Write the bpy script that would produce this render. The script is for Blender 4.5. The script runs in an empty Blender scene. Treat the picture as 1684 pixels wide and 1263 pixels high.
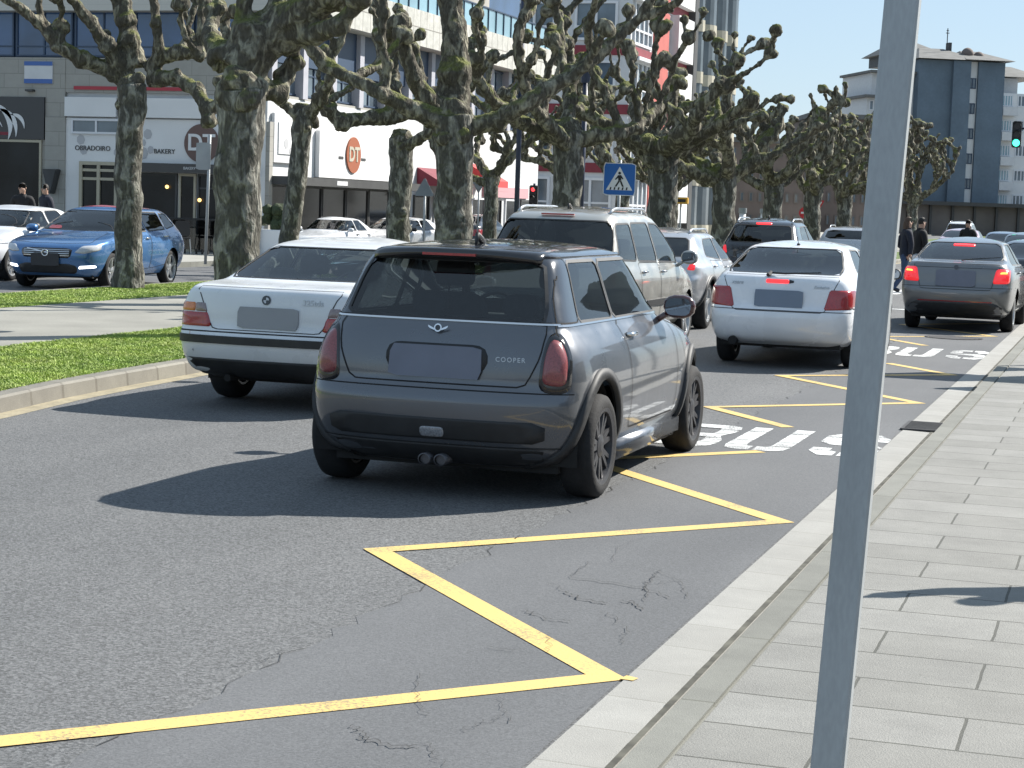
import bpy, bmesh, math, random
import numpy as np
from mathutils import Vector, Matrix, noise
from mathutils.bvhtree import BVHTree
from mathutils.interpolate import poly_3d_calc as interpolate_poly
R = math.radians
PI = math.pi
sc = bpy.context.scene
col = sc.collection

# ---------------------------------------------------------------- camera
# world: +Y runs along the street, +X to the right pavement, camera stands on the pavement edge
F_PX = 3100.0; CAM_H = 1.70
YAW, ROLL, PITCH = R(17.9), R(1.9), math.atan(291 / F_PX)
CM = Matrix.Rotation(YAW, 3, 'Z') @ Matrix.Rotation(PI / 2 - PITCH, 3, 'X') @ Matrix.Rotation(ROLL, 3, 'Z')
cd = bpy.data.cameras.new('camera')
cam = bpy.data.objects.new('camera', cd); col.objects.link(cam)
cam.matrix_world = Matrix.Translation((0, 0, CAM_H)) @ CM.to_4x4()
cd.sensor_width = 36; cd.lens = F_PX / 1684 * 36
cd.clip_start = 0.1; cd.clip_end = 3000
sc.camera = cam
sc.render.resolution_x, sc.render.resolution_y = 1024, 768

# ---------------------------------------------------------------- sky and sun
SUN_DIR = Vector((0.634, 0.772, math.tan(R(39.5)))).normalized()      # towards the sun
w = bpy.data.worlds.new('World'); sc.world = w; w.use_nodes = True
nt = w.node_tree
bg = nt.nodes['Background']
sky = nt.nodes.new('ShaderNodeTexSky'); sky.sky_type = 'NISHITA'; sky.sun_disc = False
sky.sun_elevation = math.asin(SUN_DIR.z)
sky.sun_rotation = math.atan2(SUN_DIR.x, SUN_DIR.y)
sky.air_density = 1.0; sky.dust_density = 0.35; sky.ozone_density = 2.2; sky.altitude = 0
hz = nt.nodes.new('ShaderNodeMix'); hz.data_type = 'RGBA'; hz.inputs[0].default_value = .6; hz.inputs[7].default_value = (5.3, 7.0, 8.8, 1)   # thin bright veil over the clear sky
nt.links.new(sky.outputs[0], hz.inputs[6]); nt.links.new(hz.outputs[2], bg.inputs[0]); bg.inputs[1].default_value = 0.057
sd = bpy.data.lights.new('sun', 'SUN'); sd.energy = 5.0; sd.angle = R(0.53); sd.color = (1.0, 0.955, 0.88)
so = bpy.data.objects.new('sun', sd); col.objects.link(so)
so.rotation_euler = SUN_DIR.to_track_quat('Z', 'Y').to_euler()
so.location = (20, 20, 40)
sc.view_settings.view_transform = 'Standard'
sc.view_settings.look = 'None'
sc.view_settings.exposure = 1.0
sc.view_settings.gamma = 1.0
sc.render.engine = 'CYCLES'
sc.cycles.max_bounces = 8
sc.cycles.transparent_max_bounces = 16
sc.cycles.use_denoising = True

# ---------------------------------------------------------------- helpers
def at_depth(x, y, d):
    """the world point d metres deep along the sight line through photo pixel x, y"""
    v = CM @ Vector(((x - 842) / F_PX, -(y - 631.5) / F_PX, -1.0))
    return Vector((0, 0, CAM_H)) + v * d

def tag(o, label=None, cat=None, group=None, kind=None):
    if label: o['label'] = label
    if cat: o['category'] = cat
    if group: o['group'] = group
    if kind: o['kind'] = kind
    return o

def empty(name, loc=(0, 0, 0), rz=0.0, parent=None):
    o = bpy.data.objects.new(name, None); col.objects.link(o)
    o.location = loc; o.rotation_euler = (0, 0, rz); o.empty_display_size = 0.2
    if parent: o.parent = parent
    return o

def link_mesh(name, me, mats, parent=None, smooth=False):
    o = bpy.data.objects.new(name, me); col.objects.link(o)
    if not isinstance(mats, (list, tuple)): mats = [mats]
    for m in mats: me.materials.append(m)
    if parent: o.parent = parent
    if smooth and len(me.polygons):
        me.polygons.foreach_set('use_smooth', [True] * len(me.polygons))
    return o

def bm_obj(name, bm, mats, parent=None, smooth=False):
    me = bpy.data.meshes.new(name); bm.to_mesh(me); bm.free()
    return link_mesh(name, me, mats, parent, smooth)

def children(o): return [c for c in bpy.data.objects if c.parent == o]
def copy_tree(o, parent=None):
    c = o.copy(); col.objects.link(c)
    if parent is not None: c.parent = parent
    for ch in list(o.children): copy_tree(ch, c)
    return c

class MB:
    """collects verts and faces; build() links them as ONE object"""
    def __init__(s): s.v = []; s.f = []
    def add(s, vs, fs):
        n = len(s.v); s.v += [tuple(p) for p in vs]; s.f += [tuple(i + n for i in f) for f in fs]; return s
    def box(s, x0, x1, y0, y1, z0, z1):
        vs = [(x, y, z) for z in (z0, z1) for y in (y0, y1) for x in (x0, x1)]
        return s.add(vs, [(0, 2, 3, 1), (4, 5, 7, 6), (0, 1, 5, 4), (2, 6, 7, 3), (0, 4, 6, 2), (1, 3, 7, 5)])
    def obox(s, c, sx, sy, sz, M=None):
        vs = [Vector((x * sx / 2, y * sy / 2, z * sz / 2)) for z in (-1, 1) for y in (-1, 1) for x in (-1, 1)]
        if M is not None: vs = [M @ v for v in vs]
        c = Vector(c)
        return s.add([v + c for v in vs], [(0, 2, 3, 1), (4, 5, 7, 6), (0, 1, 5, 4), (2, 6, 7, 3), (0, 4, 6, 2), (1, 3, 7, 5)])
    def quad(s, a, b, c, d): return s.add([a, b, c, d], [(0, 1, 2, 3)])
    def tube(s, pts, r, n=10, caps=True):
        pts = [Vector(p) for p in pts]
        rs = r if isinstance(r, (list, tuple)) else [r] * len(pts)
        rings = []
        prev = None
        for i, p in enumerate(pts):
            t = (pts[min(i + 1, len(pts) - 1)] - pts[max(i - 1, 0)]).normalized()
            if prev is None:
                a = Vector((0, 0, 1)) if abs(t.z) < .9 else Vector((1, 0, 0))
                u = t.cross(a).normalized()
            else: u = (prev - t * prev.dot(t)).normalized()
            prev = u; v = t.cross(u)
            rings.append([p + (u * math.cos(2 * PI * k / n) + v * math.sin(2 * PI * k / n)) * rs[i] for k in range(n)])
        vs = [q for r_ in rings for q in r_]
        fs = [(i * n + k, i * n + (k + 1) % n, (i + 1) * n + (k + 1) % n, (i + 1) * n + k) for i in range(len(pts) - 1) for k in range(n)]
        if caps: fs += [tuple(range(n))[::-1], tuple((len(pts) - 1) * n + k for k in range(n))]
        return s.add(vs, fs)
    def prism(s, poly, h, M=None, z0=0.0):
        """2D outline extruded from z0 to z0+h, placed by matrix M"""
        n = len(poly)
        vs = [Vector((x, y, z0)) for x, y in poly] + [Vector((x, y, z0 + h)) for x, y in poly]
        if M is not None: vs = [M @ v for v in vs]
        return s.add(vs, [tuple(range(n))[::-1], tuple(range(n, 2 * n))] + [(i, (i + 1) % n, n + (i + 1) % n, n + i) for i in range(n)])
    def build(s, name, mats, parent=None, smooth=False, bevel=0.0, loc=None):
        me = bpy.data.meshes.new(name); me.from_pydata(s.v, [], s.f); me.update()
        bm = bmesh.new(); bm.from_mesh(me)
        bmesh.ops.recalc_face_normals(bm, faces=bm.faces[:])
        if bevel:
            es = [e for e in bm.edges if len(e.link_faces) == 2 and e.calc_face_angle(0) > R(35)]
            bmesh.ops.bevel(bm, geom=es, offset=bevel, segments=2, affect='EDGES', clamp_overlap=True)
        bm.to_mesh(me); bm.free()
        o = link_mesh(name, me, mats, parent, smooth)
        if loc: o.location = loc
        return o

# ---------------------------------------------------------------- materials
def _n(nt, t, **k):
    n = nt.nodes.new(t)
    for a, b in k.items():
        if a.startswith('i_'): n.inputs[a[2:].replace('_', ' ')].default_value = b
        else: setattr(n, a, b)
    return n
def c4(c): return (c[0], c[1], c[2], 1.0)
def mat(name, base, rough=.6, metal=0., coat=0., spec=.5, var=0., vscale=3., var2=None, v2scale=40., v2amt=0., bump=0., bscale=60., emis=None, estr=0., coords='Object', rvar=0., aniso=None):
    """principled material whose colour wanders a little with two noises"""
    m = bpy.data.materials.new(name); m.use_nodes = True
    nt = m.node_tree; p = nt.nodes['Principled BSDF']; L = nt.links.new
    p.inputs['Base Color'].default_value = c4(base); p.inputs['Roughness'].default_value = rough
    p.inputs['Metallic'].default_value = metal; p.inputs['Coat Weight'].default_value = coat
    p.inputs['Coat Roughness'].default_value = .04
    p.inputs['Specular IOR Level'].default_value = spec
    tc = _n(nt, 'ShaderNodeTexCoord')
    src = tc.outputs[coords]
    if aniso:
        mp = _n(nt, 'ShaderNodeMapping'); mp.inputs['Scale'].default_value = aniso
        L(src, mp.inputs[0]); src = mp.outputs[0]
    cur = None
    if var or var2 is not None:
        n1 = _n(nt, 'ShaderNodeTexNoise'); n1.inputs['Scale'].default_value = vscale; n1.inputs['Detail'].default_value = 5
        L(src, n1.inputs['Vector'])
        mx = _n(nt, 'ShaderNodeMix', data_type='RGBA'); mx.clamp_factor = True
        mr = _n(nt, 'ShaderNodeMapRange'); mr.inputs[1].default_value = .32; mr.inputs[2].default_value = .68
        L(n1.outputs[0], mr.inputs[0]); L(mr.outputs[0], mx.inputs[0])
        if var2 is not None: a, b = base, var2
        else: a = tuple(x * (1 - var) for x in base); b = tuple(min(1, x * (1 + var)) for x in base)
        mx.inputs[6].default_value = c4(a); mx.inputs[7].default_value = c4(b)
        cur = mx.outputs[2]
    if v2amt:
        n2 = _n(nt, 'ShaderNodeTexNoise'); n2.inputs['Scale'].default_value = v2scale; n2.inputs['Detail'].default_value = 3
        L(src, n2.inputs['Vector'])
        mr2 = _n(nt, 'ShaderNodeMapRange'); mr2.inputs[1].default_value = .3; mr2.inputs[2].default_value = .7
        mr2.inputs[3].default_value = 1 - v2amt; mr2.inputs[4].default_value = 1 + v2amt
        L(n2.outputs[0], mr2.inputs[0])
        vm = _n(nt, 'ShaderNodeVectorMath', operation='SCALE')
        if cur is not None: L(cur, vm.inputs[0])
        else: vm.inputs[0].default_value = base
        L(mr2.outputs[0], vm.inputs['Scale']); cur = vm.outputs[0]
    if cur is not None: L(cur, p.inputs['Base Color'])
    if rvar:
        n3 = _n(nt, 'ShaderNodeTexNoise'); n3.inputs['Scale'].default_value = 4.0; n3.inputs['Detail'].default_value = 6
        L(src, n3.inputs['Vector'])
        mr3 = _n(nt, 'ShaderNodeMapRange'); mr3.inputs[1].default_value = .3; mr3.inputs[2].default_value = .7
        mr3.inputs[3].default_value = max(0.02, rough - rvar); mr3.inputs[4].default_value = rough + rvar
        L(n3.outputs[0], mr3.inputs[0]); L(mr3.outputs[0], p.inputs['Roughness'])
    if bump:
        nb = _n(nt, 'ShaderNodeTexNoise'); nb.inputs['Scale'].default_value = bscale; nb.inputs['Detail'].default_value = 4
        L(src, nb.inputs['Vector'])
        b = _n(nt, 'ShaderNodeBump'); b.inputs['Strength'].default_value = bump; b.inputs['Distance'].default_value = .02
        L(nb.outputs[0], b.inputs['Height']); L(b.outputs[0], p.inputs['Normal'])
    if emis: p.inputs['Emission Color'].default_value = c4(emis); p.inputs['Emission Strength'].default_value = estr
    return m

def glass_mat(name, tint, clear=.6, rough=.02):
    """thin tinted pane: see-through plus a mirror reflection that grows at grazing angles"""
    m = bpy.data.materials.new(name); m.use_nodes = True; nt = m.node_tree; L = nt.links.new
    for n in list(nt.nodes): nt.nodes.remove(n)
    out = _n(nt, 'ShaderNodeOutputMaterial'); tr = _n(nt, 'ShaderNodeBsdfTransparent'); gl = _n(nt, 'ShaderNodeBsdfGlossy')
    tr.inputs[0].default_value = c4(tint); gl.inputs[0].default_value = (1, 1, 1, 1); gl.inputs['Roughness'].default_value = rough
    fr = _n(nt, 'ShaderNodeFresnel'); fr.inputs[0].default_value = 1.55
    ma = _n(nt, 'ShaderNodeMath', operation='MULTIPLY_ADD'); ma.inputs[1].default_value = .9; ma.inputs[2].default_value = .015
    mx = _n(nt, 'ShaderNodeMixShader')
    L(fr.outputs[0], ma.inputs[0]); L(ma.outputs[0], mx.inputs[0]); L(tr.outputs[0], mx.inputs[1]); L(gl.outputs[0], mx.inputs[2]); L(mx.outputs[0], out.inputs[0])
    return m

def spots(nt, src, col_out, scale, size, dark, soft=.5, stretch=(1, 1, 1)):
    """scattered dark spots (gum, oil) multiplied over a colour"""
    L = nt.links.new; mp = _n(nt, 'ShaderNodeMapping'); mp.inputs['Scale'].default_value = stretch; L(src, mp.inputs[0])
    wn = _n(nt, 'ShaderNodeTexNoise'); wn.inputs['Scale'].default_value = scale * 5; L(mp.outputs[0], wn.inputs['Vector'])
    wv = _n(nt, 'ShaderNodeVectorMath', operation='MULTIPLY_ADD'); wv.inputs[1].default_value = (.25 / scale,) * 3; L(wn.outputs[1], wv.inputs[0]); L(mp.outputs[0], wv.inputs[2])
    vo = _n(nt, 'ShaderNodeTexVoronoi'); vo.inputs['Scale'].default_value = scale; L(wv.outputs[0], vo.inputs['Vector'])
    sc_ = _n(nt, 'ShaderNodeSeparateColor'); L(vo.outputs['Color'], sc_.inputs[0])
    rad = _n(nt, 'ShaderNodeMath', operation='MULTIPLY'); rad.inputs[1].default_value = size; L(sc_.outputs[0], rad.inputs[0])
    df = _n(nt, 'ShaderNodeMath', operation='SUBTRACT'); L(vo.outputs['Distance'], df.inputs[0]); L(rad.outputs[0], df.inputs[1])
    mr = _n(nt, 'ShaderNodeMapRange'); mr.inputs[1].default_value = -size * soft; mr.inputs[2].default_value = size * soft * .3; mr.inputs[3].default_value = dark; mr.inputs[4].default_value = 1.0; L(df.outputs[0], mr.inputs[0])
    vm = _n(nt, 'ShaderNodeVectorMath', operation='SCALE'); L(col_out, vm.inputs[0]); L(mr.outputs[0], vm.inputs['Scale']); return vm.outputs[0]
def asphalt(name, lo, hi, agg, scale, bumps):
    m = bpy.data.materials.new(name); m.use_nodes = True; nt = m.node_tree; L = nt.links.new
    p = nt.nodes['Principled BSDF']; tc = _n(nt, 'ShaderNodeTexCoord'); o = tc.outputs['Object']
    big = _n(nt, 'ShaderNodeTexNoise'); big.inputs['Scale'].default_value = .45; big.inputs['Detail'].default_value = 7; L(o, big.inputs['Vector'])
    st = _n(nt, 'ShaderNodeMapping'); st.inputs['Scale'].default_value = (1.3, .12, 1); L(o, st.inputs[0])
    trk = _n(nt, 'ShaderNodeTexNoise'); trk.inputs['Scale'].default_value = 1.0; trk.inputs['Detail'].default_value = 3; L(st.outputs[0], trk.inputs['Vector'])
    ad = _n(nt, 'ShaderNodeMath', operation='ADD'); L(big.outputs[0], ad.inputs[0]); L(trk.outputs[0], ad.inputs[1])
    mr = _n(nt, 'ShaderNodeMapRange'); mr.inputs[1].default_value = .75; mr.inputs[2].default_value = 1.25; L(ad.outputs[0], mr.inputs[0])
    mx = _n(nt, 'ShaderNodeMix', data_type='RGBA'); mx.inputs[6].default_value = c4(lo); mx.inputs[7].default_value = c4(hi); L(mr.outputs[0], mx.inputs[0])
    vo = _n(nt, 'ShaderNodeTexVoronoi'); vo.inputs['Scale'].default_value = scale; L(o, vo.inputs['Vector'])
    vo2 = _n(nt, 'ShaderNodeTexNoise'); vo2.inputs['Scale'].default_value = scale * .6; vo2.inputs['Detail'].default_value = 8; vo2.inputs['Roughness'].default_value = .75; L(o, vo2.inputs['Vector'])
    sx = _n(nt, 'ShaderNodeSeparateColor'); L(vo.outputs['Color'], sx.inputs[0])
    m1 = _n(nt, 'ShaderNodeMapRange'); m1.inputs[3].default_value = 1 - agg; m1.inputs[4].default_value = 1 + agg; L(sx.outputs[0], m1.inputs[0])
    m2 = _n(nt, 'ShaderNodeMapRange'); m2.inputs[1].default_value = .25; m2.inputs[2].default_value = .75; m2.inputs[3].default_value = 1 - agg * 1.3; m2.inputs[4].default_value = 1 + agg * 1.3; L(vo2.outputs[0], m2.inputs[0])
    mm = _n(nt, 'ShaderNodeMath', operation='MULTIPLY'); L(m1.outputs[0], mm.inputs[0]); L(m2.outputs[0], mm.inputs[1])
    vm = _n(nt, 'ShaderNodeVectorMath', operation='SCALE'); L(mx.outputs[2], vm.inputs[0]); L(mm.outputs[0], vm.inputs['Scale'])
    o1 = spots(nt, o, vm.outputs[0], .9, .16, .80, 1.2, (1, .45, 1)); o2 = spots(nt, o, o1, 3.1, .06, .72, .8)
    L(o2, p.inputs['Base Color']); p.inputs['Roughness'].default_value = .85; p.inputs['Specular IOR Level'].default_value = .35
    b = _n(nt, 'ShaderNodeBump'); b.inputs['Strength'].default_value = bumps; b.inputs['Distance'].default_value = .012
    L(vo2.outputs[0], b.inputs['Height']); L(b.outputs[0], p.inputs['Normal'])
    return m

def paint_line(name, c, under, wear):
    """road paint worn through to the asphalt in specks"""
    m = bpy.data.materials.new(name); m.use_nodes = True; nt = m.node_tree; L = nt.links.new
    p = nt.nodes['Principled BSDF']; tc = _n(nt, 'ShaderNodeTexCoord'); o = tc.outputs['Object']
    n = _n(nt, 'ShaderNodeTexNoise'); n.inputs['Scale'].default_value = 70; n.inputs['Detail'].default_value = 6; n.inputs['Roughness'].default_value = .7; L(o, n.inputs['Vector'])
    n2 = _n(nt, 'ShaderNodeTexNoise'); n2.inputs['Scale'].default_value = 2.2; n2.inputs['Detail'].default_value = 3; L(o, n2.inputs['Vector'])
    a = _n(nt, 'ShaderNodeMath', operation='MULTIPLY_ADD'); a.inputs[1].default_value = .55; L(n2.outputs[0], a.inputs[0]); L(n.outputs[0], a.inputs[2])
    mr = _n(nt, 'ShaderNodeMapRange'); mr.inputs[1].default_value = .92 - wear; mr.inputs[2].default_value = 1.0 - wear; mr.clamp = True; L(a.outputs[0], mr.inputs[0])
    mx = _n(nt, 'ShaderNodeMix', data_type='RGBA'); mx.inputs[6].default_value = c4(c); mx.inputs[7].default_value = c4(under); L(mr.outputs[0], mx.inputs[0])
    L(mx.outputs[2], p.inputs['Base Color']); p.inputs['Roughness'].default_value = .7
    b = _n(nt, 'ShaderNodeBump'); b.inputs['Strength'].default_value = .25; b.inputs['Distance'].default_value = .01
    L(n.outputs[0], b.inputs['Height']); L(b.outputs[0], p.inputs['Normal'])
    return m

def slabs(name, c1, c2, mortar, bw, rh, ms, offset=.5, loc=(0, 0, 0), rough=.75, rot=0.0, var=.12, bump=.3):
    m = bpy.data.materials.new(name); m.use_nodes = True; nt = m.node_tree; L = nt.links.new
    p = nt.nodes['Principled BSDF']; tc = _n(nt, 'ShaderNodeTexCoord')
    mp = _n(nt, 'ShaderNodeMapping'); mp.inputs['Location'].default_value = loc; mp.inputs['Rotation'].default_value = (0, 0, rot); L(tc.outputs['Object'], mp.inputs[0])
    wn = _n(nt, 'ShaderNodeTexNoise'); wn.inputs['Scale'].default_value = 8; L(mp.outputs[0], wn.inputs['Vector'])
    wv = _n(nt, 'ShaderNodeVectorMath', operation='MULTIPLY_ADD'); wv.inputs[1].default_value = (.008, .008, 0)
    L(wn.outputs[1], wv.inputs[0]); L(mp.outputs[0], wv.inputs[2])
    br = _n(nt, 'ShaderNodeTexBrick'); br.offset = offset; br.squash = 1.0
    br.inputs['Scale'].default_value = 1; br.inputs['Brick Width'].default_value = bw; br.inputs['Row Height'].default_value = rh
    br.inputs['Mortar Size'].default_value = ms; br.inputs['Mortar Smooth'].default_value = .1; br.inputs['Bias'].default_value = 0
    br.inputs['Color1'].default_value = c4(c1); br.inputs['Color2'].default_value = c4(c2); br.inputs['Mortar'].default_value = c4(mortar)
    L(wv.outputs[0], br.inputs['Vector'])
    n = _n(nt, 'ShaderNodeTexNoise'); n.inputs['Scale'].default_value = 3.5; n.inputs['Detail'].default_value = 9; n.inputs['Roughness'].default_value = .68; L(mp.outputs[0], n.inputs['Vector'])
    n2 = _n(nt, 'ShaderNodeTexNoise'); n2.inputs['Scale'].default_value = 190; n2.inputs['Detail'].default_value = 3; L(mp.outputs[0], n2.inputs['Vector'])
    ad = _n(nt, 'ShaderNodeMath', operation='ADD'); L(n.outputs[0], ad.inputs[0]); L(n2.outputs[0], ad.inputs[1])
    mr = _n(nt, 'ShaderNodeMapRange'); mr.inputs[1].default_value = .7; mr.inputs[2].default_value = 1.3; mr.inputs[3].default_value = 1 - var; mr.inputs[4].default_value = 1 + var; L(ad.outputs[0], mr.inputs[0])
    vm = _n(nt, 'ShaderNodeVectorMath', operation='SCALE'); L(br.outputs[0], vm.inputs[0]); L(mr.outputs[0], vm.inputs['Scale'])
    if name in ('granite_paving', 'gutter_stone', 'kerb_granite'):
        o1 = spots(nt, tc.outputs['Object'], vm.outputs[0], 4.3, .07, .62, .7); o2 = spots(nt, tc.outputs['Object'], o1, .8, .30, .88, 1.3)
        L(o2, p.inputs['Base Color'])
    else: L(vm.outputs[0], p.inputs['Base Color'])
    p.inputs['Roughness'].default_value = rough
    mu = _n(nt, 'ShaderNodeMath', operation='MULTIPLY_ADD'); mu.inputs[1].default_value = -1; L(br.outputs['Fac'], mu.inputs[0]); L(n2.outputs[0], mu.inputs[2])
    b = _n(nt, 'ShaderNodeBump'); b.inputs['Strength'].default_value = bump; b.inputs['Distance'].default_value = .008
    L(mu.outputs[0], b.inputs['Height']); L(b.outputs[0], p.inputs['Normal'])
    return m

M = {}
M['asphalt'] = asphalt('rough_asphalt', (.104, .107, .110), (.130, .132, .134), .38, 95, .7)
M['asphalt_new'] = asphalt('smooth_asphalt', (.090, .093, .098), (.118, .121, .126), .17, 130, .35)
M['yellow'] = paint_line('yellow_road_paint', (.57, .40, .14), (.26, .21, .12), .08)
M['white_paint'] = paint_line('white_road_paint', (.62, .63, .62), (.14, .14, .14), .15)
M['crack'] = mat('crack_dirt', (.045, .045, .045), .9)
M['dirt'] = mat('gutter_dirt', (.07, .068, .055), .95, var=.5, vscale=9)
M['pavement'] = slabs('granite_paving', (.170, .167, .153), (.203, .200, .186), (.06, .06, .05), .80, .40, .006, loc=(.0, -.17, 0), var=.20, bump=.45)
M['gutter'] = slabs('gutter_stone', (.245, .24, .222), (.275, .27, .252), (.20, .195, .175), 3.0, .42, .005, offset=0, var=.14)
M['kerb'] = slabs('kerb_granite', (.14, .14, .122), (.17, .17, .15), (.10, .10, .08), 3.0, 1.0, .007, offset=0, var=.25)
M['kerb2'] = slabs('median_kerb_granite', (.15, .14, .12), (.19, .18, .15), (.12, .11, .09), 3.0, .62, .02, offset=0, var=.22)
M['path'] = mat('path_concrete', (.225, .22, .195), .85, var=.14, vscale=.9, v2amt=.12, v2scale=60, bump=.2)
M['soil'] = mat('lawn_soil', (.075, .115, .025), .95, var=.3, vscale=3, bump=.5)
M['steel'] = mat('galvanised_steel', (.31, .33, .34), .55, metal=.2, var=.10, vscale=7, v2amt=.06, v2scale=120, aniso=(1, 1, .25), rvar=.12)
M['iron'] = mat('cast_iron', (.05, .05, .052), .7, metal=.3, var=.2, bump=.2)
M['dark'] = mat('dark_void', (.008, .008, .009), .9)
# ================================================================ ground, roads, pavement
def sheet(name, pts, z, m, kind='structure'):
    b = MB(); b.add([(x, y, z) for x, y in pts], [tuple(range(len(pts)))])
    return tag(b.build(name, m), kind=kind)
def strip(name, left, right, z, m, kind='structure'):
    b = MB(); n = len(left)
    b.add([(x, y, z) for x, y in left] + [(x, y, z) for x, y in right], [(i, i + 1, n + i + 1, n + i) for i in range(n - 1)])
    return tag(b.build(name, m), kind=kind)
sheet('ground', [(-900, -60), (900, -60), (900, 1500), (-900, 1500)], -.012, M['asphalt'])
sheet('road', [(-9.5, -6), (-1.64, -6), (-1.64, 420), (-9.5, 420)], -.002, M['asphalt'])
# bus bay, newer asphalt, its left seam is ragged
rnd = random.Random(5)
lf, rt = [], []
y = -3.0
while y < 60:
    lf.append((-2.9 - .004 * max(0, y - 8) ** 1.2 + rnd.uniform(-.035, .035), y)); rt.append((-1.66, y)); y += .12
strip('bus_bay', lf, rt, .0, M['asphalt_new'])
b = MB()   # open joint between the two surfaces
for i in range(len(lf) - 1):
    if rnd.random() < .45:
        (x0, y0), (x1, y1) = lf[i], lf[i + 1]; wd = rnd.uniform(.001, .006)
        b.add([(x0 - wd, y0, .003), (x0 + wd * .3, y0, .003), (x1 + wd * .3, y1, .003), (x1 - wd, y1, .003)], [(0, 1, 2, 3)])
tag(b.build('road_seam', M['crack']), kind='structure')
# gutter, kerb and pavement on the right
b = MB()
b.add([(-1.645, -6, .004), (-1.33, -6, -.004), (-1.33, 420, -.004), (-1.645, 420, .004)], [(0, 1, 2, 3)])
b.add([(-1.645, -6, .004), (-1.645, 420, .004), (-1.645, 420, -.02), (-1.645, -6, -.02)], [(0, 1, 2, 3)])
tag(b.build('gutter', M['gutter']), kind='structure')
b = MB(); b.box(-1.325, -1.19, -6, 420, -.02, .10)
tag(b.build('kerb', M['kerb'], bevel=.012), kind='structure')
sheet('pavement', [(-1.186, -6), (40, -6), (40, 420), (-1.186, 420)], .098, M['pavement'])
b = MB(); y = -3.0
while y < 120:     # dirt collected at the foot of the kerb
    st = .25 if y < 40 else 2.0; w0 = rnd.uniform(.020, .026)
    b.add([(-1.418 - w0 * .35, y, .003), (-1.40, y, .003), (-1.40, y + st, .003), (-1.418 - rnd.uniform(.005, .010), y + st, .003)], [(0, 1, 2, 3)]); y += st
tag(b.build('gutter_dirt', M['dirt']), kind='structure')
# cracks
def crack(b, pts, wd, z):
    for (x0, y0), (x1, y1) in zip(pts, pts[1:]):
        d = Vector((x1 - x0, y1 - y0)); n_ = Vector((-d.y, d.x)).normalized() * wd * rnd.uniform(.4, 1.2)
        b.add([(x0 - n_.x, y0 - n_.y, z), (x1 - n_.x, y1 - n_.y, z), (x1 + n_.x, y1 + n_.y, z), (x0 + n_.x, y0 + n_.y, z)], [(0, 1, 2, 3)])
def jag(p, q, n, amp):
    p, q = Vector(p), Vector(q); d = q - p; nn = Vector((-d.y, d.x)).normalized()
    return [tuple(p + d * (i / n) + nn * (rnd.uniform(-amp, amp) if 0 < i < n else 0)) for i in range(n + 1)]
b = MB()
def gpx(x, y):
    v = CM @ Vector(((x - 842) / F_PX, -(y - 631.5) / F_PX, -1.0)); t = -CAM_H / v.z
    return (v.x * t, v.y * t)
for seg, wd in [([(940, 952), (1060, 968), (1100, 985)], .007), ([(930, 975), (960, 988), (1000, 994)], .008), ([(860, 1005), (895, 1019), (938, 1025)], .006),
                ([(1020, 990), (1042, 992), (1058, 1005)], .007), ([(1062, 990), (1060, 965), (1085, 940)], .006), ([(940, 952), (965, 925), (1085, 940)], .003),
                ([(1060, 962), (1125, 955)], .003), ([(1085, 940), (1120, 960), (1130, 985)], .003), ([(900, 960), (935, 975)], .003),
                ([(590, 1215), (640, 1228), (690, 1230)], .007), ([(580, 1195), (600, 1215)], .005), ([(760, 1205), (795, 1190), (830, 1180)], .003),
                ([(800, 1065), (850, 1072)], .004), ([(820, 1150), (838, 1190)], .003), ([(700, 1225), (712, 1245), (740, 1263)], .003),
                ([(1010, 925), (1015, 900), (1060, 885)], .002), ([(690, 1110), (684, 1150), (700, 1180)], .003), ([(905, 1045), (900, 1075)], .0025), ([(1000, 1010), (1030, 1040), (1022, 1060)], .003),
                ([(360, 1100), (430, 1090), (470, 1070)], .003), ([(100, 905), (200, 897)], .003), ([(270, 800), (300, 792)], .003)]:
    for a, c in zip(seg, seg[1:]):
        crack(b, jag(gpx(*a), gpx(*c), 9, .018), wd * .5, .0085)
tag(b.build('road_cracks', M['crack']), kind='structure')

# yellow zigzag and BUS lettering
def line_pts(b, pts, wd, z):
    """mitred polyline ribbon"""
    P = [Vector(p) for p in pts]; L, Rr = [], []
    for i, p in enumerate(P):
        d0 = (P[i] - P[i - 1]).normalized() if i else (P[1] - P[0]).normalized()
        d1 = (P[i + 1] - P[i]).normalized() if i < len(P) - 1 else d0
        n0 = Vector((-d0.y, d0.x)); n1 = Vector((-d1.y, d1.x)); mi = (n0 + n1)
        mi = mi.normalized() if mi.length > 1e-4 else n0
        k = wd / 2 / max(.28, mi.dot(n0)); L.append(p + mi * k); Rr.append(p - mi * k)
    n = len(P); b.add([(q.x, q.y, z) for q in L + Rr], [(i, i + 1, n + i + 1, n + i) for i in range(n - 1)])
ZW = .118
for k, pts in enumerate([[(-3.46, 4.70), (-1.715, 6.55), (-3.41, 8.5), (-1.75, 10.38), (-3.43, 12.3), (-2.43, 13.42)],
            [(-2.52, 15.1), (-3.42, 16.28), (-1.78, 17.86), (-3.44, 19.98), (-1.78, 21.4), (-2.62, 22.6)],
            [(-2.55, 26.2), (-3.42, 27.6), (-1.84, 29.2), (-3.42, 31.2), (-1.84, 33.2)]]):
    b = MB(); line_pts(b, pts, ZW, .003)
    tag(b.build('road_marking', M['yellow']), kind='structure')
b = MB(); b.add([(-1.66, 6.53, .0066), (-1.61, 6.525, .0064), (-1.60, 6.57, .0062), (-1.65, 6.59, .0064)], [(0, 1, 2, 3)])
tag(b.build('road_marking', M['yellow']), kind='structure')
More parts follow.
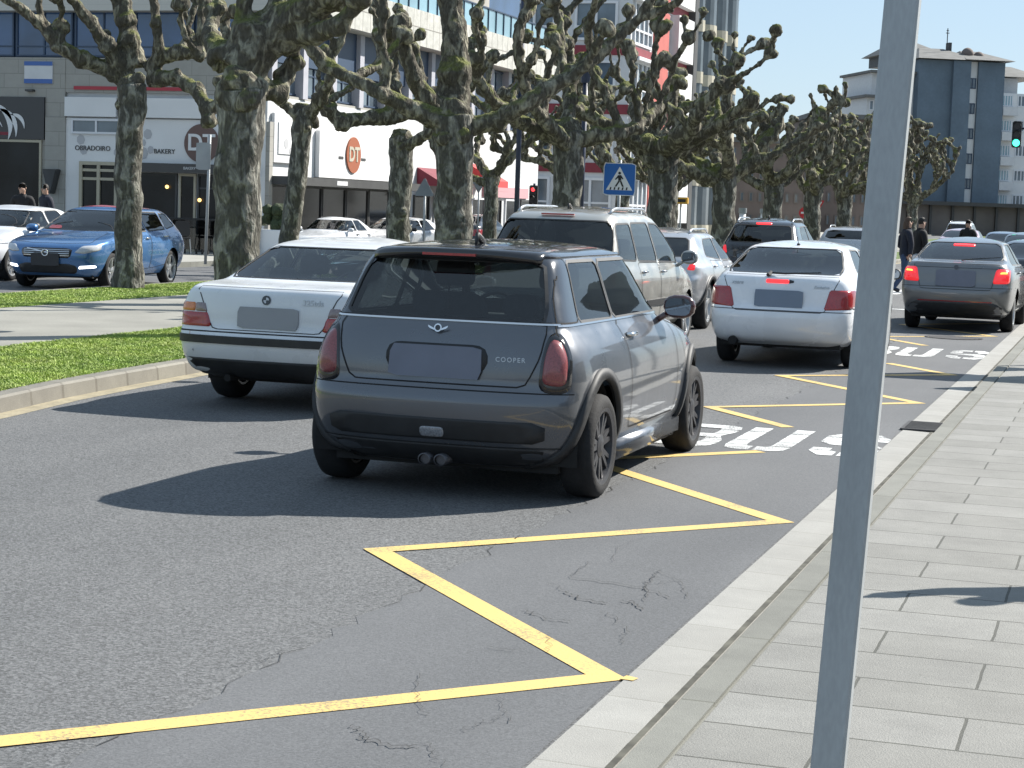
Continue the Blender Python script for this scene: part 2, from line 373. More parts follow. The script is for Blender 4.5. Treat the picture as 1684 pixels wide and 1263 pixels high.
def clip_y(poly, y0, y1):
    for lim, sg in ((y0, 1), (y1, -1)):
        out = []; n = len(poly)
        for i in range(n):
            p, q = poly[i], poly[(i + 1) % n]; a = (p[1] - lim) * sg; c = (q[1] - lim) * sg
            if a >= 0: out.append(p)
            if (a > 0 > c) or (a < 0 < c):
                t = a / (a - c); out.append((p[0] + (q[0] - p[0]) * t, lim))
        poly = out
        if len(poly) < 3: return []
    return poly
def bus_word(x0, y0, hgt, wid):
    """BUS in stencilled road lettering: thin open joints run across every letter"""
    b = MB(); w_, h, s, e = wid, hgt, wid * .30, hgt * .16; m = h / 2
    Bp = [[(0, 0), (s, 0), (s, h), (0, h)], [(s, h - e), (w_ * .66, h - e), (w_ * .78, h), (s, h)], [(w_ * .66, h - e), (w_ * .70, h - e * 1.5), (w_, h - e * 1.1), (w_ * .95, h - e * .35), (w_ * .78, h)],
          [(w_ * .70, h - e * 1.5), (w_ * .70, m + e), (w_, m + e * 1.2), (w_, h - e * 1.1)], [(s, m - e * .5), (w_ * .68, m - e * .5), (w_ * .86, m), (w_ * .68, m + e * .5), (s, m + e * .5)],
          [(w_ * .68, m + e * .5), (w_ * .86, m), (w_, m + e * 1.2), (w_ * .70, m + e)], [(w_ * .68, m - e * .5), (w_ * .70, m - e), (w_, m - e * 1.2), (w_ * .86, m)],
          [(w_ * .70, m - e), (w_ * .70, e * 1.5), (w_, e * 1.1), (w_, m - e * 1.2)], [(w_ * .70, e * 1.5), (w_ * .66, e), (w_ * .78, 0), (w_ * .95, e * .35), (w_, e * 1.1)], [(s, 0), (w_ * .78, 0), (w_ * .66, e), (s, e)]]
    Up = [[(0, e * 1.1), (s, e * 1.5), (s, h), (0, h)], [(0, e * 1.1), (.05 * w_, e * .35), (w_ * .22, 0), (w_ * .44, 0), (w_ * .44, e), (s * 1.15, e), (s, e * 1.5)],
          [(w_ * .50, 0), (w_ * .78, 0), (w_ * .95, e * .35), (w_, e * 1.1), (w_ - s, e * 1.5), (w_ - s * 1.15, e), (w_ * .50, e)], [(w_, e * 1.1), (w_, h), (w_ - s, h), (w_ - s, e * 1.5)]]
    Sp = [[(0, e * 1.9), (0, e), (w_ * .2, 0), (w_ * .42, 0), (w_ * .42, e), (s, e * 1.25), (s, e * 1.9)], [(w_ * .48, 0), (w_ * .8, 0), (w_, e), (w_ - s, e * 1.4), (w_ * .62, e), (w_ * .48, e)],
          [(w_, e), (w_, m - e * .3), (w_ * .8, m + e * .5), (w_ * .6, m - e * .4), (w_ - s, m - e * .8), (w_ - s, e * 1.4)], [(w_ * .8, m + e * .5), (w_ * .36, m + e * .6), (w_ * .2, m - e * .3), (w_ * .6, m - e * .4)],
          [(w_ * .2, m - e * .3), (w_ * .36, m + e * .6), (s, m + e), (s, h - e * 1.4), (0, h - e), (0, m + e * .4)], [(0, h - e), (s, h - e * 1.4), (w_ * .38, h - e), (w_ * .52, h - e), (w_ * .52, h), (w_ * .2, h)],
          [(w_ * .58, h - e), (w_ - s, h - e * 1.25), (w_ - s, h - e * 1.9), (w_, h - e * 1.9), (w_, h - e), (w_ * .8, h), (w_ * .58, h)]]
    cuts = [-.01, .20 * h, .40 * h, .60 * h, .80 * h, h + .01]
    for x_, L_ in ((x0, Bp), (x0 + .55, Up), (x0 + 1.17, Sp)):
        for P in L_:
            for c0, c1 in zip(cuts, cuts[1:]):
                q = clip_y(P, c0 + .012, c1 - .012)
                if q: b.add([(x_ + p[0], y0 + p[1], .003) for p in q], [tuple(range(len(q)))])
    return tag(b.build('road_marking', M['white_paint']), kind='structure')
bus_word(-3.30, 13.47, 1.46, .48)
bus_word(-3.28, 24.0, 1.65, .48)
b = MB()
for i in range(14): b.box(-8.2 + i * .5, -7.95 + i * .5, 43.6, 47.2, 0, .0035)
tag(b.build('zebra_crossing', M['white_paint']), kind='structure')
b = MB(); b.box(-7.9, -1.9, 36.3, 36.6, 0, .0035); tag(b.build('stop_line', M['white_paint']), kind='structure')
b = MB()
for y0 in range(0, 24): b.box(-5.27, -5.17, 26 + y0 * 6, 28 + y0 * 6, -.003, .0005)
tag(b.build('lane_marking', M['white_paint']), kind='structure')

# drain grate in the gutter and the manhole in the bay
g = empty('drain_grate', (-1.50, 15.78, .006)); tag(g, 'cast iron slotted drain grate set in the pale gutter stones', 'drain grate')
b = MB(); b.box(-.15, .15, -.30, .30, -.002, .002); b.build('drain_pit', M['dark'], g)
b = MB()
b.box(-.17, -.145, -.32, .32, -.002, .010); b.box(.145, .17, -.32, .32, -.002, .010); b.box(-.145, .145, -.32, -.295, -.002, .010); b.box(-.145, .145, .295, .32, -.002, .010)
for i in range(9): b.box(-.144, .144, -.27 + i * .065, -.24 + i * .065, .003, .009)
b.build('grate_bars', M['iron'], g)
g = empty('manhole_cover', (-2.35, 28.3, .003)); tag(g, 'round dark manhole cover in the bus bay behind the dark grey saloon', 'manhole cover')
b = MB(); b.prism([(math.cos(a * PI / 16) * .36, math.sin(a * PI / 16) * .36) for a in range(32)], .005); b.build('cover', M['iron'], g)
b = MB()
for k in range(32):
    a0, a1 = k * PI / 16, (k + 1) * PI / 16
    b.add([(math.cos(a0) * .37, math.sin(a0) * .37, .006), (math.cos(a1) * .37, math.sin(a1) * .37, .006), (math.cos(a1) * .42, math.sin(a1) * .42, .006), (math.cos(a0) * .42, math.sin(a0) * .42, .006)], [(0, 1, 2, 3)])
b.build('cover_frame', M['iron'], g)

# median: kerb, lawn, path, lawn, then the far carriageway
ky = [4, 7, 9.5, 11, 12.4, 13.6, 14.8, 16.5, 19, 24, 60, 140, 420]
kx = [-6.2, -7.15, -7.72, -7.95, -8.12, -8.30, -8.40, -8.50, -8.55, -8.6, -8.6, -8.6, -8.6]
def kxat(y): return float(np.interp(y, ky, kx))
ys = list(np.arange(4, 30, .6)) + [30, 45, 60, 90, 140, 420]
b = MB()
prof = [(0.0, 0.0), (.015, .10), (.03, .125), (-.0, 0)]
L0 = [(kxat(y), y, -.01) for y in ys]; L1 = [(kxat(y) - .012, y, .11) for y in ys]; L2 = [(kxat(y) - .03, y, .128) for y in ys]; L3 = [(kxat(y) - .17, y, .13) for y in ys]
n = len(ys)
b.add(L0 + L1 + L2 + L3, [(r * n + i, r * n + i + 1, (r + 1) * n + i + 1, (r + 1) * n + i) for r in range(3) for i in range(n - 1)])
tag(b.build('median_kerb', M['kerb2']), kind='structure')
strip('median_gutter', [(kxat(y) - .005, y) for y in ys], [(kxat(y) + .17, y) for y in ys], .0, M['gutter_y'] if 'gutter_y' in M else mat('dusty_gutter', (.27, .235, .16), .9, var=.2, vscale=5, v2amt=.15))
strip('lawn_base', [(kxat(y) - .165, y) for y in ys], [(-10.75, y) for y in ys], .118, M['soil'])
strip('path', [(-10.75, y) for y in ys], [(-14.35, y) for y in ys], .122, M['path'])
strip('lawn_base', [(-14.35, y) for y in ys], [(-16.35, y) for y in ys], .118, M['soil'])
b = MB(); b.box(-16.5, -16.34, 4, 420, -.01, .13); tag(b.build('median_kerb', M['kerb2']), kind='structure')
sheet('road', [(-21.5, 4), (-16.5, 4), (-16.5, 420), (-21.5, 420)], -.003, M['asphalt_new'])
b = MB(); b.box(-21.62, -21.5, 4, 420, -.01, .12); b.box(-16.9, -16.8, 20, 60, -.002, .002) ; tag(b.build('kerb', M['kerb']), kind='structure')
sheet('pavement', [(-70, 4), (-21.62, 4), (-21.62, 420), (-70, 420)], .11, mat('far_pavement_concrete', (.30, .295, .27), .85, var=.1, vscale=1.2, v2amt=.1))

# grass blades, nearer ones shorter spaced
def grass(name, x0, x1, y0, y1, dens, seed, edge=None):
    rg = np.random.RandomState(seed); N = int((x1 - x0) * (y1 - y0) * dens)
    X = rg.uniform(x0, x1, N); Y = rg.uniform(y0, y1, N)
    if edge: k = X < np.interp(Y, ky, kx) - .15 - rg.uniform(0, .03, N); X = X[k]; Y = Y[k]; N = len(X)
    clump = np.array([noise.noise(Vector((x * 1.6, y * 1.6, seed))) for x, y in zip(X, Y)])
    h = (.020 + .010 * clump) * rg.uniform(.6, 1.5, N); a = rg.uniform(0, 2 * PI, N); wd = rg.uniform(.003, .0065, N) * (1 + Y / 30)
    lx, ly = rg.normal(0, .022, N), rg.normal(0, .022, N)
    dx, dy = np.cos(a) * wd, np.sin(a) * wd
    V = np.empty((N, 3, 3)); z0 = .118
    V[:, 0] = np.stack([X - dx, Y - dy, np.full(N, z0)], 1); V[:, 1] = np.stack([X + dx, Y + dy, np.full(N, z0)], 1)
    V[:, 2] = np.stack([X + lx, Y + ly, z0 + h], 1)
    me = bpy.data.meshes.new(name); me.vertices.add(N * 3); me.vertices.foreach_set('co', V.ravel())
    me.loops.add(N * 3); me.loops.foreach_set('vertex_index', np.arange(N * 3)); me.polygons.add(N)
    me.polygons.foreach_set('loop_start', np.arange(N) * 3); me.update(calc_edges=True)
    return tag(link_mesh(name, me, M['grass']), kind='stuff')
m = mat('grass_blades', (.21, .31, .045), .6, var2=(.33, .41, .085), vscale=1.3, v2amt=.32, v2scale=5)
m.node_tree.nodes['Principled BSDF'].inputs['Subsurface Weight'].default_value = .0
M['grass'] = m
grass('grass', -10.78, -7.6, 10, 24, 6500, 1, True)
grass('grass', -10.78, -8.6, 24, 60, 700, 2)
grass('grass', -16.34, -14.33, 18, 40, 3200, 3)
grass('grass', -16.34, -14.33, 40, 90, 500, 4)
# ================================================================ vehicles
def carpaint(name, c, metal=.0, rough=.35, coat=1.0, dirt=.12):
    m = mat(name, c, rough, metal, coat, var=.06, vscale=2.0, v2amt=.04, v2scale=300, rvar=dirt * .8)
    return m
K = {}
K['glass'] = glass_mat('tinted_window', (.74, .83, .81))
K['glass_dark'] = glass_mat('privacy_window', (.10, .115, .12))
K['glass_rear'] = glass_mat('rear_privacy_window', (.40, .46, .48))
K['glass_mid'] = glass_mat('smoked_window', (.30, .35, .36))
K['rubber'] = mat('tyre_rubber', (.009, .009, .010), .85, var=.3, vscale=20, bump=.15)
K['black'] = mat('black_plastic', (.022, .023, .025), .55, var=.2, vscale=12)
K['gloss_black'] = mat('gloss_black', (.012, .012, .014), .15, coat=.5)
K['interior'] = mat('cabin_lining', (.03, .03, .032), .9)
K['seat'] = mat('seat_cloth', (.05, .052, .06), .9, var=.2, vscale=20)
K['seat_grey'] = mat('grey_seat_cloth', (.10, .11, .115), .9, var=.2, vscale=20)
K['chrome'] = mat('chrome', (.7, .7, .7), .15, metal=1.)
K['alloy'] = mat('alloy_rim', (.42, .43, .44), .35, metal=.8, var=.1)
K['dark_alloy'] = mat('dark_alloy', (.10, .10, .11), .4, metal=.7, var=.15)
K['red_lamp'] = mat('red_lamp_glass', (.30, .012, .014), .18, coat=1.0, v2amt=.25, v2scale=90)
K['pale_red_lamp'] = mat('faded_red_lamp', (.22, .058, .062), .3, coat=.6, v2amt=.25, v2scale=110)
K['amber'] = mat('amber_lamp', (.55, .16, .03), .2, coat=1.0, v2amt=.2, v2scale=80)
K['clear'] = mat('clear_lamp', (.45, .47, .50), .15, coat=1.0, v2amt=.2, v2scale=80)
K['brake'] = mat('lit_brake_lamp', (.6, .02, .02), .3, emis=(1, .03, .035), estr=1.0)
K['brake_hot'] = mat('lit_brake_core', (.9, .3, .05), .3, emis=(1, .22, .03), estr=4.0)
K['brake_dim'] = mat('glowing_tail_lamp', (.45, .012, .015), .2, coat=1.0, emis=(1, .02, .03), estr=.35)
K['drl'] = mat('lit_running_lamp', (.9, .9, .9), .3, emis=(1, 1, 1), estr=2.0)
K['plate'] = mat('blank_plate', (.13, .145, .19), .5, var=.08, vscale=4)
K['under'] = mat('underbody', (.012, .012, .012), .9)

def mono(tab):
    xs = np.array([t[0] for t in tab], float); ys_ = np.array([t[1] for t in tab], float)
    h = np.diff(xs); d = np.diff(ys_) / h; n = len(xs); m = np.zeros(n)
    for i in range(1, n - 1):
        if d[i - 1] * d[i] > 0:
            w1 = 2 * h[i] + h[i - 1]; w2 = h[i] + 2 * h[i - 1]; m[i] = (w1 + w2) / (w1 / d[i - 1] + w2 / d[i])
    m[0] = d[0]; m[-1] = d[-1]
    def f(x):
        x = min(max(x, xs[0]), xs[-1]); i = min(int(np.searchsorted(xs, x, side='right')) - 1, n - 2); i = max(i, 0)
        t = (x - xs[i]) / h[i]
        return float((2 * t**3 - 3 * t**2 + 1) * ys_[i] + (t**3 - 2 * t**2 + t) * h[i] * m[i] + (-2 * t**3 + 3 * t**2) * ys_[i + 1] + (t**3 - t**2) * h[i] * m[i + 1])
    return f

RC = [(0, 0), (.25, .012), (.5, .05), (.68, .105), (.80, .17), (.89, .27), (.95, .42), (.985, .66), (1.0, 1.0)]
def hull_mesh(sp, nl=64, ns=44):
    """body shell from stacked plan outlines; every level is cut from the side profiles"""
    fr, ff, fw = mono(sp['rear']), mono(sp['front']), mono(sp['width'])
    fb = mono(sp.get('bow', [(0, .42), (sp['belt'], .40), (sp['belt'] + .1, .30), (sp['H'], .25)]))
    fF = mono(sp.get('bowf', [(0, .75), (sp['belt'], .85), (sp['belt'] + .1, .45), (sp['H'], .3)]))
    z0, z1 = sp['rear'][0][0], sp['H']
    zz = np.linspace(z0, z1, 900); R_ = np.array([fr(z) for z in zz]); F_ = np.array([ff(z) for z in zz]); W_ = np.array([fw(z) for z in zz])
    ds = np.hypot(np.diff(zz), np.maximum(np.maximum(abs(np.diff(R_)), abs(np.diff(F_)) * .7), abs(np.diff(W_)) * 1.2)); S = np.r_[0, np.cumsum(ds)]
    zs = np.interp(np.linspace(0, S[-1], nl), S, zz)
    taper = sp.get('taper', .03)
    rings = []
    nr, nm, nf = int(ns * .34), int(ns * .34), ns - int(ns * .34) * 2
    rc_x = mono([(i / (len(RC) - 1), p[0]) for i, p in enumerate(RC)]); rc_y = mono([(i / (len(RC) - 1), p[1]) for i, p in enumerate(RC)])
    for z in zs:
        yr, yf, w_ = fr(z), ff(z), fw(z); B = fb(z); Fb = fF(z); Lh = yf - yr
        k = min(1.0, Lh * .92 / (B + Fb), w_ / .35 * 1.0) if Lh > 0 else 1; B *= k; Fb *= k
        pts = []
        for i in range(nr): t = i / nr; pts.append((rc_x(t) * w_, yr + rc_y(t) * B))
        for i in range(nm): t = i / nm; pts.append((w_, yr + B + (Lh - B - Fb) * t))
        for i in range(nf + 1): t = 1 - i / nf; pts.append((rc_x(t) * w_, yf - rc_y(t) * Fb))
        out = []
        ym = sp.get('ym', 0)
        for x, y in pts:
            g = 1 - taper * (abs(y - ym) / (sp['L'] / 2)) ** 2.5
            out.append((x * g, y, z))
        rings.append(out)
    bm = bmesh.new(); n = len(rings[0]); V = []
    for out in rings:
        r_ = [bm.verts.new(p) for p in out] ; l_ = [bm.verts.new((-x, y, z)) for x, y, z in out[1:-1]][::-1]
        V.append(r_ + l_)
    m_ = len(V[0])
    for a, c in zip(V, V[1:]):
        for i in range(m_):
            j = (i + 1) % m_; bm.faces.new((a[i], a[j], c[j], c[i]))
    tot = V[-1]  # close the roof
    half = n
    Rr = tot[:n]; Ll = [tot[0]] + tot[n:][::-1] + [tot[n - 1]]
    for i in range(n - 1):
        vs = [Rr[i], Rr[i + 1], Ll[i + 1], Ll[i]]; u = []
        [u.append(v) for v in vs if v not in u]
        if len(u) >= 3: bm.faces.new(u)
    bmesh.ops.recalc_face_normals(bm, faces=bm.faces[:])
    bm.faces.ensure_lookup_table()
    if sum(f.normal.x * f.calc_center_median().x for f in bm.faces) < 0: bmesh.ops.reverse_faces(bm, faces=bm.faces[:])
    return bm

AX = {'R': (0, 1), 'L': (0, -1), 'B': (1, -1), 'F': (1, 1), 'T': (2, 1)}
def plane2(side, p):
    """3D point -> outline coordinates of a view: R, L use (y, z); B, F use (x, z); T uses (x, y)"""
    if side in 'RL': return (p[1], p[2])
    if side in 'BF': return (p[0], p[2])
    return (p[0], p[1])
def inside(poly, x, y):
    c = False; n = len(poly); j = n - 1
    for i in range(n):
        xi, yi = poly[i]; xj, yj = poly[j]
        if (yi > y) != (yj > y) and x < (xj - xi) * (y - yi) / (yj - yi + 1e-12) + xi: c = not c
        j = i
    return c
def facing(f, side, thr=.15):
    ax, s = AX[side]; return f.normal[ax] * s > thr
def cut_faces(bm, poly, side, thr=.15, guard=None):
    """slice the shell along the outline seen from one side and return the faces inside it"""
    xs_ = [p[0] for p in poly]; zs_ = [p[1] for p in poly]
    lo = (min(xs_), min(zs_)); hi = (max(xs_), max(zs_)); ax, sg = AX[side]
    n = len(poly); mg = .03
    def box2(f):
        P = [plane2(side, v.co) for v in f.verts]; A_ = [p[0] for p in P]; B_ = [p[1] for p in P]
        return min(A_), max(A_), min(B_), max(B_)
    def ok(f): return facing(f, side, thr) and not (guard and not guard(f.calc_center_median()))
    cand = {}
    for f in bm.faces:
        if facing(f, side, thr):
            q = box2(f)
            if q[1] > lo[0] - mg and q[0] < hi[0] + mg and q[3] > lo[1] - mg and q[2] < hi[1] + mg and ok(f): cand[f] = q
    for i in range(n):
        a, c = Vector(poly[i]), Vector(poly[(i + 1) % n]); d = c - a
        if d.length < 1e-5: continue
        nn = Vector((-d.y, d.x)).normalized(); m = .02
        el = (min(a.x, c.x) - m, min(a.y, c.y) - m, max(a.x, c.x) + m, max(a.y, c.y) + m)
        if side in 'RL': co = (0, a.x, a.y); no = (0, nn.x, nn.y)
        elif side in 'BF': co = (a.x, 0, a.y); no = (nn.x, 0, nn.y)
        else: co = (a.x, a.y, 0); no = (nn.x, nn.y, 0)
        fs = [f for f, q in cand.items() if not (q[1] < el[0] or q[0] > el[2] or q[3] < el[1] or q[2] > el[3])]
        if fs:
            g = set(fs); [g.update(f.edges) for f in fs]; [g.update(f.verts) for f in fs]
            r_ = bmesh.ops.bisect_plane(bm, geom=list(g), plane_co=co, plane_no=no, dist=1e-6)
            for f in fs: cand.pop(f, None)
            for f in r_['geom']:
                if isinstance(f, bmesh.types.BMFace) and f.is_valid: f.normal_update(); cand[f] = box2(f)
    res = []
    for f in bm.faces:
        if not facing(f, side, thr * .5): continue
        cc = f.calc_center_median()
        if guard and not guard(cc): continue
        p = plane2(side, cc)
        if lo[0] < p[0] < hi[0] and lo[1] < p[1] < hi[1] and inside(poly, *p): res.append(f)
    return res
def split_off(bm, faces):
    nb = bmesh.new(); mp = {}
    for f in faces:
        vs = []
        for v in f.verts:
            if v not in mp: mp[v] = nb.verts.new(v.co)
            vs.append(mp[v])
        try: nb.faces.new(vs)
        except ValueError: pass
    bmesh.ops.delete(bm, geom=faces, context='FACES')
    return nb
class Skin:
    """the whole uncut shell, for laying windows, lamps and trim on its surface"""
    def __init__(s, bm):
        bm.normal_update(); bm.faces.ensure_lookup_table()
        s.t = BVHTree.FromBMesh(bm)
        s.P = [[v.co.copy() for v in f.verts] for f in bm.faces]; s.N = [[v.normal.copy() for v in f.verts] for f in bm.faces]
    def normal(s, p):
        h = s.t.find_nearest(p); i = h[2]; w_ = interpolate_poly(s.P[i], h[0]); n = Vector((0, 0, 0))
        for a, b_ in zip(w_, s.N[i]): n += b_ * a
        return n.normalized()
    def smooth_as(s, o, side=1):
        """shade a cut panel with the normals of the whole shell so that its edges do not darken"""
        me = o.data; me.normals_split_custom_set_from_vertices([tuple(s.normal(v.co) * side) for v in me.vertices])
    def hit(s, side, a, b_):
        ax, sg = AX[side]
        if side in 'RL': o = Vector((sg * 3, a, b_)); d = Vector((-sg, 0, 0))
        elif side in 'BF': o = Vector((a, sg * 5, b_)); d = Vector((0, -sg, 0))
        else: o = Vector((a, b_, 4)); d = Vector((0, 0, -1))
        h = s.t.ray_cast(o, d)
        if h[0] is None:
            h = s.t.find_nearest(o + d * 2.2)
        nn = h[1]
        if nn[ax] * sg < 0: nn = -nn
        return h[0], nn
def smooth_poly(poly, n=48, r=.04):
    """rounds the corners of an outline and resamples it"""
    P = [Vector(p) for p in poly]; out = []
    m = len(P)
    for i in range(m):
        a, p, c = P[i - 1], P[i], P[(i + 1) % m]
        da, dc = (a - p), (c - p); ra = min(r, da.length * .45); rc = min(r, dc.length * .45)
        s, e = p + da.normalized() * ra, p + dc.normalized() * rc
        for k in range(5):
            t = k / 4; out.append((1 - t)**2 * s + 2 * t * (1 - t) * p + t * t * e)
    L_ = [0]
    for i in range(len(out)): L_.append(L_[-1] + (out[(i + 1) % len(out)] - out[i]).length)
    tot = L_[-1]; res = []
    for k in range(n):
        d = tot * k / n; i = max(0, np.searchsorted(L_, d, side='right') - 1); i = min(i, len(out) - 1)
        seg = L_[i + 1] - L_[i]; t = (d - L_[i]) / seg if seg > 1e-9 else 0
        q = out[i].lerp(out[(i + 1) % len(out)], t); res.append((q.x, q.y))
    return res
def patch(skin, poly, side, off=.003, dome=0.0, rings=7, r=.04, n=48, centre=None, skirt=.012, mb=None):
    P = smooth_poly(poly, n, r) if r else list(poly); n = len(P)
    cx_, cy_ = centre or (sum(p[0] for p in P) / n, sum(p[1] for p in P) / n)
    b = mb or MB(); vs = []; fs = []
    h, nn = skin.hit(side, cx_, cy_); vs.append(h + nn * (off + dome))
    for k in range(1, rings + 1):
        t = k / rings
        for x, y in P:
            h, nn = skin.hit(side, cx_ + (x - cx_) * t, cy_ + (y - cy_) * t)
            vs.append(h + nn * (off + dome * (1 - t**3)))
    for i in range(n): fs.append((0, 1 + i, 1 + (i + 1) % n))
    for k in range(rings - 1):
        for i in range(n):
            a = 1 + k * n; c = a + n; fs.append((a + i, c + i, c + (i + 1) % n, a + (i + 1) % n))
    if skirt:
        base = len(vs)
        for x, y in P:
            h, nn = skin.hit(side, x, y); vs.append(h - nn * skirt)
        a = 1 + (rings - 1) * n
        for i in range(n): fs.append((a + i, base + i, base + (i + 1) % n, a + (i + 1) % n))
    b.add(vs, fs); return b
def ribbon(skin, pts, side, wd, off=.003, thick=0.0, mb=None, step=.03, closed=False):
    """narrow strip laid on the shell along a line seen from one side"""
    if closed: pts = list(pts) + [pts[0]]
    P = [Vector(p) for p in pts]; Q = []
    for a, c in zip(P, P[1:]):
        m_ = max(1, int((c - a).length / step)); Q += [a.lerp(c, i / m_) for i in range(m_)]
    Q.append(P[-1]); b = mb or MB(); vs = []
    H = [skin.hit(side, q.x, q.y) for q in Q]; n = len(Q)
    for i in range(n):
        t = (H[min(i + 1, n - 1)][0] - H[max(i - 1, 0)][0])
        t = t.normalized() if t.length > 1e-6 else Vector((0, 0, 1)); nn = H[i][1]; s = t.cross(nn).normalized() * wd / 2
        p = H[i][0] + nn * off
        vs += [p - s, p + s] if not thick else [H[i][0] - s * 1.02 - nn * .004, p + nn * thick - s, p + nn * thick + s, H[i][0] + s * 1.02 - nn * .004]
    q = 4 if thick else 2
    fs = [(i * q + k, i * q + k + 1, (i + 1) * q + k + 1, (i + 1) * q + k) for i in range(n - 1) for k in range(q - 1)]
    if thick: fs += [(0, 1, 2, 3), tuple((n - 1) * q + k for k in (3, 2, 1, 0))]
    b.add(vs, fs); return b
def arc(cy, cz, r, a0, a1, n=24): return [(cy + r * math.cos(R(a0 + (a1 - a0) * i / n)), cz + r * math.sin(R(a0 + (a1 - a0) * i / n))) for i in range(n + 1)]

def lathe(prof, n=40, axis='x'):
    vs = []; fs = []
    m = len(prof)
    for k in range(n):
        a = 2 * PI * k / n
        for x, r in prof: vs.append((x, r * math.cos(a), r * math.sin(a)))
    for k in range(n):
        for i in range(m - 1):
            a = k * m + i; c = ((k + 1) % n) * m + i; fs.append((a, a + 1, c + 1, c))
    return vs, fs
def make_wheel(parent, x, y, r=.31, wd=.205, rim=.215, mat_rim=None, spokes=5, style='single', side=1, n=40, steer=0.0, mt=None):
    """tyre with its rim, outer face towards side"""
    s = side
    prof = [(-wd / 2 + .01, rim), (-wd / 2, rim + .03), (-wd / 2 + .004, r - .035), (-wd / 2 + .022, r - .008), (-wd / 4, r), (wd / 4, r), (wd / 2 - .022, r - .008), (wd / 2 - .004, r - .035), (wd / 2, rim + .03), (wd / 2 - .01, rim)]
    vs, fs = lathe(prof, n); t = MB().add(vs, fs)
    o = t.build('wheel', mt or K['rubber'], parent, smooth=True)
    o.location = (x, y, r); o.rotation_euler = (0, 0, steer)
    b = MB()
    pr = [(s * (wd / 2 - .006), rim + .012), (s * (wd / 2 - .012), rim - .012), (s * (wd / 2 - .055), rim - .022), (-s * (wd / 2 - .02), rim - .02), (-s * (wd / 2 - .02), rim)]
    vs, fs = lathe(pr, n); b.add(vs, fs)
    xo = s * (wd / 2 - .02)
    if spokes:
        for k in range(spokes):
            a = 2 * PI * k / spokes + .3
            pairs = [(-.10, -.17), (.10, .17)] if style == 'double' else ([(0, 0)] if style == 'single' else [(-.05, -.32), (.05, .32)])
            for a_in, a_out in pairs:
                p0 = (xo - s * .012, .055 * math.cos(a + a_in), .055 * math.sin(a + a_in)); p1 = (xo - s * .004, (rim - .006) * math.cos(a + a_out), (rim - .006) * math.sin(a + a_out))
                d = Vector(p1) - Vector(p0); L_ = d.length; d.normalize(); side_v = Vector((1, 0, 0)).cross(d).normalized(); up = d.cross(side_v)
                w0, w1 = (.026, .016) if style != 'single' else (.034, .042)
                vv = []
                for p, ww in ((Vector(p0), w0), (Vector(p1), w1)):
                    vv += [p + side_v * ww - Vector((s * .03, 0, 0)), p + side_v * ww * .7, p - side_v * ww * .7, p - side_v * ww - Vector((s * .03, 0, 0))]
                b.add(vv, [(0, 1, 5, 4), (1, 2, 6, 5), (2, 3, 7, 6), (3, 0, 4, 7), (0, 3, 2, 1), (4, 5, 6, 7)])
    vs, fs = lathe([(xo - s * .04, .075), (xo - s * .008, .068), (xo + s * .002, .03), (xo + s * .003, .0005)], 20); b.add(vs, fs)
    ro = b.build('rim', mat_rim or K['alloy'], o, smooth=False)
    d = MB(); vs, fs = lathe([(s * (wd / 2 - .085), rim - .018), (s * (wd / 2 - .085), .001)], 24); d.add(vs, fs); d.build('brake_disc', K['under'], o)
    return o

def headrest(b, x, y, z, w_=.25, h=.18):
    b.prism(smooth_poly([(-w_ / 2, 0), (w_ / 2, 0), (w_ / 2 * .86, h), (-w_ / 2 * .86, h)], 20, .06), .10, Matrix.Translation((x, y, z)) @ Matrix.Rotation(PI / 2, 4, 'X'))
def seat(parent, x, y, z, m, w_=.50, h=.62, rest=True, tilt=-.16):
    b = MB(); Mt = Matrix.Translation((x, y, z)) @ Matrix.Rotation(-tilt, 4, 'X') @ Matrix.Rotation(PI / 2, 4, 'X')
    b.prism(smooth_poly([(-w_ / 2, 0), (w_ / 2, 0), (w_ / 2 * .84, h), (-w_ / 2 * .84, h)], 28, .12), .13, Mt)
    if rest:
        Mt2 = Matrix.Translation((x, y - .10, z + h + .03)) @ Matrix.Rotation(PI / 2, 4, 'X')
        b.prism(smooth_poly([(-.13, 0), (.13, 0), (.11, .17), (-.11, .17)], 20, .05), .10, Mt2)
        b.tube([(x - .05, y - .12, z + h - .05), (x - .05, y - .14, z + h + .06)], .008, 6); b.tube([(x + .05, y - .12, z + h - .05), (x + .05, y - .14, z + h + .06)], .008, 6)
    b.box(x - w_ / 2, x + w_ / 2, y, y + .48, z - .06, z + .08)
    return b.build('seat', m, parent, bevel=.012)

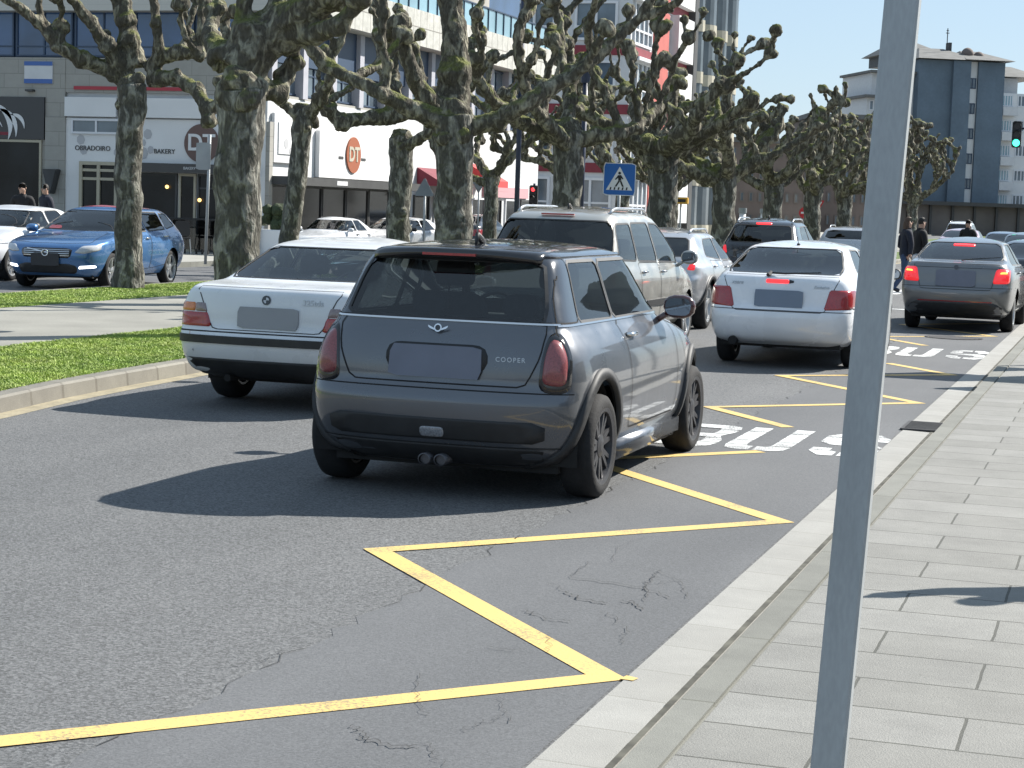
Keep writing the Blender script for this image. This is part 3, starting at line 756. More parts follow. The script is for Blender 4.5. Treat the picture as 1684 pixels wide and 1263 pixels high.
def mirror_part(parent, x, y, z, side, m, cap=None, sz=(.20, .11, .15)):
    b = MB(); n = 14; vs = []; fs = []
    for i in range(9):
        t = -1 + 2 * i / 8; rr = math.sqrt(max(0, 1 - abs(t)**2.6))
        for k in range(n):
            a = 2 * PI * k / n; ca, sa = math.cos(a), math.sin(a)
            ux = math.copysign(abs(ca)**.8, ca); uz = math.copysign(abs(sa)**.8, sa)
            yy = t * sz[1] * (1.0 if t > 0 else .35)
            vs.append((ux * rr * sz[0] / 2, yy, uz * rr * sz[2] / 2))
    for i in range(8):
        for k in range(n): fs.append((i * n + k, i * n + (k + 1) % n, (i + 1) * n + (k + 1) % n, (i + 1) * n + k))
    b.add(vs, fs)
    b.tube([(-side * sz[0] * .3, 0, -sz[2] * .25), (-side * (sz[0] * .5 + .09), .0, -sz[2] * .8)], .022, 8)
    o = b.build('mirror', m, parent, smooth=True); o.location = (x, y, z)
    g = MB(); g.prism(smooth_poly([(-sz[0] * .40, -sz[2] * .36), (sz[0] * .40, -sz[2] * .36), (sz[0] * .40, sz[2] * .36), (-sz[0] * .40, sz[2] * .36)], 20, .05), .003, Matrix.Translation((0, -sz[1] * .32, 0)) @ Matrix.Rotation(PI / 2, 4, 'X'))
    g.build('mirror_glass', K['mirror'], o)
    return o
K['mirror'] = mat('mirror_glass', (.25, .27, .3), .04, metal=1.)

def badge_text(parent, txt, size, skin, side, a, b_, m, name='lettering', off=.004, ext=.002, shear=0.0, spacing=1.0):
    """short lettering lying on the shell"""
    cu = bpy.data.curves.new(name, 'FONT'); cu.body = txt; cu.size = size; cu.extrude = ext; cu.align_x = 'CENTER'; cu.shear = shear; cu.space_character = spacing
    cu.offset = size * .012
    tmp = bpy.data.objects.new(name, cu); col.objects.link(tmp); dg = bpy.context.evaluated_depsgraph_get()
    me = bpy.data.meshes.new_from_object(tmp.evaluated_get(dg)); bpy.data.objects.remove(tmp)
    for v in me.vertices:
        h, nn = skin.hit(side, a + v.co.x * (1 if side == 'B' else -1), b_ + v.co.y); v.co = h + nn * (off + v.co.z)
    me.name = name
    return link_mesh(name, me, m, parent)

def lining(bms, skin, parent, th=.014):
    """inner face of the shell, seen through the windows"""
    b = MB()
    for vs, fs in bms: b.add([v - skin.normal(v) * th for v in vs], [f[::-1] for f in fs])
    me = bpy.data.meshes.new('cabin_lining'); me.from_pydata(b.v, [], b.f); me.update()
    return link_mesh('cabin_lining', me, K['interior'], parent, smooth=True)
def grab(bm):
    bm.verts.ensure_lookup_table(); bm.verts.index_update()
    return [v.co.copy() for v in bm.verts], [tuple(v.index for v in f.verts) for f in bm.faces]

def make_car(name, sp, loc, rz, label, cat='car', group=None, **k):
    """body shell cut open for windows, doors and lamps, with wheels, seats and trim as parts"""
    hi = sp.get('detail', True)
    root = empty(name, loc, rz); tag(root, label, cat, group)
    bm = hull_mesh(sp, 76 if hi else 40, 56 if hi else 32); skin = Skin(bm)
    paint = sp['paint']; shell_m = [paint, K['interior']]
    H, belt = sp['H'], sp['belt']
    wr, yr, yf = sp['wr'], sp['axle_r'], sp['axle_f']
    hw = mono(sp['width'])(.45)
    for sd in 'RL':     # wheel arches
        for ya in (yr, yf):
            fs = cut_faces(bm, [(ya + (wr + .045) * math.cos(2 * PI * i / 28), wr + .01 + (wr + .045) * math.sin(2 * PI * i / 28)) for i in range(28)], sd, .3)
            bmesh.ops.delete(bm, geom=fs, context='FACES')
    # windows
    gm = sp.get('glass', K['glass'])
    for nm, poly, sd, g in sp['windows']:
        rr = sp.get('win_r', .035)
        sides = 'RL' if sd == 'S' else sd
        for s_ in sides:
            P = smooth_poly(poly, 26 if hi else 16, rr)
            fs = cut_faces(bm, P, s_, .12)
            bmesh.ops.delete(bm, geom=fs, context='FACES')
            patch(skin, poly, s_, off=-.003, r=rr, n=36 if hi else 20, skirt=0, rings=5).build(nm, K[g] if g else gm, root, smooth=True)
            if hi: 
                wb = MB(); ribbon(skin, smooth_poly([( p[0], p[1]) for p in poly], 40, rr), s_, .022, off=.0008, thick=.001, mb=wb, closed=True)
                wb.build('window_seal', K['black'], root)
    # separate panels
    shells = []
    for nm, poly, sd, thr, hd in sp.get('panels', []):
        for s_ in ('RL' if sd == 'S' else sd):
            P = smooth_poly(poly, 30 if hi else 16, .04)
            fs = cut_faces(bm, P, s_, thr)
            if not fs: continue
            pb = split_off(bm, fs)
            shells.append(grab(pb)); po = bm_obj(nm, pb, paint, root, smooth=True); skin.smooth_as(po)
            if hi: ribbon(skin, smooth_poly(poly, 60, .04), s_, .008, off=.003, closed=True).build('seam', K['dark_line'], po)
            if hd:
                hy, hz, hm = hd
                c, nn = skin.hit(s_, hy, hz); hb = MB()
                sg = 1 if s_ == 'R' else -1
                hb.tube([(c.x + sg * .004, hy - .085, hz), (c.x + sg * .032, hy - .05, hz), (c.x + sg * .032, hy + .05, hz), (c.x + sg * .004, hy + .085, hz)], [.012, .014, .014, .012], 8)
                hb.build('handle', hm, po, smooth=True)
    shells.append(grab(bm)); body = bm_obj('body', bm, paint, root, smooth=True); skin.smooth_as(body)
    lining(shells, skin, root)
    # underbody, arches
    zb = sp['rear'][0][0]
    ub = MB(); ub.box(-hw * .80, hw * .80, sp['rear'][0][1] + .06, sp['front'][0][1] - .1, zb - .03, zb + .12)
    ub.box(-hw * .88, hw * .88, yr + wr + .1, yf - wr - .1, zb - .0, zb + .1); ub.build('underbody', K['under'], root)
    for sx in (-1, 1):
        for ya in (yr, yf):
            n = 16; ra = wr + .05; wl = MB()
            vs = []
            for i in range(n + 1):
                a = PI * (-.08 + 1.16 * i / n); vs += [(sx * (hw - .05), ya + ra * math.cos(a), wr + ra * math.sin(a)), (sx * (hw - .38), ya + ra * math.cos(a), wr + ra * math.sin(a))]
            wl.add(vs, [(2 * i, 2 * i + 1, 2 * i + 3, 2 * i + 2) for i in range(n)] + [tuple(2 * i + 1 for i in range(n + 1))])
            wl.build('wheel_housing', K['under'], root)
    tw = hw - sp.get('wheel_in', .115)
    for sx in (-1, 1):
        for ya in (yr, yf):
            make_wheel(root, sx * tw, ya, wr, sp.get('tyre_w', .20), sp.get('rim_r', wr * .68), sp.get('rim_m', K['alloy']), sp.get('spokes', 5), sp.get('rim_style', 'single'), sx, 40 if hi else 24, k.get('steer', 0) if ya == yf else 0)
    # cabin
    if sp.get('cabin', True):
        sm = K[sp.get('seat_m', 'seat')]; sy = sp['seat_y']; sz = sp.get('seat_z', .42); sh = sp.get('seat_h', .60)
        for sx in (-1, 1): seat(root, sx * .36, sy, sz, sm, h=sh)
        rb = MB(); ry = sp['rear_seat_y']
        rb.box(-.60, .60, ry - .1, ry + .04, sz - .05, sp.get('rear_seat_top', belt - .02)); rb.box(-.60, .60, ry, ry + .5, sz - .1, sz + .03)
        for hx in sp.get('rear_rests', (-.33, .33)): headrest(rb, hx, ry, sp.get('rear_seat_top', belt - .02) + .01, .26, .13)
        rb.build('rear_bench', sm, root, bevel=.02)
        db = MB(); dy = sp['dash_y']; db.box(-.66, .66, dy - .15, dy + .30, belt - .30, belt - .06); db.build('dashboard', K['interior'], root, bevel=.03)
        fl = MB(); fl.box(-hw * .85, hw * .85, ry - .1, dy + .2, zb + .1, zb + .14); fl.build('cabin_floor', K['interior'], root)
        st = MB(); c = Vector((-.36, dy - .32, belt - .07)); pts = [(c.x + .18 * math.cos(2 * PI * i / 20), c.y + .08 * math.sin(2 * PI * i / 20), c.z + .16 * math.sin(2 * PI * i / 20)) for i in range(21)]
        st.tube(pts, .015, 6, False); st.tube([c + Vector((-.17, 0, 0)), c + Vector((.17, 0, 0))], .02, 6); st.build('steering_wheel', K['black'], root)
    # lamps
    for nm, poly, sd, mk, dome, rad in sp.get('lamps', []):
        for mx in (1, -1):
            P = [(p[0] * mx, p[1]) for p in poly] if sd in 'BF' else poly
            s_ = sd if sd in 'BF' else ('R' if mx == 1 else 'L')
            patch(skin, P, s_, off=.004, dome=dome, r=rad, n=32, rings=5).build(nm, K[mk], root, smooth=True)
    for nm, poly, sd, mk, off, dome, rad in sp.get('trim', []):
        for s_ in ('RL' if sd == 'S' else sd):
            patch(skin, poly, s_, off=off, dome=dome, r=rad, n=36, rings=5).build(nm, K[mk] if isinstance(mk, str) else mk, root, smooth=True)
    for nm, pts, sd, wd, mk, th in sp.get('lines', []):
        for s_ in ('RL' if sd == 'S' else sd):
            ribbon(skin, pts, s_, wd, off=.003, thick=th).build(nm, K[mk] if isinstance(mk, str) else mk, root)
    if 'arch_trim' in sp:
        aw, am = sp['arch_trim']
        for s_ in 'RL':
            for ya in (yr, yf):
                ribbon(skin, arc(ya, wr + .01, wr + .045 + aw / 2, -22, 202, 30), s_, aw, off=.004, thick=.018).build('wheel_arch_trim', am, root, smooth=True)
    if 'mirror' in sp:
        mx_, my_, mz_, mm_, msz = sp['mirror']
        for sx in (-1, 1): mirror_part(root, sx * mx_, my_, mz_, sx, mm_, sz=msz)
    if 'rails' in sp:
        y0, y1, rx, rz0, rm = sp['rails']
        for sx in (-1, 1):
            b = MB(); pts = []
            for i in range(15):
                t = i / 14; y = y0 + (y1 - y0) * t; h, nn = skin.hit('T', sx * rx, y); lift = .055 * min(1, math.sin(PI * t) * 3.2)
                pts.append((h.x, y, h.z + lift + .004))
            b.tube(pts, .017, 8); b.build('roof_rail', rm, root, smooth=True)
    if 'antenna' in sp:
        ay, al = sp['antenna']; h, nn = skin.hit('T', 0, ay); b = MB()
        if al < 0: b.tube([(0, ay + .09, h.z), (0, ay + .02, h.z + .025), (0, ay - .05, h.z + .055), (0, ay - .07, h.z + .0)], [.012, .022, .016, .01], 8)
        else: b.tube([(0, ay, h.z - .01), (0, ay, h.z + .02)], .02, 8); b.tube([(0, ay, h.z + .01), (0, ay - al * .75, h.z + al * .6)], .004, 6)
        b.build('antenna', K['black'], root, smooth=True)
    return root, skin
K['dark_line'] = mat('panel_gap', (.01, .01, .011), .9)

def warp(root, fz, fx=None, fy=None):
    """reshape a finished car along its height and width (wheels keep their size)"""
    seen = set()
    def go(o, base):
        for ch in o.children:
            if ch.name.split('.')[0] == 'wheel': 
                if fx: ch.location.x *= fx(.5)
                continue
            if ch.location.length > 1e-6:
                p = ch.location; ch.location = (p.x * (fx(p.z) if fx else 1), p.y, fz(p.z)); continue
            if ch.type == 'MESH' and ch.data.name not in seen:
                seen.add(ch.data.name); me = ch.data; n = len(me.vertices); a = np.empty(n * 3); me.vertices.foreach_get('co', a); a = a.reshape(-1, 3)
                z = a[:, 2].copy()
                if fx: a[:, 0] *= [fx(q) for q in z]
                a[:, 2] = [fz(q) for q in z]
                me.vertices.foreach_set('co', a.ravel()); me.update()
            go(ch, base)
    go(root, None)
# ---------------------------------------------------------------- grey three-door hatchback in front
K['mini_paint'] = carpaint('gunmetal_paint', (.102, .110, .125), .60, .32, 1.0)
K['mini_roof'] = carpaint('dark_roof_paint', (.04, .045, .055), .4, .22, 1.0)
K['mini_black'] = mat('greyed_black_plastic', (.018, .019, .021), .62, var=.3, vscale=6)
K['grey_alloy'] = mat('worn_grey_alloy', (.055, .055, .06), .42, metal=.5, var=.2)
K['dull_lamp'] = mat('dull_lamp', (.20, .21, .23), .25, coat=.8, v2amt=.3, v2scale=90)
K['mirror_red'] = mat('dark_red_mirror_cap', (.05, .008, .008), .25, coat=1.)
sp = dict(L=3.655, H=1.416, belt=.97, wr=.308, axle_r=-1.235, axle_f=1.232, tyre_w=.215, rim_r=.218, spokes=7, rim_style='double', rim_m=K['grey_alloy'], wheel_in=.088,
    paint=K['mini_paint'], taper=.045,
    rear=[(.20, -1.62), (.27, -1.73), (.36, -1.785), (.48, -1.822), (.57, -1.828), (.605, -1.812), (.622, -1.782), (.72, -1.775), (.85, -1.755), (.94, -1.725), (.975, -1.70), (1.0, -1.682), (1.15, -1.60), (1.29, -1.51), (1.335, -1.47), (1.36, -1.42), (1.385, -1.22), (1.402, -.9), (1.412, -.6), (1.416, -.40)],
    front=[(.20, 1.66), (.35, 1.79), (.5, 1.825), (.6, 1.80), (.7, 1.74), (.80, 1.58), (.87, 1.30), (.92, 1.02), (.955, .84), (1.0, .74), (1.15, .54), (1.29, .36), (1.34, .27), (1.37, .12), (1.392, -.06), (1.405, -.2), (1.412, -.30), (1.416, -.38)],
    width=[(.20, .71), (.27, .775), (.36, .82), (.50, .842), (.62, .844), (.74, .838), (.84, .82), (.92, .79), (.96, .765), (1.0, .745), (1.15, .69), (1.28, .64), (1.335, .605), (1.37, .53), (1.395, .40), (1.410, .22), (1.416, .06)],
    bow=[(0, .44), (.58, .42), (.66, .33), (.95, .28), (1.0, .22), (1.3, .20), (1.416, .2)], bowf=[(0, .85), (.6, .95), (.9, .75), (1.0, .40), (1.3, .30), (1.416, .2)],
    glass=K['glass_mid'], win_r=.03,
    windows=[('rear_window', [(-.635, 1.0), (.635, 1.0), (.60, 1.17), (.555, 1.315), (-.555, 1.315), (-.60, 1.17)], 'B', 'glass_rear'),
             ('quarter_window', [(-1.30, .992), (-.60, .985), (-.60, 1.318), (-1.20, 1.318)], 'S', None),
             ('door_window', [(-.575, .985), (.60, .985), (.26, 1.318), (-.575, 1.318)], 'S', None),
             ('windscreen', [(-.66, 1.0), (.66, 1.0), (.56, 1.315), (-.56, 1.315)], 'F', 'glass')],
    panels=[('tailgate', [(-.655, .985), (.655, .985), (.60, .80), (.515, .642), (-.515, .642), (-.60, .80)], 'B', .25, None),
            ('door', [(-.60, .36), (.62, .36), (.66, .60), (.66, .975), (-.60, .975)], 'S', .25, (-.44, .885, K['chrome'])),
            ('rear_pillar', [(-1.78, .995), (-1.31, .992), (-1.205, 1.335), (-1.60, 1.335)], 'S', .10, None),
            ('bonnet', [(-.60, .80), (.60, .80), (.62, 1.62), (-.62, 1.62)], 'T', .5, None)],
    seat_y=-.35, rear_seat_y=-1.02, dash_y=.62, seat_z=.48, seat_h=.62, rear_seat_top=.98, rear_rests=(-.30, .30), seat_m='seat',
    mirror=(.93, .47, 1.02, K['mirror_red'], (.22, .12, .16)), antenna=(-1.02, .0))
sp['antenna'] = (-1.05, -1)
LIGHT = [(.665, .625), (.775, .632), (.772, .80), (.735, .915), (.665, .925), (.61, .80), (.575, .66)]
LIGHT = [(.600, .650), (.742, .642), (.752, .80), (.722, .905), (.668, .925), (.625, .82)]
big = lambda P, k: [((p[0] - .675) * k + .675, (p[1] - .785) * k + .785) for p in P]
sp['lamps'] = [('tail_lamp_surround', big(LIGHT, 1.20), 'B', 'gloss_black', .002, .06), ('tail_lamp', big(LIGHT, .93), 'B', 'pale_red_lamp', .022, .045)]
sp['trim'] = [('plate_recess', [(-.26, .695), (.26, .695), (.315, .765), (.29, .858), (-.29, .858), (-.315, .765)], 'B', 'mini_black', .003, 0, .07),
              ('lower_valance', [(-.74, .21), (.74, .21), (.79, .325), (-.79, .325)], 'B', 'mini_black', .004, 0, .03),
              ('bumper_insert', [(-.62, .36), (.62, .36), (.66, .44), (.60, .475), (-.60, .475), (-.66, .44)], 'B', 'mini_black', .007, 0, .03)]
sp['lines'] = [('belt_trim', [(-.70, .985), (.70, .985)], 'B', .012, 'chrome', .003), ('belt_trim', [(-1.60, .978), (.72, .976)], 'S', .012, 'chrome', .003),
               ('bumper_lip', [(-.77, .615), (.77, .615)], 'B', .006, 'dark_line', 0),
               ('bumper_lip', [(-.78, .335), (-.4, .33), (.4, .33), (.78, .335)], 'B', .006, 'dark_line', 0),
               ('side_seam', [(.97, .56), (.80, .93)], 'S', .006, 'dark_line', 0),
               ('roof_gutter', [(-1.40, 1.342), (.22, 1.342)], 'S', .018, 'mini_roof', .008)]
sp['arch_trim'] = (.060, K['mini_black'])
mini, skn = make_car('hatchback', sp, (-3.755, 11.95, 0), 0.0, 'dark grey three-door hatchback with black wheels and black roof, nearest car on the road', 'car')
MINI_AT = (-3.725, 11.95)
# roof skin in the darker tone, spoiler, plate, badge, exhausts
bmh = hull_mesh(sp, 76, 56)
fs = cut_faces(bmh, smooth_poly([(-.60, -1.50), (.60, -1.50), (.60, .30), (-.60, .30)], 40, .12), 'T', .62, guard=lambda c: c.z > 1.325)
nb = split_off(bmh, fs); bmh.free()
for v in nb.verts: v.co.z += .004
bmesh.ops.recalc_face_normals(nb, faces=nb.faces[:])
bm_obj('roof_panel', nb, K['mini_roof'], mini, smooth=True)
b = MB(); xs_ = np.linspace(-.60, .60, 25); vs = []; fs = []
for x in xs_ * .90:
    t = abs(x) / .54; h1, _q = skn.hit('T', x * .97, -1.28); drop = .030 * t**2.5
    yb = -1.60 + .13 * t**2.5
    vs += [(x, -1.26, h1.z + .002), (x, (yb - 1.26) / 2, h1.z + .004 - .006), (x, yb, 1.368 - drop), (x, yb + .008, 1.330 - drop), (x, -1.47, 1.318 - drop * .5)]
for i in range(24):
    for k in range(4): fs.append((i * 5 + k, i * 5 + k + 1, (i + 1) * 5 + k + 1, (i + 1) * 5 + k))
fs += [tuple(range(5)), tuple(24 * 5 + k for k in range(4, -1, -1))]
b.add(vs, fs); spo = b.build('roof_spoiler', K['gloss_black'], mini, smooth=True)
b = MB(); b.box(-.17, .17, -1.604, -1.590, 1.336, 1.350); b.build('high_brake_lamp', K['red_lamp'], spo)
b = MB(); b.prism(smooth_poly([(-.275, -.088), (.275, -.088), (.275, .088), (-.275, .088)], 24, .012), .008, Matrix.Translation((0, -1.780, .760)) @ Matrix.Rotation(R(83), 4, 'X'))
b.build('plate', K['plate'], mini)
b = MB()
for sx in (-1, 1): b.prism([(sx * .022, -.004), (sx * .062, .014), (sx * .060, .004), (sx * .05, -.004), (sx * .022, -.014)], .003, Matrix.Translation((0, -1.748, .945)) @ Matrix.Rotation(R(78), 4, 'X'))
b.prism([(math.cos(a * PI / 10) * .024, math.sin(a * PI / 10) * .024) for a in range(20)], .005, Matrix.Translation((0, -1.747, .945)) @ Matrix.Rotation(R(78), 4, 'X'))
b.build('badge', K['chrome'], mini)
b = MB(); b.prism([(math.cos(a * PI / 10) * .016, math.sin(a * PI / 10) * .016) for a in range(20)], .006, Matrix.Translation((0, -1.7475, .945)) @ Matrix.Rotation(R(78), 4, 'X'))
b.build('badge_disc', K['gloss_black'], mini)
badge_text(mini, 'COOPER', .036, skn, 'B', .435, .775, K['alloy'], spacing=1.3, off=.002, ext=.001)
b = MB()
for sx in (-1, 1):
    vs, fs = lathe([(0, .030), (.0, .037), (.22, .037)], 18); b.add([(sx * .047, -1.80 + v[0], .235 + v[2] * 1.0) if False else (sx * .047 + v[1], -1.79 + v[0], .235 + v[2]) for v in vs], fs)
    vs, fs = lathe([(.01, .001), (.01, .031)], 18); b.add([(sx * .047 + v[1], -1.78 + v[0], .235 + v[2]) for v in vs], fs)
b.build('exhaust_tips', K['dark_alloy'], mini, smooth=True).name = 'exhaust_pipe'
b = patch(skn, [(-.07, .375), (.07, .375), (.07, .43), (-.07, .43)], 'B', off=.012, dome=.006, r=.02, n=24); b.build('fog_lamp', K['dull_lamp'], mini, smooth=True)
b = patch(skn, [(.93, .885), (1.0, .885), (1.0, .92), (.93, .92)], 'R', off=.003, dome=.006, r=.015, n=20); b.build('side_repeater', K['clear'], mini, smooth=True)
for sx in (-1, 1):
    b = MB(); b.box(sx * .775 - .05, sx * .775 + .05, -.84, .86, .165, .33); b.build('sill', K['mini_paint'], mini, bevel=.035, smooth=True)
for ch in list(mini.children):
    if ch.name.startswith('rear_pillar'): ch.data.materials[0] = K['mini_roof']
warp(mini, mono([(0, 0), (.45, .45), (.62, .650), (.97, 1.018), (1.0, 1.048), (1.32, 1.39), (1.42, 1.495), (1.6, 1.69)]), mono([(0, 1.035), (.6, 1.04), (.8, 1.02), (.97, .98), (1.4, .965), (1.6, .965)]))
# ---------------------------------------------------------------- the other cars
def lerp_shape(tab, f): return [(a, b * f) for a, b in tab]
K['white_paint_old'] = carpaint('old_white_paint', (.62, .64, .66), .0, .32, .6)
K['white_car'] = carpaint('white_paint', (.66, .68, .71), .0, .25, .8)
K['beige_paint'] = carpaint('champagne_paint', (.40, .39, .355), .55, .34, 1.0)
K['silver_paint'] = carpaint('silver_paint', (.46, .47, .49), .6, .32, 1.0)
K['grey_paint'] = carpaint('mid_grey_paint', (.15, .155, .16), .55, .36, 1.0)
K['black_paint'] = carpaint('black_paint', (.02, .022, .028), .3, .25, 1.0)
K['blue_paint'] = carpaint('bright_blue_paint', (.065, .175, .38), .45, .30, 1.0)
K['steel_blue_paint'] = carpaint('steel_blue_paint', (.07, .11, .19), .5, .32, 1.0)
K['roof_red'] = carpaint('red_gloss', (.35, .03, .03), .2, .3, 1.0)
K['pink_paint'] = carpaint('pale_pink_paint', (.50, .36, .42), .1, .3, 1.0)

K['plate_pale'] = mat('pale_blank_plate', (.27, .28, .30), .5, var=.05); K['plate_mid'] = mat('blue_grey_blank_plate', (.15, .19, .25), .5, var=.05)
K['grey_lamp'] = mat('grey_lamp', (.20, .15, .15), .2, coat=1.0, v2amt=.2, v2scale=80)
# --- white saloon on the left
e36 = dict(L=4.43, H=1.39, belt=.95, wr=.312, axle_r=-1.22, axle_f=1.48, tyre_w=.225, rim_r=.20, spokes=7, wheel_in=.12, paint=K['white_paint_old'], taper=.05,
    rear=[(.24, -1.86), (.30, -2.08), (.38, -2.155), (.48, -2.20), (.565, -2.215), (.60, -2.205), (.635, -2.17), (.66, -2.145), (.80, -2.14), (.93, -2.125), (.972, -2.10), (.995, -2.04), (1.01, -1.85), (1.022, -1.62), (1.05, -1.52), (1.12, -1.36), (1.24, -1.09), (1.305, -.93), (1.335, -.80), (1.362, -.60), (1.38, -.35), (1.39, -.10)],
    front=[(.24, 1.95), (.35, 2.12), (.5, 2.2), (.58, 2.18), (.68, 2.12), (.78, 1.98), (.86, 1.55), (.92, 1.15), (.955, .92), (1.0, .82), (1.12, .60), (1.24, .38), (1.30, .25), (1.34, .12), (1.37, -.02), (1.385, -.06), (1.39, -.09)],
    width=[(.24, .74), (.30, .80), (.40, .835), (.52, .849), (.62, .849), (.76, .845), (.86, .825), (.94, .79), (.985, .755), (1.02, .72), (1.12, .67), (1.24, .60), (1.31, .555), (1.345, .48), (1.37, .36), (1.385, .20), (1.39, .06)],
    bow=[(0, .30), (.58, .28), (.64, .20), (.95, .19), (1.02, .18), (1.1, .20), (1.39, .2)], glass=K['glass'], win_r=.04,
    windows=[('rear_window', [(-.665, 1.045), (.665, 1.045), (.60, 1.16), (.525, 1.298), (-.525, 1.298), (-.60, 1.16)], 'B', None),
             ('rear_door_window', [(-1.05, .985), (-.22, .975), (-.22, 1.30), (-.66, 1.30)], 'S', None),
             ('door_window', [(-.16, .975), (.80, .97), (.34, 1.285), (-.16, 1.30)], 'S', None),
             ('windscreen', [(-.66, 1.0), (.66, 1.0), (.52, 1.29), (-.52, 1.29)], 'F', None)],
    panels=[('boot_lid', [(-.655, .985), (.655, .985), (.60, .93), (.475, .645), (-.475, .645), (-.60, .93)], 'B', .3, None),
            ('door', [(-.20, .34), (.80, .34), (.86, .60), (.86, .96), (-.20, .965)], 'S', .25, (-.05, .86, K['black'])),
            ('rear_door', [(-1.12, .62), (-.95, .40), (-.22, .34), (-.22, .965), (-1.12, .965)], 'S', .25, (-.95, .86, K['black']))],
    seat_y=-.25, rear_seat_y=-1.0, dash_y=.75, seat_z=.42, seat_h=.60, rear_seat_top=.98, rear_rests=(-.36, .36), seat_m='seat', seat_z_=.4,
    mirror=(.90, .62, 1.0, K['white_paint_old'], (.19, .11, .13)))
TL = [(.505, .665), (.835, .665), (.835, .845), (.56, .845)]
e36['lamps'] = [('tail_lamp', [(.485, .662), (.845, .662), (.845, .775), (.52, .775)], 'B', 'red_lamp', .006, .01),
                ('indicator_lamp', [(.64, .782), (.845, .782), (.835, .852), (.64, .852)], 'B', 'amber', .006, .01),
                ('reversing_lamp', [(.525, .782), (.632, .782), (.632, .852), (.548, .852)], 'B', 'grey_lamp', .006, .01)]
e36['trim'] = [('lower_valance', [(-.80, .245), (.80, .245), (.835, .41), (-.835, .41)], 'B', 'mini_black', .012, 0, .02)]
e36['lines'] = [('bumper_rub_strip', [(-.838, .565), (.838, .565)], 'B', .062, 'black', .010), ('bumper_line', [(-.84, .625), (.84, .625)], 'B', .014, 'dark_line', 0), ('side_rub_strip', [(-.85, .56), (.95, .56)], 'S', .05, 'black', .008),
                ('side_rub_strip', [(-2.0, .565), (-1.6, .565)], 'S', .05, 'black', .008)]
whitesal, ske = make_car('saloon_car', e36, (-6.49, 15.80, 0), 0.0, 'old white saloon with orange and red tail lamps, left of the dark grey hatchback', 'car')
b = MB(); b.prism(smooth_poly([(-.265, -.085), (.265, -.085), (.265, .085), (-.265, .085)], 24, .012), .006, Matrix.Translation((0.02, -2.146, .752)) @ Matrix.Rotation(R(88), 4, 'X')); b.build('plate', K['plate_pale'], whitesal)
b = MB(); b.prism([(math.cos(a * PI / 12) * .038, math.sin(a * PI / 12) * .038) for a in range(24)], .006, Matrix.Translation((0, -2.133, .895)) @ Matrix.Rotation(R(84), 4, 'X')); bd = b.build('badge', K['gloss_black'], whitesal)
b = MB()
for q in (0, 1):
    a0 = q * PI; b.prism([(0, 0)] + [(math.cos(a0 + a * PI / 12) * .024, math.sin(a0 + a * PI / 12) * .024) for a in range(7)], .0085, Matrix.Translation((0, -2.133, .895)) @ Matrix.Rotation(R(84), 4, 'X'))
b.build('badge_quarters', K['clear'], bd)
badge_text(whitesal, '325tds', .062, ske, 'B', .40, .868, K['alloy'], spacing=1.05)
b = MB(); b.tube([(-.36, -2.08, .25), (-.36, -1.8, .25)], .03, 14); b.build('exhaust_pipe', K['under'], whitesal)
warp(whitesal, mono([(0, 0), (.5, .5), (1.0, 1.0), (1.39, 1.39)]))

# --- white five-door in front of the hatchback
xs = dict(L=4.40, H=1.42, belt=.98, wr=.305, axle_r=-1.24, axle_f=1.36, tyre_w=.20, rim_r=.20, spokes=7, wheel_in=.12, paint=K['white_car'], taper=.06,
    rear=[(.26, -1.95), (.33, -2.12), (.45, -2.185), (.56, -2.20), (.64, -2.19), (.68, -2.15), (.72, -2.125), (.90, -2.10), (1.0, -2.07), (1.035, -2.02), (1.06, -1.93), (1.10, -1.78), (1.22, -1.45), (1.32, -1.18), (1.355, -1.04), (1.38, -.84), (1.405, -.5), (1.42, -.15)],
    front=[(.26, 1.9), (.4, 2.12), (.55, 2.18), (.68, 2.08), (.80, 1.80), (.90, 1.35), (.96, 1.05), (1.0, .92), (1.1, .75), (1.25, .45), (1.33, .27), (1.37, .12), (1.40, -.02), (1.415, -.08), (1.42, -.13)],
    width=[(.26, .74), (.33, .80), (.48, .84), (.62, .852), (.78, .845), (.90, .825), (.98, .79), (1.03, .755), (1.1, .70), (1.22, .63), (1.33, .565), (1.37, .49), (1.40, .34), (1.415, .18), (1.42, .06)],
    bow=[(0, .46), (.6, .44), (.72, .36), (1.0, .32), (1.1, .24), (1.42, .2)], glass=K['glass'], win_r=.05,
    windows=[('rear_window', [(-.66, 1.06), (.66, 1.06), (.60, 1.19), (.525, 1.335), (-.525, 1.335), (-.60, 1.19)], 'B', 'glass_mid'),
             ('rear_door_window', [(-1.10, 1.02), (-.25, 1.0), (-.25, 1.32), (-.80, 1.33)], 'S', None),
             ('door_window', [(-.19, 1.0), (.85, 1.0), (.36, 1.31), (-.19, 1.32)], 'S', None),
             ('windscreen', [(-.68, 1.02), (.68, 1.02), (.54, 1.32), (-.54, 1.32)], 'F', None)],
    panels=[('tailgate', [(-.66, 1.04), (.66, 1.04), (.57, .84), (.515, .645), (-.515, .645), (-.57, .84)], 'B', .25, None),
            ('door', [(-.22, .34), (.80, .34), (.90, .62), (.90, .98), (-.22, .98)], 'S', .25, (-.08, .88, K['white_car']))],
    seat_y=-.2, rear_seat_y=-1.0, dash_y=.8, seat_z=.45, rear_seat_top=1.0, seat_m='seat', mirror=(.92, .70, 1.03, K['black'], (.19, .11, .14)), antenna=(-.95, .16))
xs['lamps'] = [('tail_lamp', [(.50, .675), (.82, .690), (.83, .900), (.555, .90)], 'B', 'red_lamp', .012, .02)]
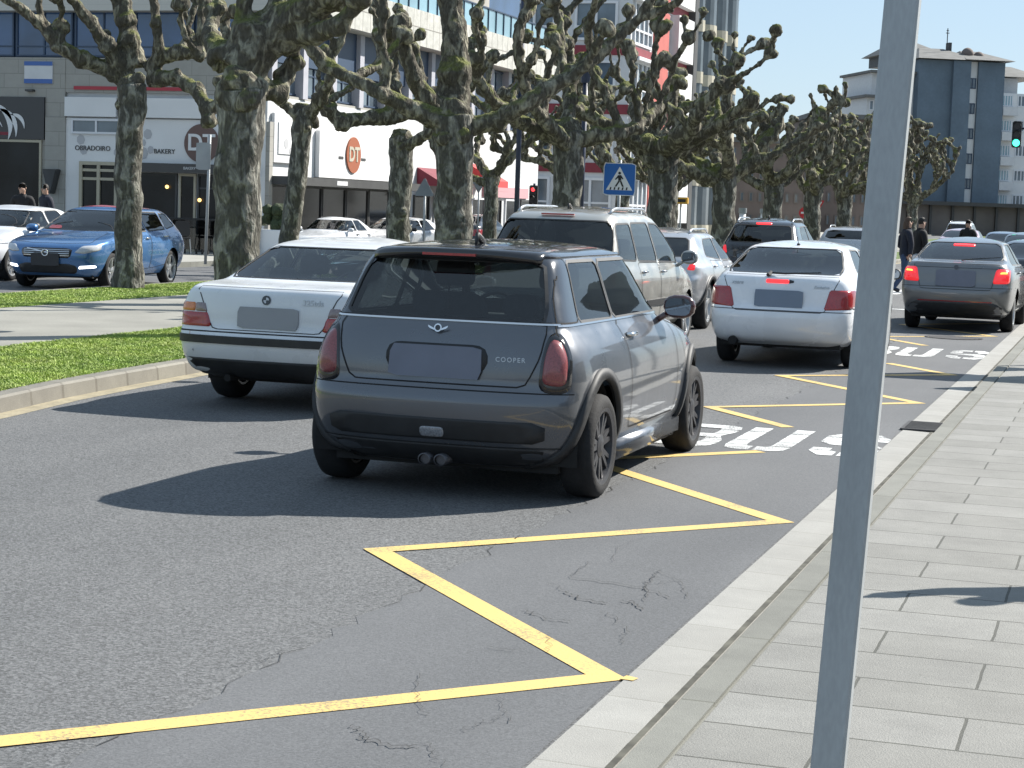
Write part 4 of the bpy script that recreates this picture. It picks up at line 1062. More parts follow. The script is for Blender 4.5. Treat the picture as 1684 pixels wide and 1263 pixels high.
xs['trim'] = [('high_brake_lamp', [(-.155, .955), (.10, .955), (.10, .995), (-.155, .995)], 'B', 'brake', .006, .004, .01),
              ('lamp_housing_end', [(.102, .955), (.155, .965), (.155, .985), (.102, .995)], 'B', 'black', .006, 0, .008)]
xs['lines'] = [('bumper_line', [(-.84, .655), (.84, .655)], 'B', .008, 'dark_line', 0), ('side_rub_strip', [(-.85, .55), (.95, .55)], 'S', .06, K['white_car'], .012)]
white5, skx = make_car('hatchback', xs, (-3.65, 22.95, 0), 0.0, 'white five-door car with its high brake lamp lit, in front of the dark grey hatchback', 'car')
b = MB(); b.prism(smooth_poly([(-.27, -.095), (.27, -.095), (.27, .095), (-.27, .095)], 24, .012), .006, Matrix.Translation((0, -2.128, .785)) @ Matrix.Rotation(R(84), 4, 'X')); b.build('plate', K['plate_mid'], white5)
badge_text(white5, 'xsara', .062, skx, 'B', -.48, .93, K['alloy'], shear=.3); badge_text(white5, 'Exclusive', .045, skx, 'B', .46, .91, K['alloy'], shear=.4)
b = MB(); b.tube([(-.12, -2.0, 1.065), (.05, -2.035, 1.062), (.44, -1.985, 1.085)], [.014, .012, .008], 6); b.tube([(-.14, -2.07, 1.04), (-.12, -2.0, 1.07)], .022, 8); b.build('rear_wiper', K['black'], white5)
b = MB(); b.tube([(-.50, -2.14, .30), (-.50, -1.8, .31)], .048, 16); b.build('exhaust_pipe', K['dark'] if 'dark' in K else K['under'], white5)

# --- dark grey saloon at the right
oc = dict(L=4.57, H=1.46, belt=1.0, wr=.318, axle_r=-1.29, axle_f=1.29, tyre_w=.205, rim_r=.21, spokes=5, wheel_in=.12, paint=K['grey_paint'], taper=.05,
    rear=[(.24, -2.0), (.32, -2.17), (.45, -2.26), (.60, -2.285), (.68, -2.27), (.74, -2.23), (.92, -2.21), (1.02, -2.19), (1.065, -2.15), (1.085, -2.0), (1.10, -1.84), (1.16, -1.66), (1.28, -1.30), (1.36, -1.03), (1.39, -.88), (1.42, -.62), (1.445, -.35), (1.46, -.1)],
    front=[(.24, 2.0), (.4, 2.2), (.55, 2.26), (.70, 2.18), (.82, 1.95), (.92, 1.45), (.98, 1.1), (1.03, .92), (1.15, .70), (1.28, .45), (1.36, .28), (1.40, .15), (1.435, .0), (1.452, -.05), (1.46, -.08)],
    width=[(.24, .76), (.32, .82), (.48, .86), (.62, .88), (.80, .875), (.92, .85), (1.0, .81), (1.06, .765), (1.12, .725), (1.25, .655), (1.36, .585), (1.40, .50), (1.435, .34), (1.452, .18), (1.46, .06)],
    bow=[(0, .44), (.6, .42), (.76, .34), (1.0, .32), (1.12, .24), (1.46, .2)], glass=K['glass_mid'], win_r=.05,
    windows=[('rear_window', [(-.68, 1.11), (.68, 1.11), (.62, 1.24), (.545, 1.372), (-.545, 1.372), (-.62, 1.24)], 'B', 'glass_mid'),
             ('rear_door_window', [(-1.30, 1.05), (-.25, 1.03), (-.25, 1.36), (-.85, 1.36)], 'S', None),
             ('door_window', [(-.19, 1.03), (.85, 1.02), (.40, 1.35), (-.19, 1.36)], 'S', None),
             ('windscreen', [(-.7, 1.06), (.7, 1.06), (.56, 1.36), (-.56, 1.36)], 'F', None)],
    panels=[('boot_lid', [(-.66, 1.06), (.66, 1.06), (.56, .80), (.54, .665), (-.54, .665), (-.56, .80)], 'B', .25, None),
            ('door', [(-.22, .34), (.80, .34), (.90, .62), (.90, 1.0), (-.22, 1.0)], 'S', .25, (-.08, .90, K['grey_paint'])),
            ('rear_door', [(-1.15, .66), (-.95, .42), (-.25, .34), (-.25, 1.0), (-1.15, 1.02)], 'S', .25, (-.98, .92, K['grey_paint']))],
    seat_y=-.2, rear_seat_y=-1.05, dash_y=.8, seat_z=.45, rear_seat_top=1.02, seat_m='seat', mirror=(.95, .72, 1.06, K['grey_paint'], (.21, .12, .15)))
oc['lamps'] = [('tail_lamp', [(.55, .765), (.80, .775), (.80, .99), (.60, .995)], 'B', 'brake_dim', .012, .04),
               ('brake_lamp', [(.60, .885), (.785, .888), (.785, .97), (.62, .97)], 'B', 'brake', .026, .02), ('brake_lamp_core', [(.63, .912), (.765, .914), (.765, .946), (.645, .946)], 'B', 'brake_hot', .036, .01)]
oc['trim'] = [('high_brake_lamp', [(-.17, 1.325), (.17, 1.325), (.17, 1.352), (-.17, 1.352)], 'B', 'brake', .004, .003, .01),
              ('lower_valance', [(-.70, .25), (.70, .25), (.72, .40), (.60, .47), (-.60, .47), (-.72, .40)], 'B', 'black', .006, 0, .04)]
oc['lines'] = [('bumper_line', [(-.86, .70), (.86, .70)], 'B', .007, 'dark_line', 0), ('reflector_strip', [(-.56, .482), (.56, .482)], 'B', .014, K['red_lamp'], 0), ('boot_crease', [(-.62, .995), (.62, .995)], 'B', .006, 'dark_line', 0)]
octav, sko = make_car('saloon_car', oc, (-2.45, 31.95, 0), R(-1.0), 'dark grey saloon with all its brake lamps glowing, behind the manhole in the bus bay', 'car')
b = MB(); b.prism(smooth_poly([(-.30, -.125), (.30, -.125), (.30, .125), (-.30, .125)], 24, .012), .006, Matrix.Translation((0, -2.232, .835)) @ Matrix.Rotation(R(84), 4, 'X')); b.build('plate', K['plate'], octav)
b = MB(); b.prism([(math.cos(a * PI / 12) * .035, math.sin(a * PI / 12) * .035) for a in range(24)], .005, Matrix.Translation((0, -2.21, 1.005)) @ Matrix.Rotation(R(82), 4, 'X')); b.build('badge', K['dark_alloy'], octav)
b = MB(); b.tube([(.05, -1.95, 1.11), (.2, -1.86, 1.13), (.62, -1.74, 1.17)], [.012, .010, .006], 6); b.build('rear_wiper', K['black'], octav)

# --- champagne people carrier with roof rails
vn = dict(L=4.55, H=1.74, belt=1.06, wr=.325, axle_r=-1.30, axle_f=1.40, tyre_w=.21, rim_r=.215, spokes=5, wheel_in=.12, paint=K['beige_paint'], taper=.06,
    rear=[(.28, -2.05), (.36, -2.18), (.5, -2.25), (.62, -2.27), (.70, -2.25), (.76, -2.21), (.95, -2.19), (1.08, -2.16), (1.2, -2.10), (1.4, -1.98), (1.56, -1.86), (1.63, -1.76), (1.67, -1.60), (1.70, -1.30), (1.725, -.8), (1.74, -.3)],
    front=[(.28, 2.0), (.4, 2.18), (.55, 2.25), (.70, 2.18), (.82, 2.02), (.93, 1.75), (1.02, 1.48), (1.08, 1.30), (1.2, 1.08), (1.4, .76), (1.55, .50), (1.62, .34), (1.67, .15), (1.71, -.08), (1.73, -.2), (1.74, -.28)],
    width=[(.28, .80), (.36, .86), (.5, .892), (.66, .90), (.85, .895), (1.0, .865), (1.06, .84), (1.2, .80), (1.4, .73), (1.55, .675), (1.62, .635), (1.67, .55), (1.71, .37), (1.73, .2), (1.74, .06)],
    bow=[(0, .42), (.6, .40), (.8, .34), (1.05, .32), (1.2, .28), (1.5, .26), (1.74, .2)], glass=K['glass'], win_r=.06,
    windows=[('rear_window', [(-.74, 1.10), (.74, 1.10), (.72, 1.30), (.64, 1.57), (-.64, 1.57), (-.72, 1.30)], 'B', 'glass_dark'),
             ('quarter_window', [(-1.90, 1.13), (-1.18, 1.11), (-1.08, 1.55), (-1.68, 1.54)], 'S', None),
             ('rear_door_window', [(-1.14, 1.11), (-.24, 1.09), (-.24, 1.56), (-1.04, 1.555)], 'S', None),
             ('door_window', [(-.19, 1.09), (.98, 1.06), (.56, 1.40), (.24, 1.545), (-.19, 1.56)], 'S', None),
             ('windscreen', [(-.74, 1.10), (.74, 1.10), (.64, 1.56), (-.64, 1.56)], 'F', None)],
    panels=[('door', [(-.22, .38), (.90, .38), (1.0, .66), (1.0, 1.06), (-.22, 1.08)], 'S', .25, (-.08, .97, K['chrome'])),
            ('rear_door', [(-1.16, .68), (-.98, .44), (-.25, .38), (-.25, 1.08), (-1.16, 1.09)], 'S', .25, (-1.0, .98, K['chrome']))],
    seat_y=-.1, rear_seat_y=-1.1, dash_y=1.0, seat_z=.55, rear_seat_top=1.12, seat_m='seat', mirror=(.99, .86, 1.13, K['beige_paint'], (.22, .13, .18)),
    rails=(-1.55, .25, .56, 0, K['silver_paint']), antenna=(-1.3, -1))
vn['lamps'] = [('tail_lamp', [(.66, .80), (.80, .80), (.79, 1.10), (.72, 1.10)], 'B', 'red_lamp', .012, .03)]
vn['lines'] = [('side_rub_strip', [(-.95, .60), (1.0, .60)], 'S', .075, K['black'], .012)]
van, skv = make_car('people_carrier', vn, (-6.34, 22.95, 0), 0.0, 'champagne people carrier with silver roof rails, between the two white cars', 'people carrier')
b = MB(); b.box(-.20, .20, -1.80, -1.775, 1.625, 1.645); b.build('high_brake_lamp', K['red_lamp'], van)

# --- silver crossover with its rear wheel beside the carrier
su = dict(L=4.40, H=1.66, belt=1.05, wr=.355, axle_r=-1.30, axle_f=1.35, tyre_w=.22, rim_r=.245, spokes=5, wheel_in=.12, paint=K['silver_paint'], taper=.07,
    rear=[(.34, -1.98), (.45, -2.12), (.6, -2.19), (.75, -2.20), (.85, -2.15), (1.0, -2.13), (1.08, -2.10), (1.2, -1.98), (1.4, -1.74), (1.52, -1.58), (1.57, -1.46), (1.61, -1.2), (1.64, -.8), (1.66, -.3)],
    front=[(.34, 1.95), (.5, 2.14), (.65, 2.19), (.8, 2.12), (.92, 1.85), (1.0, 1.45), (1.06, 1.12), (1.15, .96), (1.35, .62), (1.5, .34), (1.56, .2), (1.61, 0.), (1.64, -.15), (1.655, -.22), (1.66, -.28)],
    width=[(.34, .80), (.45, .86), (.62, .895), (.8, .90), (.95, .88), (1.04, .84), (1.15, .79), (1.35, .70), (1.5, .64), (1.56, .59), (1.61, .46), (1.64, .28), (1.66, .06)],
    bow=[(0, .5), (.7, .5), (1.0, .40), (1.15, .32), (1.66, .22)], glass=K['glass'], win_r=.05,
    windows=[('rear_window', [(-.64, 1.16), (.64, 1.16), (.56, 1.50), (-.56, 1.50)], 'B', 'glass_dark'),
             ('rear_door_window', [(-1.30, 1.16), (-.30, 1.08), (-.24, 1.50), (-.98, 1.48)], 'S', None),
             ('door_window', [(-.24, 1.08), (.92, 1.07), (.30, 1.49), (-.18, 1.50)], 'S', None),
             ('windscreen', [(-.7, 1.1), (.7, 1.1), (.58, 1.50), (-.58, 1.50)], 'F', None)],
    panels=[('door', [(-.22, .42), (.80, .42), (.95, .7), (.95, 1.05), (-.22, 1.06)], 'S', .25, (-.08, .95, K['silver_paint'])), ('rear_door', [(-1.15, .75), (-.95, .5), (-.25, .42), (-.25, 1.06), (-1.15, 1.09)], 'S', .25, (-.98, .98, K['silver_paint']))],
    seat_y=-.1, rear_seat_y=-1.05, dash_y=.9, seat_z=.55, rear_seat_top=1.12, mirror=(.98, .80, 1.12, K['black'], (.21, .12, .16)), rails=(-1.35, .2, .52, 0, K['silver_paint']))
su['lamps'] = [('tail_lamp', [(.64, .93), (.75, .92), (.75, 1.04), (.69, 1.06)], 'B', 'brake_dim', .01, .03)]
su['arch_trim'] = (.07, K['black'])
suv, sks = make_car('crossover', su, (-6.74, 28.72, 0), R(2.0), 'silver crossover with black wheel arch trim, ahead of the champagne people carrier', 'crossover')
warp(suv, mono([(0, 0), (.5, .5), (1.05, .98), (1.5, 1.33), (1.66, 1.47), (1.8, 1.60)]))

# --- dark crossover with a long lit brake lamp
import copy
def variant(base, **kw):
    d = copy.deepcopy({k: v for k, v in base.items() if k not in ('paint', 'rim_m', 'glass', 'mirror', 'rails', 'trim', 'lines', 'panels', 'arch_trim')})
    for k in ('paint', 'rim_m', 'glass', 'mirror', 'rails', 'trim', 'lines', 'panels', 'arch_trim'):
        if k in base: d[k] = base[k]
    d.update(kw); return d
d2 = variant(su, paint=K['black_paint'], detail=True, rails=(-1.45, .3, .55, 0, K['silver_paint']), antenna=(-.9, -1), panels=[], L=4.5)
d2['lamps'] = [('tail_lamp', [(.64, .93), (.74, .92), (.74, 1.08), (.68, 1.10)], 'B', 'brake_dim', .01, .03)]
d2['trim'] = [('high_brake_lamp', [(-.16, 1.515), (.16, 1.515), (.16, 1.55), (-.16, 1.55)], 'B', 'brake', .005, .003, .01)]
make_car('crossover', d2, (-7.05, 39.4, 0), R(2), 'black crossover with a lit high brake lamp, seen over the white five-door roof', 'crossover')
# SILVER
# --- far right group
LO = dict(detail=False, panels=[], lines=[], cabin=False)
def simple(base, paint, **kw):
    d = variant(base, paint=paint, **LO); d['glass'] = K['glass_dark']; d['windows'] = [(a, b_, c_, 'glass_dark') for a, b_, c_, _ in base['windows']]
    d.pop('mirror', None); d.pop('antenna', None); d['trim'] = []; d.update(kw); return d
def put(name, d, px, py_, depth, rz, label, cat='car', group=None, dz=0):
    p = at_depth(px, 380, depth); return make_car(name, d, (p.x, p.y, dz), rz, label, cat, group)[0]
put('saloon_car', simple(oc, K['pink_paint']), 1585, 0, 72, R(0), 'pale pink car whose roof shows behind the dark grey saloon')
put('delivery_van', simple(vn, K['white_car'], H=1.74), 1582, 0, 112, 0, 'small white van at the far end of the street', 'van')
put('hatchback', simple(xs, K['steel_blue_paint']), 1652, 0, 66, R(4), 'steel blue car right of the small white van')
put('saloon_car', simple(oc, K['black_paint']), 1690, 0, 56, R(4), 'black car half hidden by the right edge, beside the steel blue car')
put('hatchback', simple(xs, K['black_paint']), 1716, 0, 37, R(-4), 'dark car cut by the right edge, just ahead of the dark grey saloon')

# --- blue estate and white car on the far carriageway, both facing us
vo = variant(xs, L=4.63, H=1.48, paint=K['blue_paint'], wr=.33, rim_r=.235, axle_r=-1.38, axle_f=1.40, spokes=5, rim_style='single', lines=[])
vo['rear'] = [(.24, -2.05), (.35, -2.22), (.5, -2.29), (.65, -2.30), (.85, -2.24), (1.0, -2.20), (1.1, -2.12), (1.25, -1.93), (1.38, -1.72), (1.42, -1.60), (1.445, -1.3), (1.465, -.8), (1.48, -.2)]
vo['front'] = [(.20, 2.05), (.28, 2.22), (.45, 2.29), (.6, 2.315), (.72, 2.29), (.80, 2.20), (.87, 1.95), (.93, 1.55), (.975, 1.2), (1.01, 1.0), (1.12, .78), (1.28, .42), (1.37, .2), (1.41, .06), (1.445, -.08), (1.465, -.14), (1.48, -.18)]
vo['width'] = [(.24, .80), (.35, .87), (.5, .91), (.66, .93), (.8, .925), (.92, .89), (1.0, .845), (1.1, .77), (1.25, .69), (1.38, .61), (1.42, .53), (1.45, .38), (1.47, .2), (1.48, .06)]
vo['bowf'] = [(0, .75), (.6, .8), (.9, .6), (1.02, .40), (1.4, .3), (1.48, .2)]
vo['windows'] = [('rear_window', [(-.60, 1.12), (.60, 1.12), (.53, 1.36), (-.53, 1.36)], 'B', 'glass_dark'),
    ('quarter_window', [(-1.85, 1.12), (-1.30, 1.06), (-1.25, 1.36), (-1.62, 1.34)], 'S', 'glass_mid'),
    ('rear_door_window', [(-1.25, 1.06), (-.30, 1.03), (-.28, 1.38), (-1.18, 1.37)], 'S', 'glass_mid'),
    ('door_window', [(-.24, 1.03), (.92, 1.0), (.40, 1.34), (-.22, 1.38)], 'S', 'glass_mid'),
    ('windscreen', [(-.74, 1.025), (.74, 1.025), (.66, 1.2), (.575, 1.385), (-.575, 1.385), (-.66, 1.2)], 'F', 'glass_mid')]
vo['panels'] = [('bonnet', [(-.60, .98), (.60, .98), (.72, 2.02), (.3, 2.17), (-.3, 2.17), (-.72, 2.02)], 'T', .5, None),
    ('door', [(-.25, .34), (.90, .34), (1.0, .62), (1.0, .99), (-.25, 1.02)], 'S', .25, (-.10, .90, K['chrome'])), ('rear_door', [(-1.25, .66), (-1.02, .40), (-.28, .34), (-.28, 1.02), (-1.25, 1.05)], 'S', .25, (-1.05, .93, K['chrome']))]
vo['mirror'] = (.98, .75, 1.04, K['blue_paint'], (.22, .13, .15)); vo.pop('antenna', None)
vo['lamps'] = [('headlamp', [(.50, .655), (.66, .64), (.86, .70), (.86, .80), (.62, .775)], 'F', 'clear', .012, .03), ('running_lamp', [(.56, .375), (.80, .40), (.80, .44), (.58, .425)], 'F', 'drl', .012, .015)]
vo['trim'] = [('grille', [(-.43, .56), (.43, .56), (.48, .70), (.40, .73), (-.40, .73), (-.48, .70)], 'F', 'gloss_black', .004, 0, .03),
              ('air_intake', [(-.52, .29), (.52, .29), (.55, .42), (.40, .46), (-.40, .46), (-.55, .42)], 'F', 'black', .004, 0, .03)]
vo['lines'] = [('grille_bar', [(-.42, z), (.42, z)], 'F', .008, 'chrome', .006) for z in (.60, .635, .67, .70)] + [('grille_sash', [(-.05, .645), (.36, .715)], 'F', .016, 'chrome', .010)]
vo['seat_z'] = .45
volvo, skvo = make_car('estate_car', vo, (-18.15, 31.0, 0), R(180 + 7), 'bright blue estate car facing us behind the mossy tree on the far lawn', 'car')
b = MB(); b.prism(smooth_poly([(-.26, -.11), (.26, -.11), (.26, .11), (-.26, .11)], 20, .01), .006, Matrix.Translation((0, 2.335, .53)) @ Matrix.Rotation(R(90), 4, 'X') @ Matrix.Translation((0, 0, -.006))); b.build('plate', mat('dark_plate', (.03, .03, .033), .6), volvo)
b = MB(); vs, fs = lathe([(-.012, .062), (.012, .066), (.012, .045), (-.012, .045)], 24); b.add([(v[1], 2.335 + v[0], .645 + v[2]) for v in vs], fs); b.build('badge', K['chrome'], volvo, smooth=True)
bmh = hull_mesh(vo, 76, 56); fs = cut_faces(bmh, smooth_poly([(-.50, -1.3), (.50, -1.3), (.50, -.10), (-.50, -.10)], 30, .1), 'T', .62, guard=lambda c: c.z > 1.40)
nb = split_off(bmh, fs); bmh.free()
for v in nb.verts: v.co.z += .004
bmesh.ops.recalc_face_normals(nb, faces=nb.faces[:]); bm_obj('roof_panel', nb, K['roof_red'], volvo, smooth=True)  # red patch laid just over the blue roof
b = patch(skvo, [(.36, 1.045), (.62, 1.045), (.60, 1.10), (.38, 1.10)], 'F', off=.004, r=.01, n=16, rings=2); b.build('windscreen_leaflet', K['roof_red'], volvo)
d3 = variant(vo, paint=K['silver_paint'], detail=False, panels=[], lines=[], trim=[], rails=(-1.6, .4, .5, 0, K['silver_paint'])); d3.pop('mirror'); d3['lamps'] = []
p = at_depth(1384, 385, 52); make_car('estate_car', d3, (p.x, p.y + 2.2, 0), R(3), 'pale silver estate car between the black crossover and the steel pole', 'car')
wc = variant(xs, paint=K['white_car'], lines=[], trim=[]); wc.pop('antenna', None); wc['lamps'] = [('headlamp', [(.50, .66), (.84, .70), (.82, .80), (.55, .78)], 'F', 'clear', .012, .03)]
make_car('hatchback', wc, (-20.9, 32.3, 0), R(180 + 4), 'white car cut by the left edge behind the blue estate', 'car')
# two parked cars before the bakery
cp = variant(e36, paint=K['white_car'], trim=[], lines=[]); cp['lamps'] = []
p = at_depth(548, 380, 54); o = make_car('coupe', cp, (p.x, p.y, 0), R(180 - 2), 'white coupe facing us left of the silver car, in front of the white shop', 'car')[0]; o.scale = (.9, .85, .90)
p = at_depth(655, 380, 56); o = make_car('hatchback', variant(xs, paint=K['silver_paint'], trim=[], lamps=[]), (p.x, p.y, 0), R(180 - 6), 'silver car facing us behind a tree, right of the white coupe', 'car')[0]; o.scale = (.95, .95, .92)
p = at_depth(785, 380, 66); make_car('hatchback', simple(xs, K['black_paint']), (p.x, p.y, 0), R(0), 'dark car seen between two tree trunks over the hatchback roof', 'car')
# ================================================================ pollarded plane trees
def bark_mat(name, dark, pale, moss):
    m = bpy.data.materials.new(name); m.use_nodes = True; nt = m.node_tree; L = nt.links.new
    p = nt.nodes['Principled BSDF']; tc = _n(nt, 'ShaderNodeTexCoord'); o = tc.outputs['Object']
    mp = _n(nt, 'ShaderNodeMapping'); mp.inputs['Scale'].default_value = (1, 1, .42); L(o, mp.inputs[0])
    n1 = _n(nt, 'ShaderNodeTexNoise'); n1.inputs['Scale'].default_value = 8.5; n1.inputs['Detail'].default_value = 6; n1.inputs['Distortion'].default_value = .6; L(mp.outputs[0], n1.inputs['Vector'])
    r1 = _n(nt, 'ShaderNodeMapRange'); r1.inputs[1].default_value = .47; r1.inputs[2].default_value = .60; L(n1.outputs[0], r1.inputs[0])
    mx = _n(nt, 'ShaderNodeMix', data_type='RGBA'); mx.inputs[6].default_value = c4(dark); mx.inputs[7].default_value = c4(pale); L(r1.outputs[0], mx.inputs[0])
    n2 = _n(nt, 'ShaderNodeTexNoise'); n2.inputs['Scale'].default_value = 2.2; n2.inputs['Detail'].default_value = 6; L(o, n2.inputs['Vector'])
    ge = _n(nt, 'ShaderNodeNewGeometry'); sp_ = _n(nt, 'ShaderNodeSeparateXYZ'); L(ge.outputs['Normal'], sp_.inputs[0])
    ma = _n(nt, 'ShaderNodeMath', operation='MULTIPLY_ADD'); ma.inputs[1].default_value = .35; L(sp_.outputs[2], ma.inputs[0]); L(n2.outputs[0], ma.inputs[2])
    r2 = _n(nt, 'ShaderNodeMapRange'); r2.inputs[1].default_value = .64; r2.inputs[2].default_value = .84; L(ma.outputs[0], r2.inputs[0])
    m2 = _n(nt, 'ShaderNodeMix', data_type='RGBA'); L(r2.outputs[0], m2.inputs[0]); L(mx.outputs[2], m2.inputs[6]); m2.inputs[7].default_value = c4(moss)
    n3 = _n(nt, 'ShaderNodeTexNoise'); n3.inputs['Scale'].default_value = 34; n3.inputs['Detail'].default_value = 5; L(mp.outputs[0], n3.inputs['Vector'])
    r3 = _n(nt, 'ShaderNodeMapRange'); r3.inputs[1].default_value = .3; r3.inputs[2].default_value = .7; r3.inputs[3].default_value = .62; r3.inputs[4].default_value = 1.35; L(n3.outputs[0], r3.inputs[0])
    vm = _n(nt, 'ShaderNodeVectorMath', operation='SCALE'); L(m2.outputs[2], vm.inputs[0]); L(r3.outputs[0], vm.inputs['Scale']); L(vm.outputs[0], p.inputs['Base Color'])
    p.inputs['Roughness'].default_value = .9; p.inputs['Specular IOR Level'].default_value = .2
    b = _n(nt, 'ShaderNodeBump'); b.inputs['Strength'].default_value = .8; b.inputs['Distance'].default_value = .03
    ad = _n(nt, 'ShaderNodeMath', operation='ADD'); L(n3.outputs[0], ad.inputs[0]); L(r1.outputs[0], ad.inputs[1]); L(ad.outputs[0], b.inputs['Height']); L(b.outputs[0], p.inputs['Normal'])
    return m
M['bark_trunk'] = bark_mat('plane_tree_bark', (.080, .076, .064), (.25, .243, .21), (.075, .08, .032))
M['bark_limb'] = bark_mat('knobbly_limb_bark', (.080, .072, .056), (.25, .235, .18), (.12, .13, .04))
_ico = {}
def ico(n=2):
    if n not in _ico:
        bm = bmesh.new(); bmesh.ops.create_icosphere(bm, subdivisions=n, radius=1); _ico[n] = grab(bm); bm.free()
    return _ico[n]
def blob(b, p, r, rg, sq=(1, 1, 1)):
    vs, fs = ico(2); q = Vector((rg.uniform(0, 50), rg.uniform(0, 50), 3))
    b.add([Vector(p) + Vector((v.x * sq[0], v.y * sq[1], v.z * sq[2])) * r * (1 + .28 * noise.noise(v * 1.5 + q)) for v in vs], fs)
def limb_tube(b, pts, rs, n=9): b.tube(pts, rs, n)
def fused(name, b, m, parent, voxel, amp, scale, seed):
    """melts the overlapping tubes and knobs into one skin of bark and roughens it"""
    me = bpy.data.meshes.new(name); me.from_pydata(b.v, [], b.f); me.update()
    tmp = bpy.data.objects.new(name, me); col.objects.link(tmp)
    md = tmp.modifiers.new('r', 'REMESH'); md.mode = 'VOXEL'; md.voxel_size = voxel
    sm = tmp.modifiers.new('s', 'SMOOTH'); sm.factor = .5; sm.iterations = 2
    dg = bpy.context.evaluated_depsgraph_get(); me2 = bpy.data.meshes.new_from_object(tmp.evaluated_get(dg))
    bpy.data.objects.remove(tmp); bpy.data.meshes.remove(me)
    n = len(me2.vertices); co = np.empty(n * 3); me2.vertices.foreach_get('co', co); co = co.reshape(-1, 3); no = np.empty(n * 3); me2.vertices.foreach_get('normal', no); no = no.reshape(-1, 3)
    off = Vector((seed * 3.1, seed * 1.7, 0))
    d = np.array([noise.noise(Vector(c) * scale + off) + .5 * noise.noise(Vector(c) * scale * 2.6 + off) for c in co])
    co += no * (d * amp)[:, None]; me2.vertices.foreach_set('co', co.ravel()); me2.update(); me2.name = name
    return link_mesh(name, me2, m, parent, smooth=True)
def plane_tree(loc, rt, fork, top, label, seed, limbs=None, n_limbs=5, voxel=.035, spread=1.0, lean=(0, 0), group='pollarded plane trees along the street'):
    """trunk swelling to a fork, thick crooked limbs with knobs, fists and short spurs"""
    rg = random.Random(seed); root = empty('plane_tree', loc); tag(root, label, 'tree', group)
    tb = MB(); pts = []; rs = []
    k = 9
    for i in range(k + 1):
        t = i / k; pts.append((lean[0] * t * fork + rg.uniform(-.03, .03) * (i > 0), lean[1] * t * fork + rg.uniform(-.03, .03) * (i > 0), -.05 + t * (fork + .12)))
        rs.append(rt * (1.25 - .7 * min(t, .18) / .18 * .36) * (1 - .06 * t + .12 * max(0, t - .75) / .25))
    tb.tube(pts, rs, 16)
    for i in range(5): blob(tb, (rg.uniform(-.7, .7) * rt + lean[0] * fork * .6, rg.uniform(-.7, .7) * rt, rg.uniform(.5, fork * .95)), rt * rg.uniform(.25, .45), rg)
    F = Vector(pts[-1])
    cb = MB(); blob(cb, F - Vector((0, 0, .12)), rt * 1.02, rg, (1, 1, 1.25)); [blob(cb, F + Vector((rg.uniform(-.8, .8) * rt, rg.uniform(-.8, .8) * rt, rg.uniform(-.45, .1))), rt * rg.uniform(.4, .62), rg) for _ in range(6)]
    def grow(p, d, r, L_, depth):
        """one crooked limb: returns nothing, adds tubes and knobs"""
        rmin = max(.058, voxel * 1.35); r = max(r, rmin)
        segs = max(2, int(L_ / (.42 if depth == 0 else .30))); P = [p.copy()]; Rr = [r]
        for i in range(segs):
            up = .30 if depth == 0 else .42
            d = (d + Vector((rg.uniform(-.5, .5), rg.uniform(-.5, .5), rg.uniform(-.30, .30) + up * .40))).normalized()
            if p.z > top - .5: d.z = min(d.z, .12); d.normalize()
            p = p + d * (L_ / segs) * rg.uniform(.8, 1.2); r = max(rmin, r * (.90 if depth == 0 else .93))
            P.append(p.copy()); Rr.append(r * rg.uniform(.86, 1.18))
            if rg.random() < .75: blob(cb, p + Vector((rg.uniform(-.5, .5), rg.uniform(-.5, .5), rg.uniform(-.3, .5))) * r, r * rg.uniform(.95, 1.30), rg)
            if depth < 2 and i > 0 and rg.random() < (.62 if depth == 0 else .22):
                sd = Vector((rg.uniform(-1, 1), rg.uniform(-1, 1), rg.uniform(.0, 1.2))).normalized()
                grow(p, (sd + d * .3).normalized(), r * rg.uniform(.58, .78), rg.uniform(.32, .5) * L_ if depth == 0 else rg.uniform(.25, .6), depth + 1)
        cb.tube(P, Rr, 9)
        for _ in range(3 if depth == 0 else 2): blob(cb, p + Vector((rg.uniform(-1, 1), rg.uniform(-1, 1), rg.uniform(-.4, .9))) * r * .9, max(.13, r * rg.uniform(1.2, 1.7)), rg)
        if depth <= 1 and rg.random() < .4:
            for _ in range(rg.choice((1, 2))):
                q = p + Vector((rg.uniform(-1, 1), rg.uniform(-1, 1), .5)) * r; e = q + Vector((rg.uniform(-.35, .35), rg.uniform(-.35, .35), rg.uniform(.25, .6)))
                cb.tube([q, (q + e) / 2 + Vector((rg.uniform(-.06, .06), rg.uniform(-.06, .06), 0)), e], [max(rmin * .8, r * .6), max(rmin * .75, r * .42), max(rmin * .8, r * .45)], 7); blob(cb, e, max(.09, r * rg.uniform(.8, 1.1)), rg)
    if limbs:
        for L_ in limbs:
            P = [Vector(q[:3]) for q in L_]; Rr = [q[3] for q in L_]; cb.tube(P, Rr, 11)
            for i, (q, r) in enumerate(zip(P, Rr)):
                if i and rg.random() < .85: blob(cb, q + Vector((rg.uniform(-.4, .4), rg.uniform(-.4, .4), rg.uniform(-.2, .4))) * r, r * rg.uniform(1.05, 1.35), rg)
                if i and i < len(P) and rg.random() < .45:
                    grow(q, Vector((rg.uniform(-.5, .5), rg.uniform(-.5, .5), 1)).normalized(), r * .5, rg.uniform(.4, 1.1), 2)
            for _ in range(3): blob(cb, P[-1] + Vector((rg.uniform(-1, 1), rg.uniform(-1, 1), rg.uniform(0, .8))) * Rr[-1], Rr[-1] * rg.uniform(1.1, 1.5), rg)
    a0 = rg.uniform(0, 6.28)
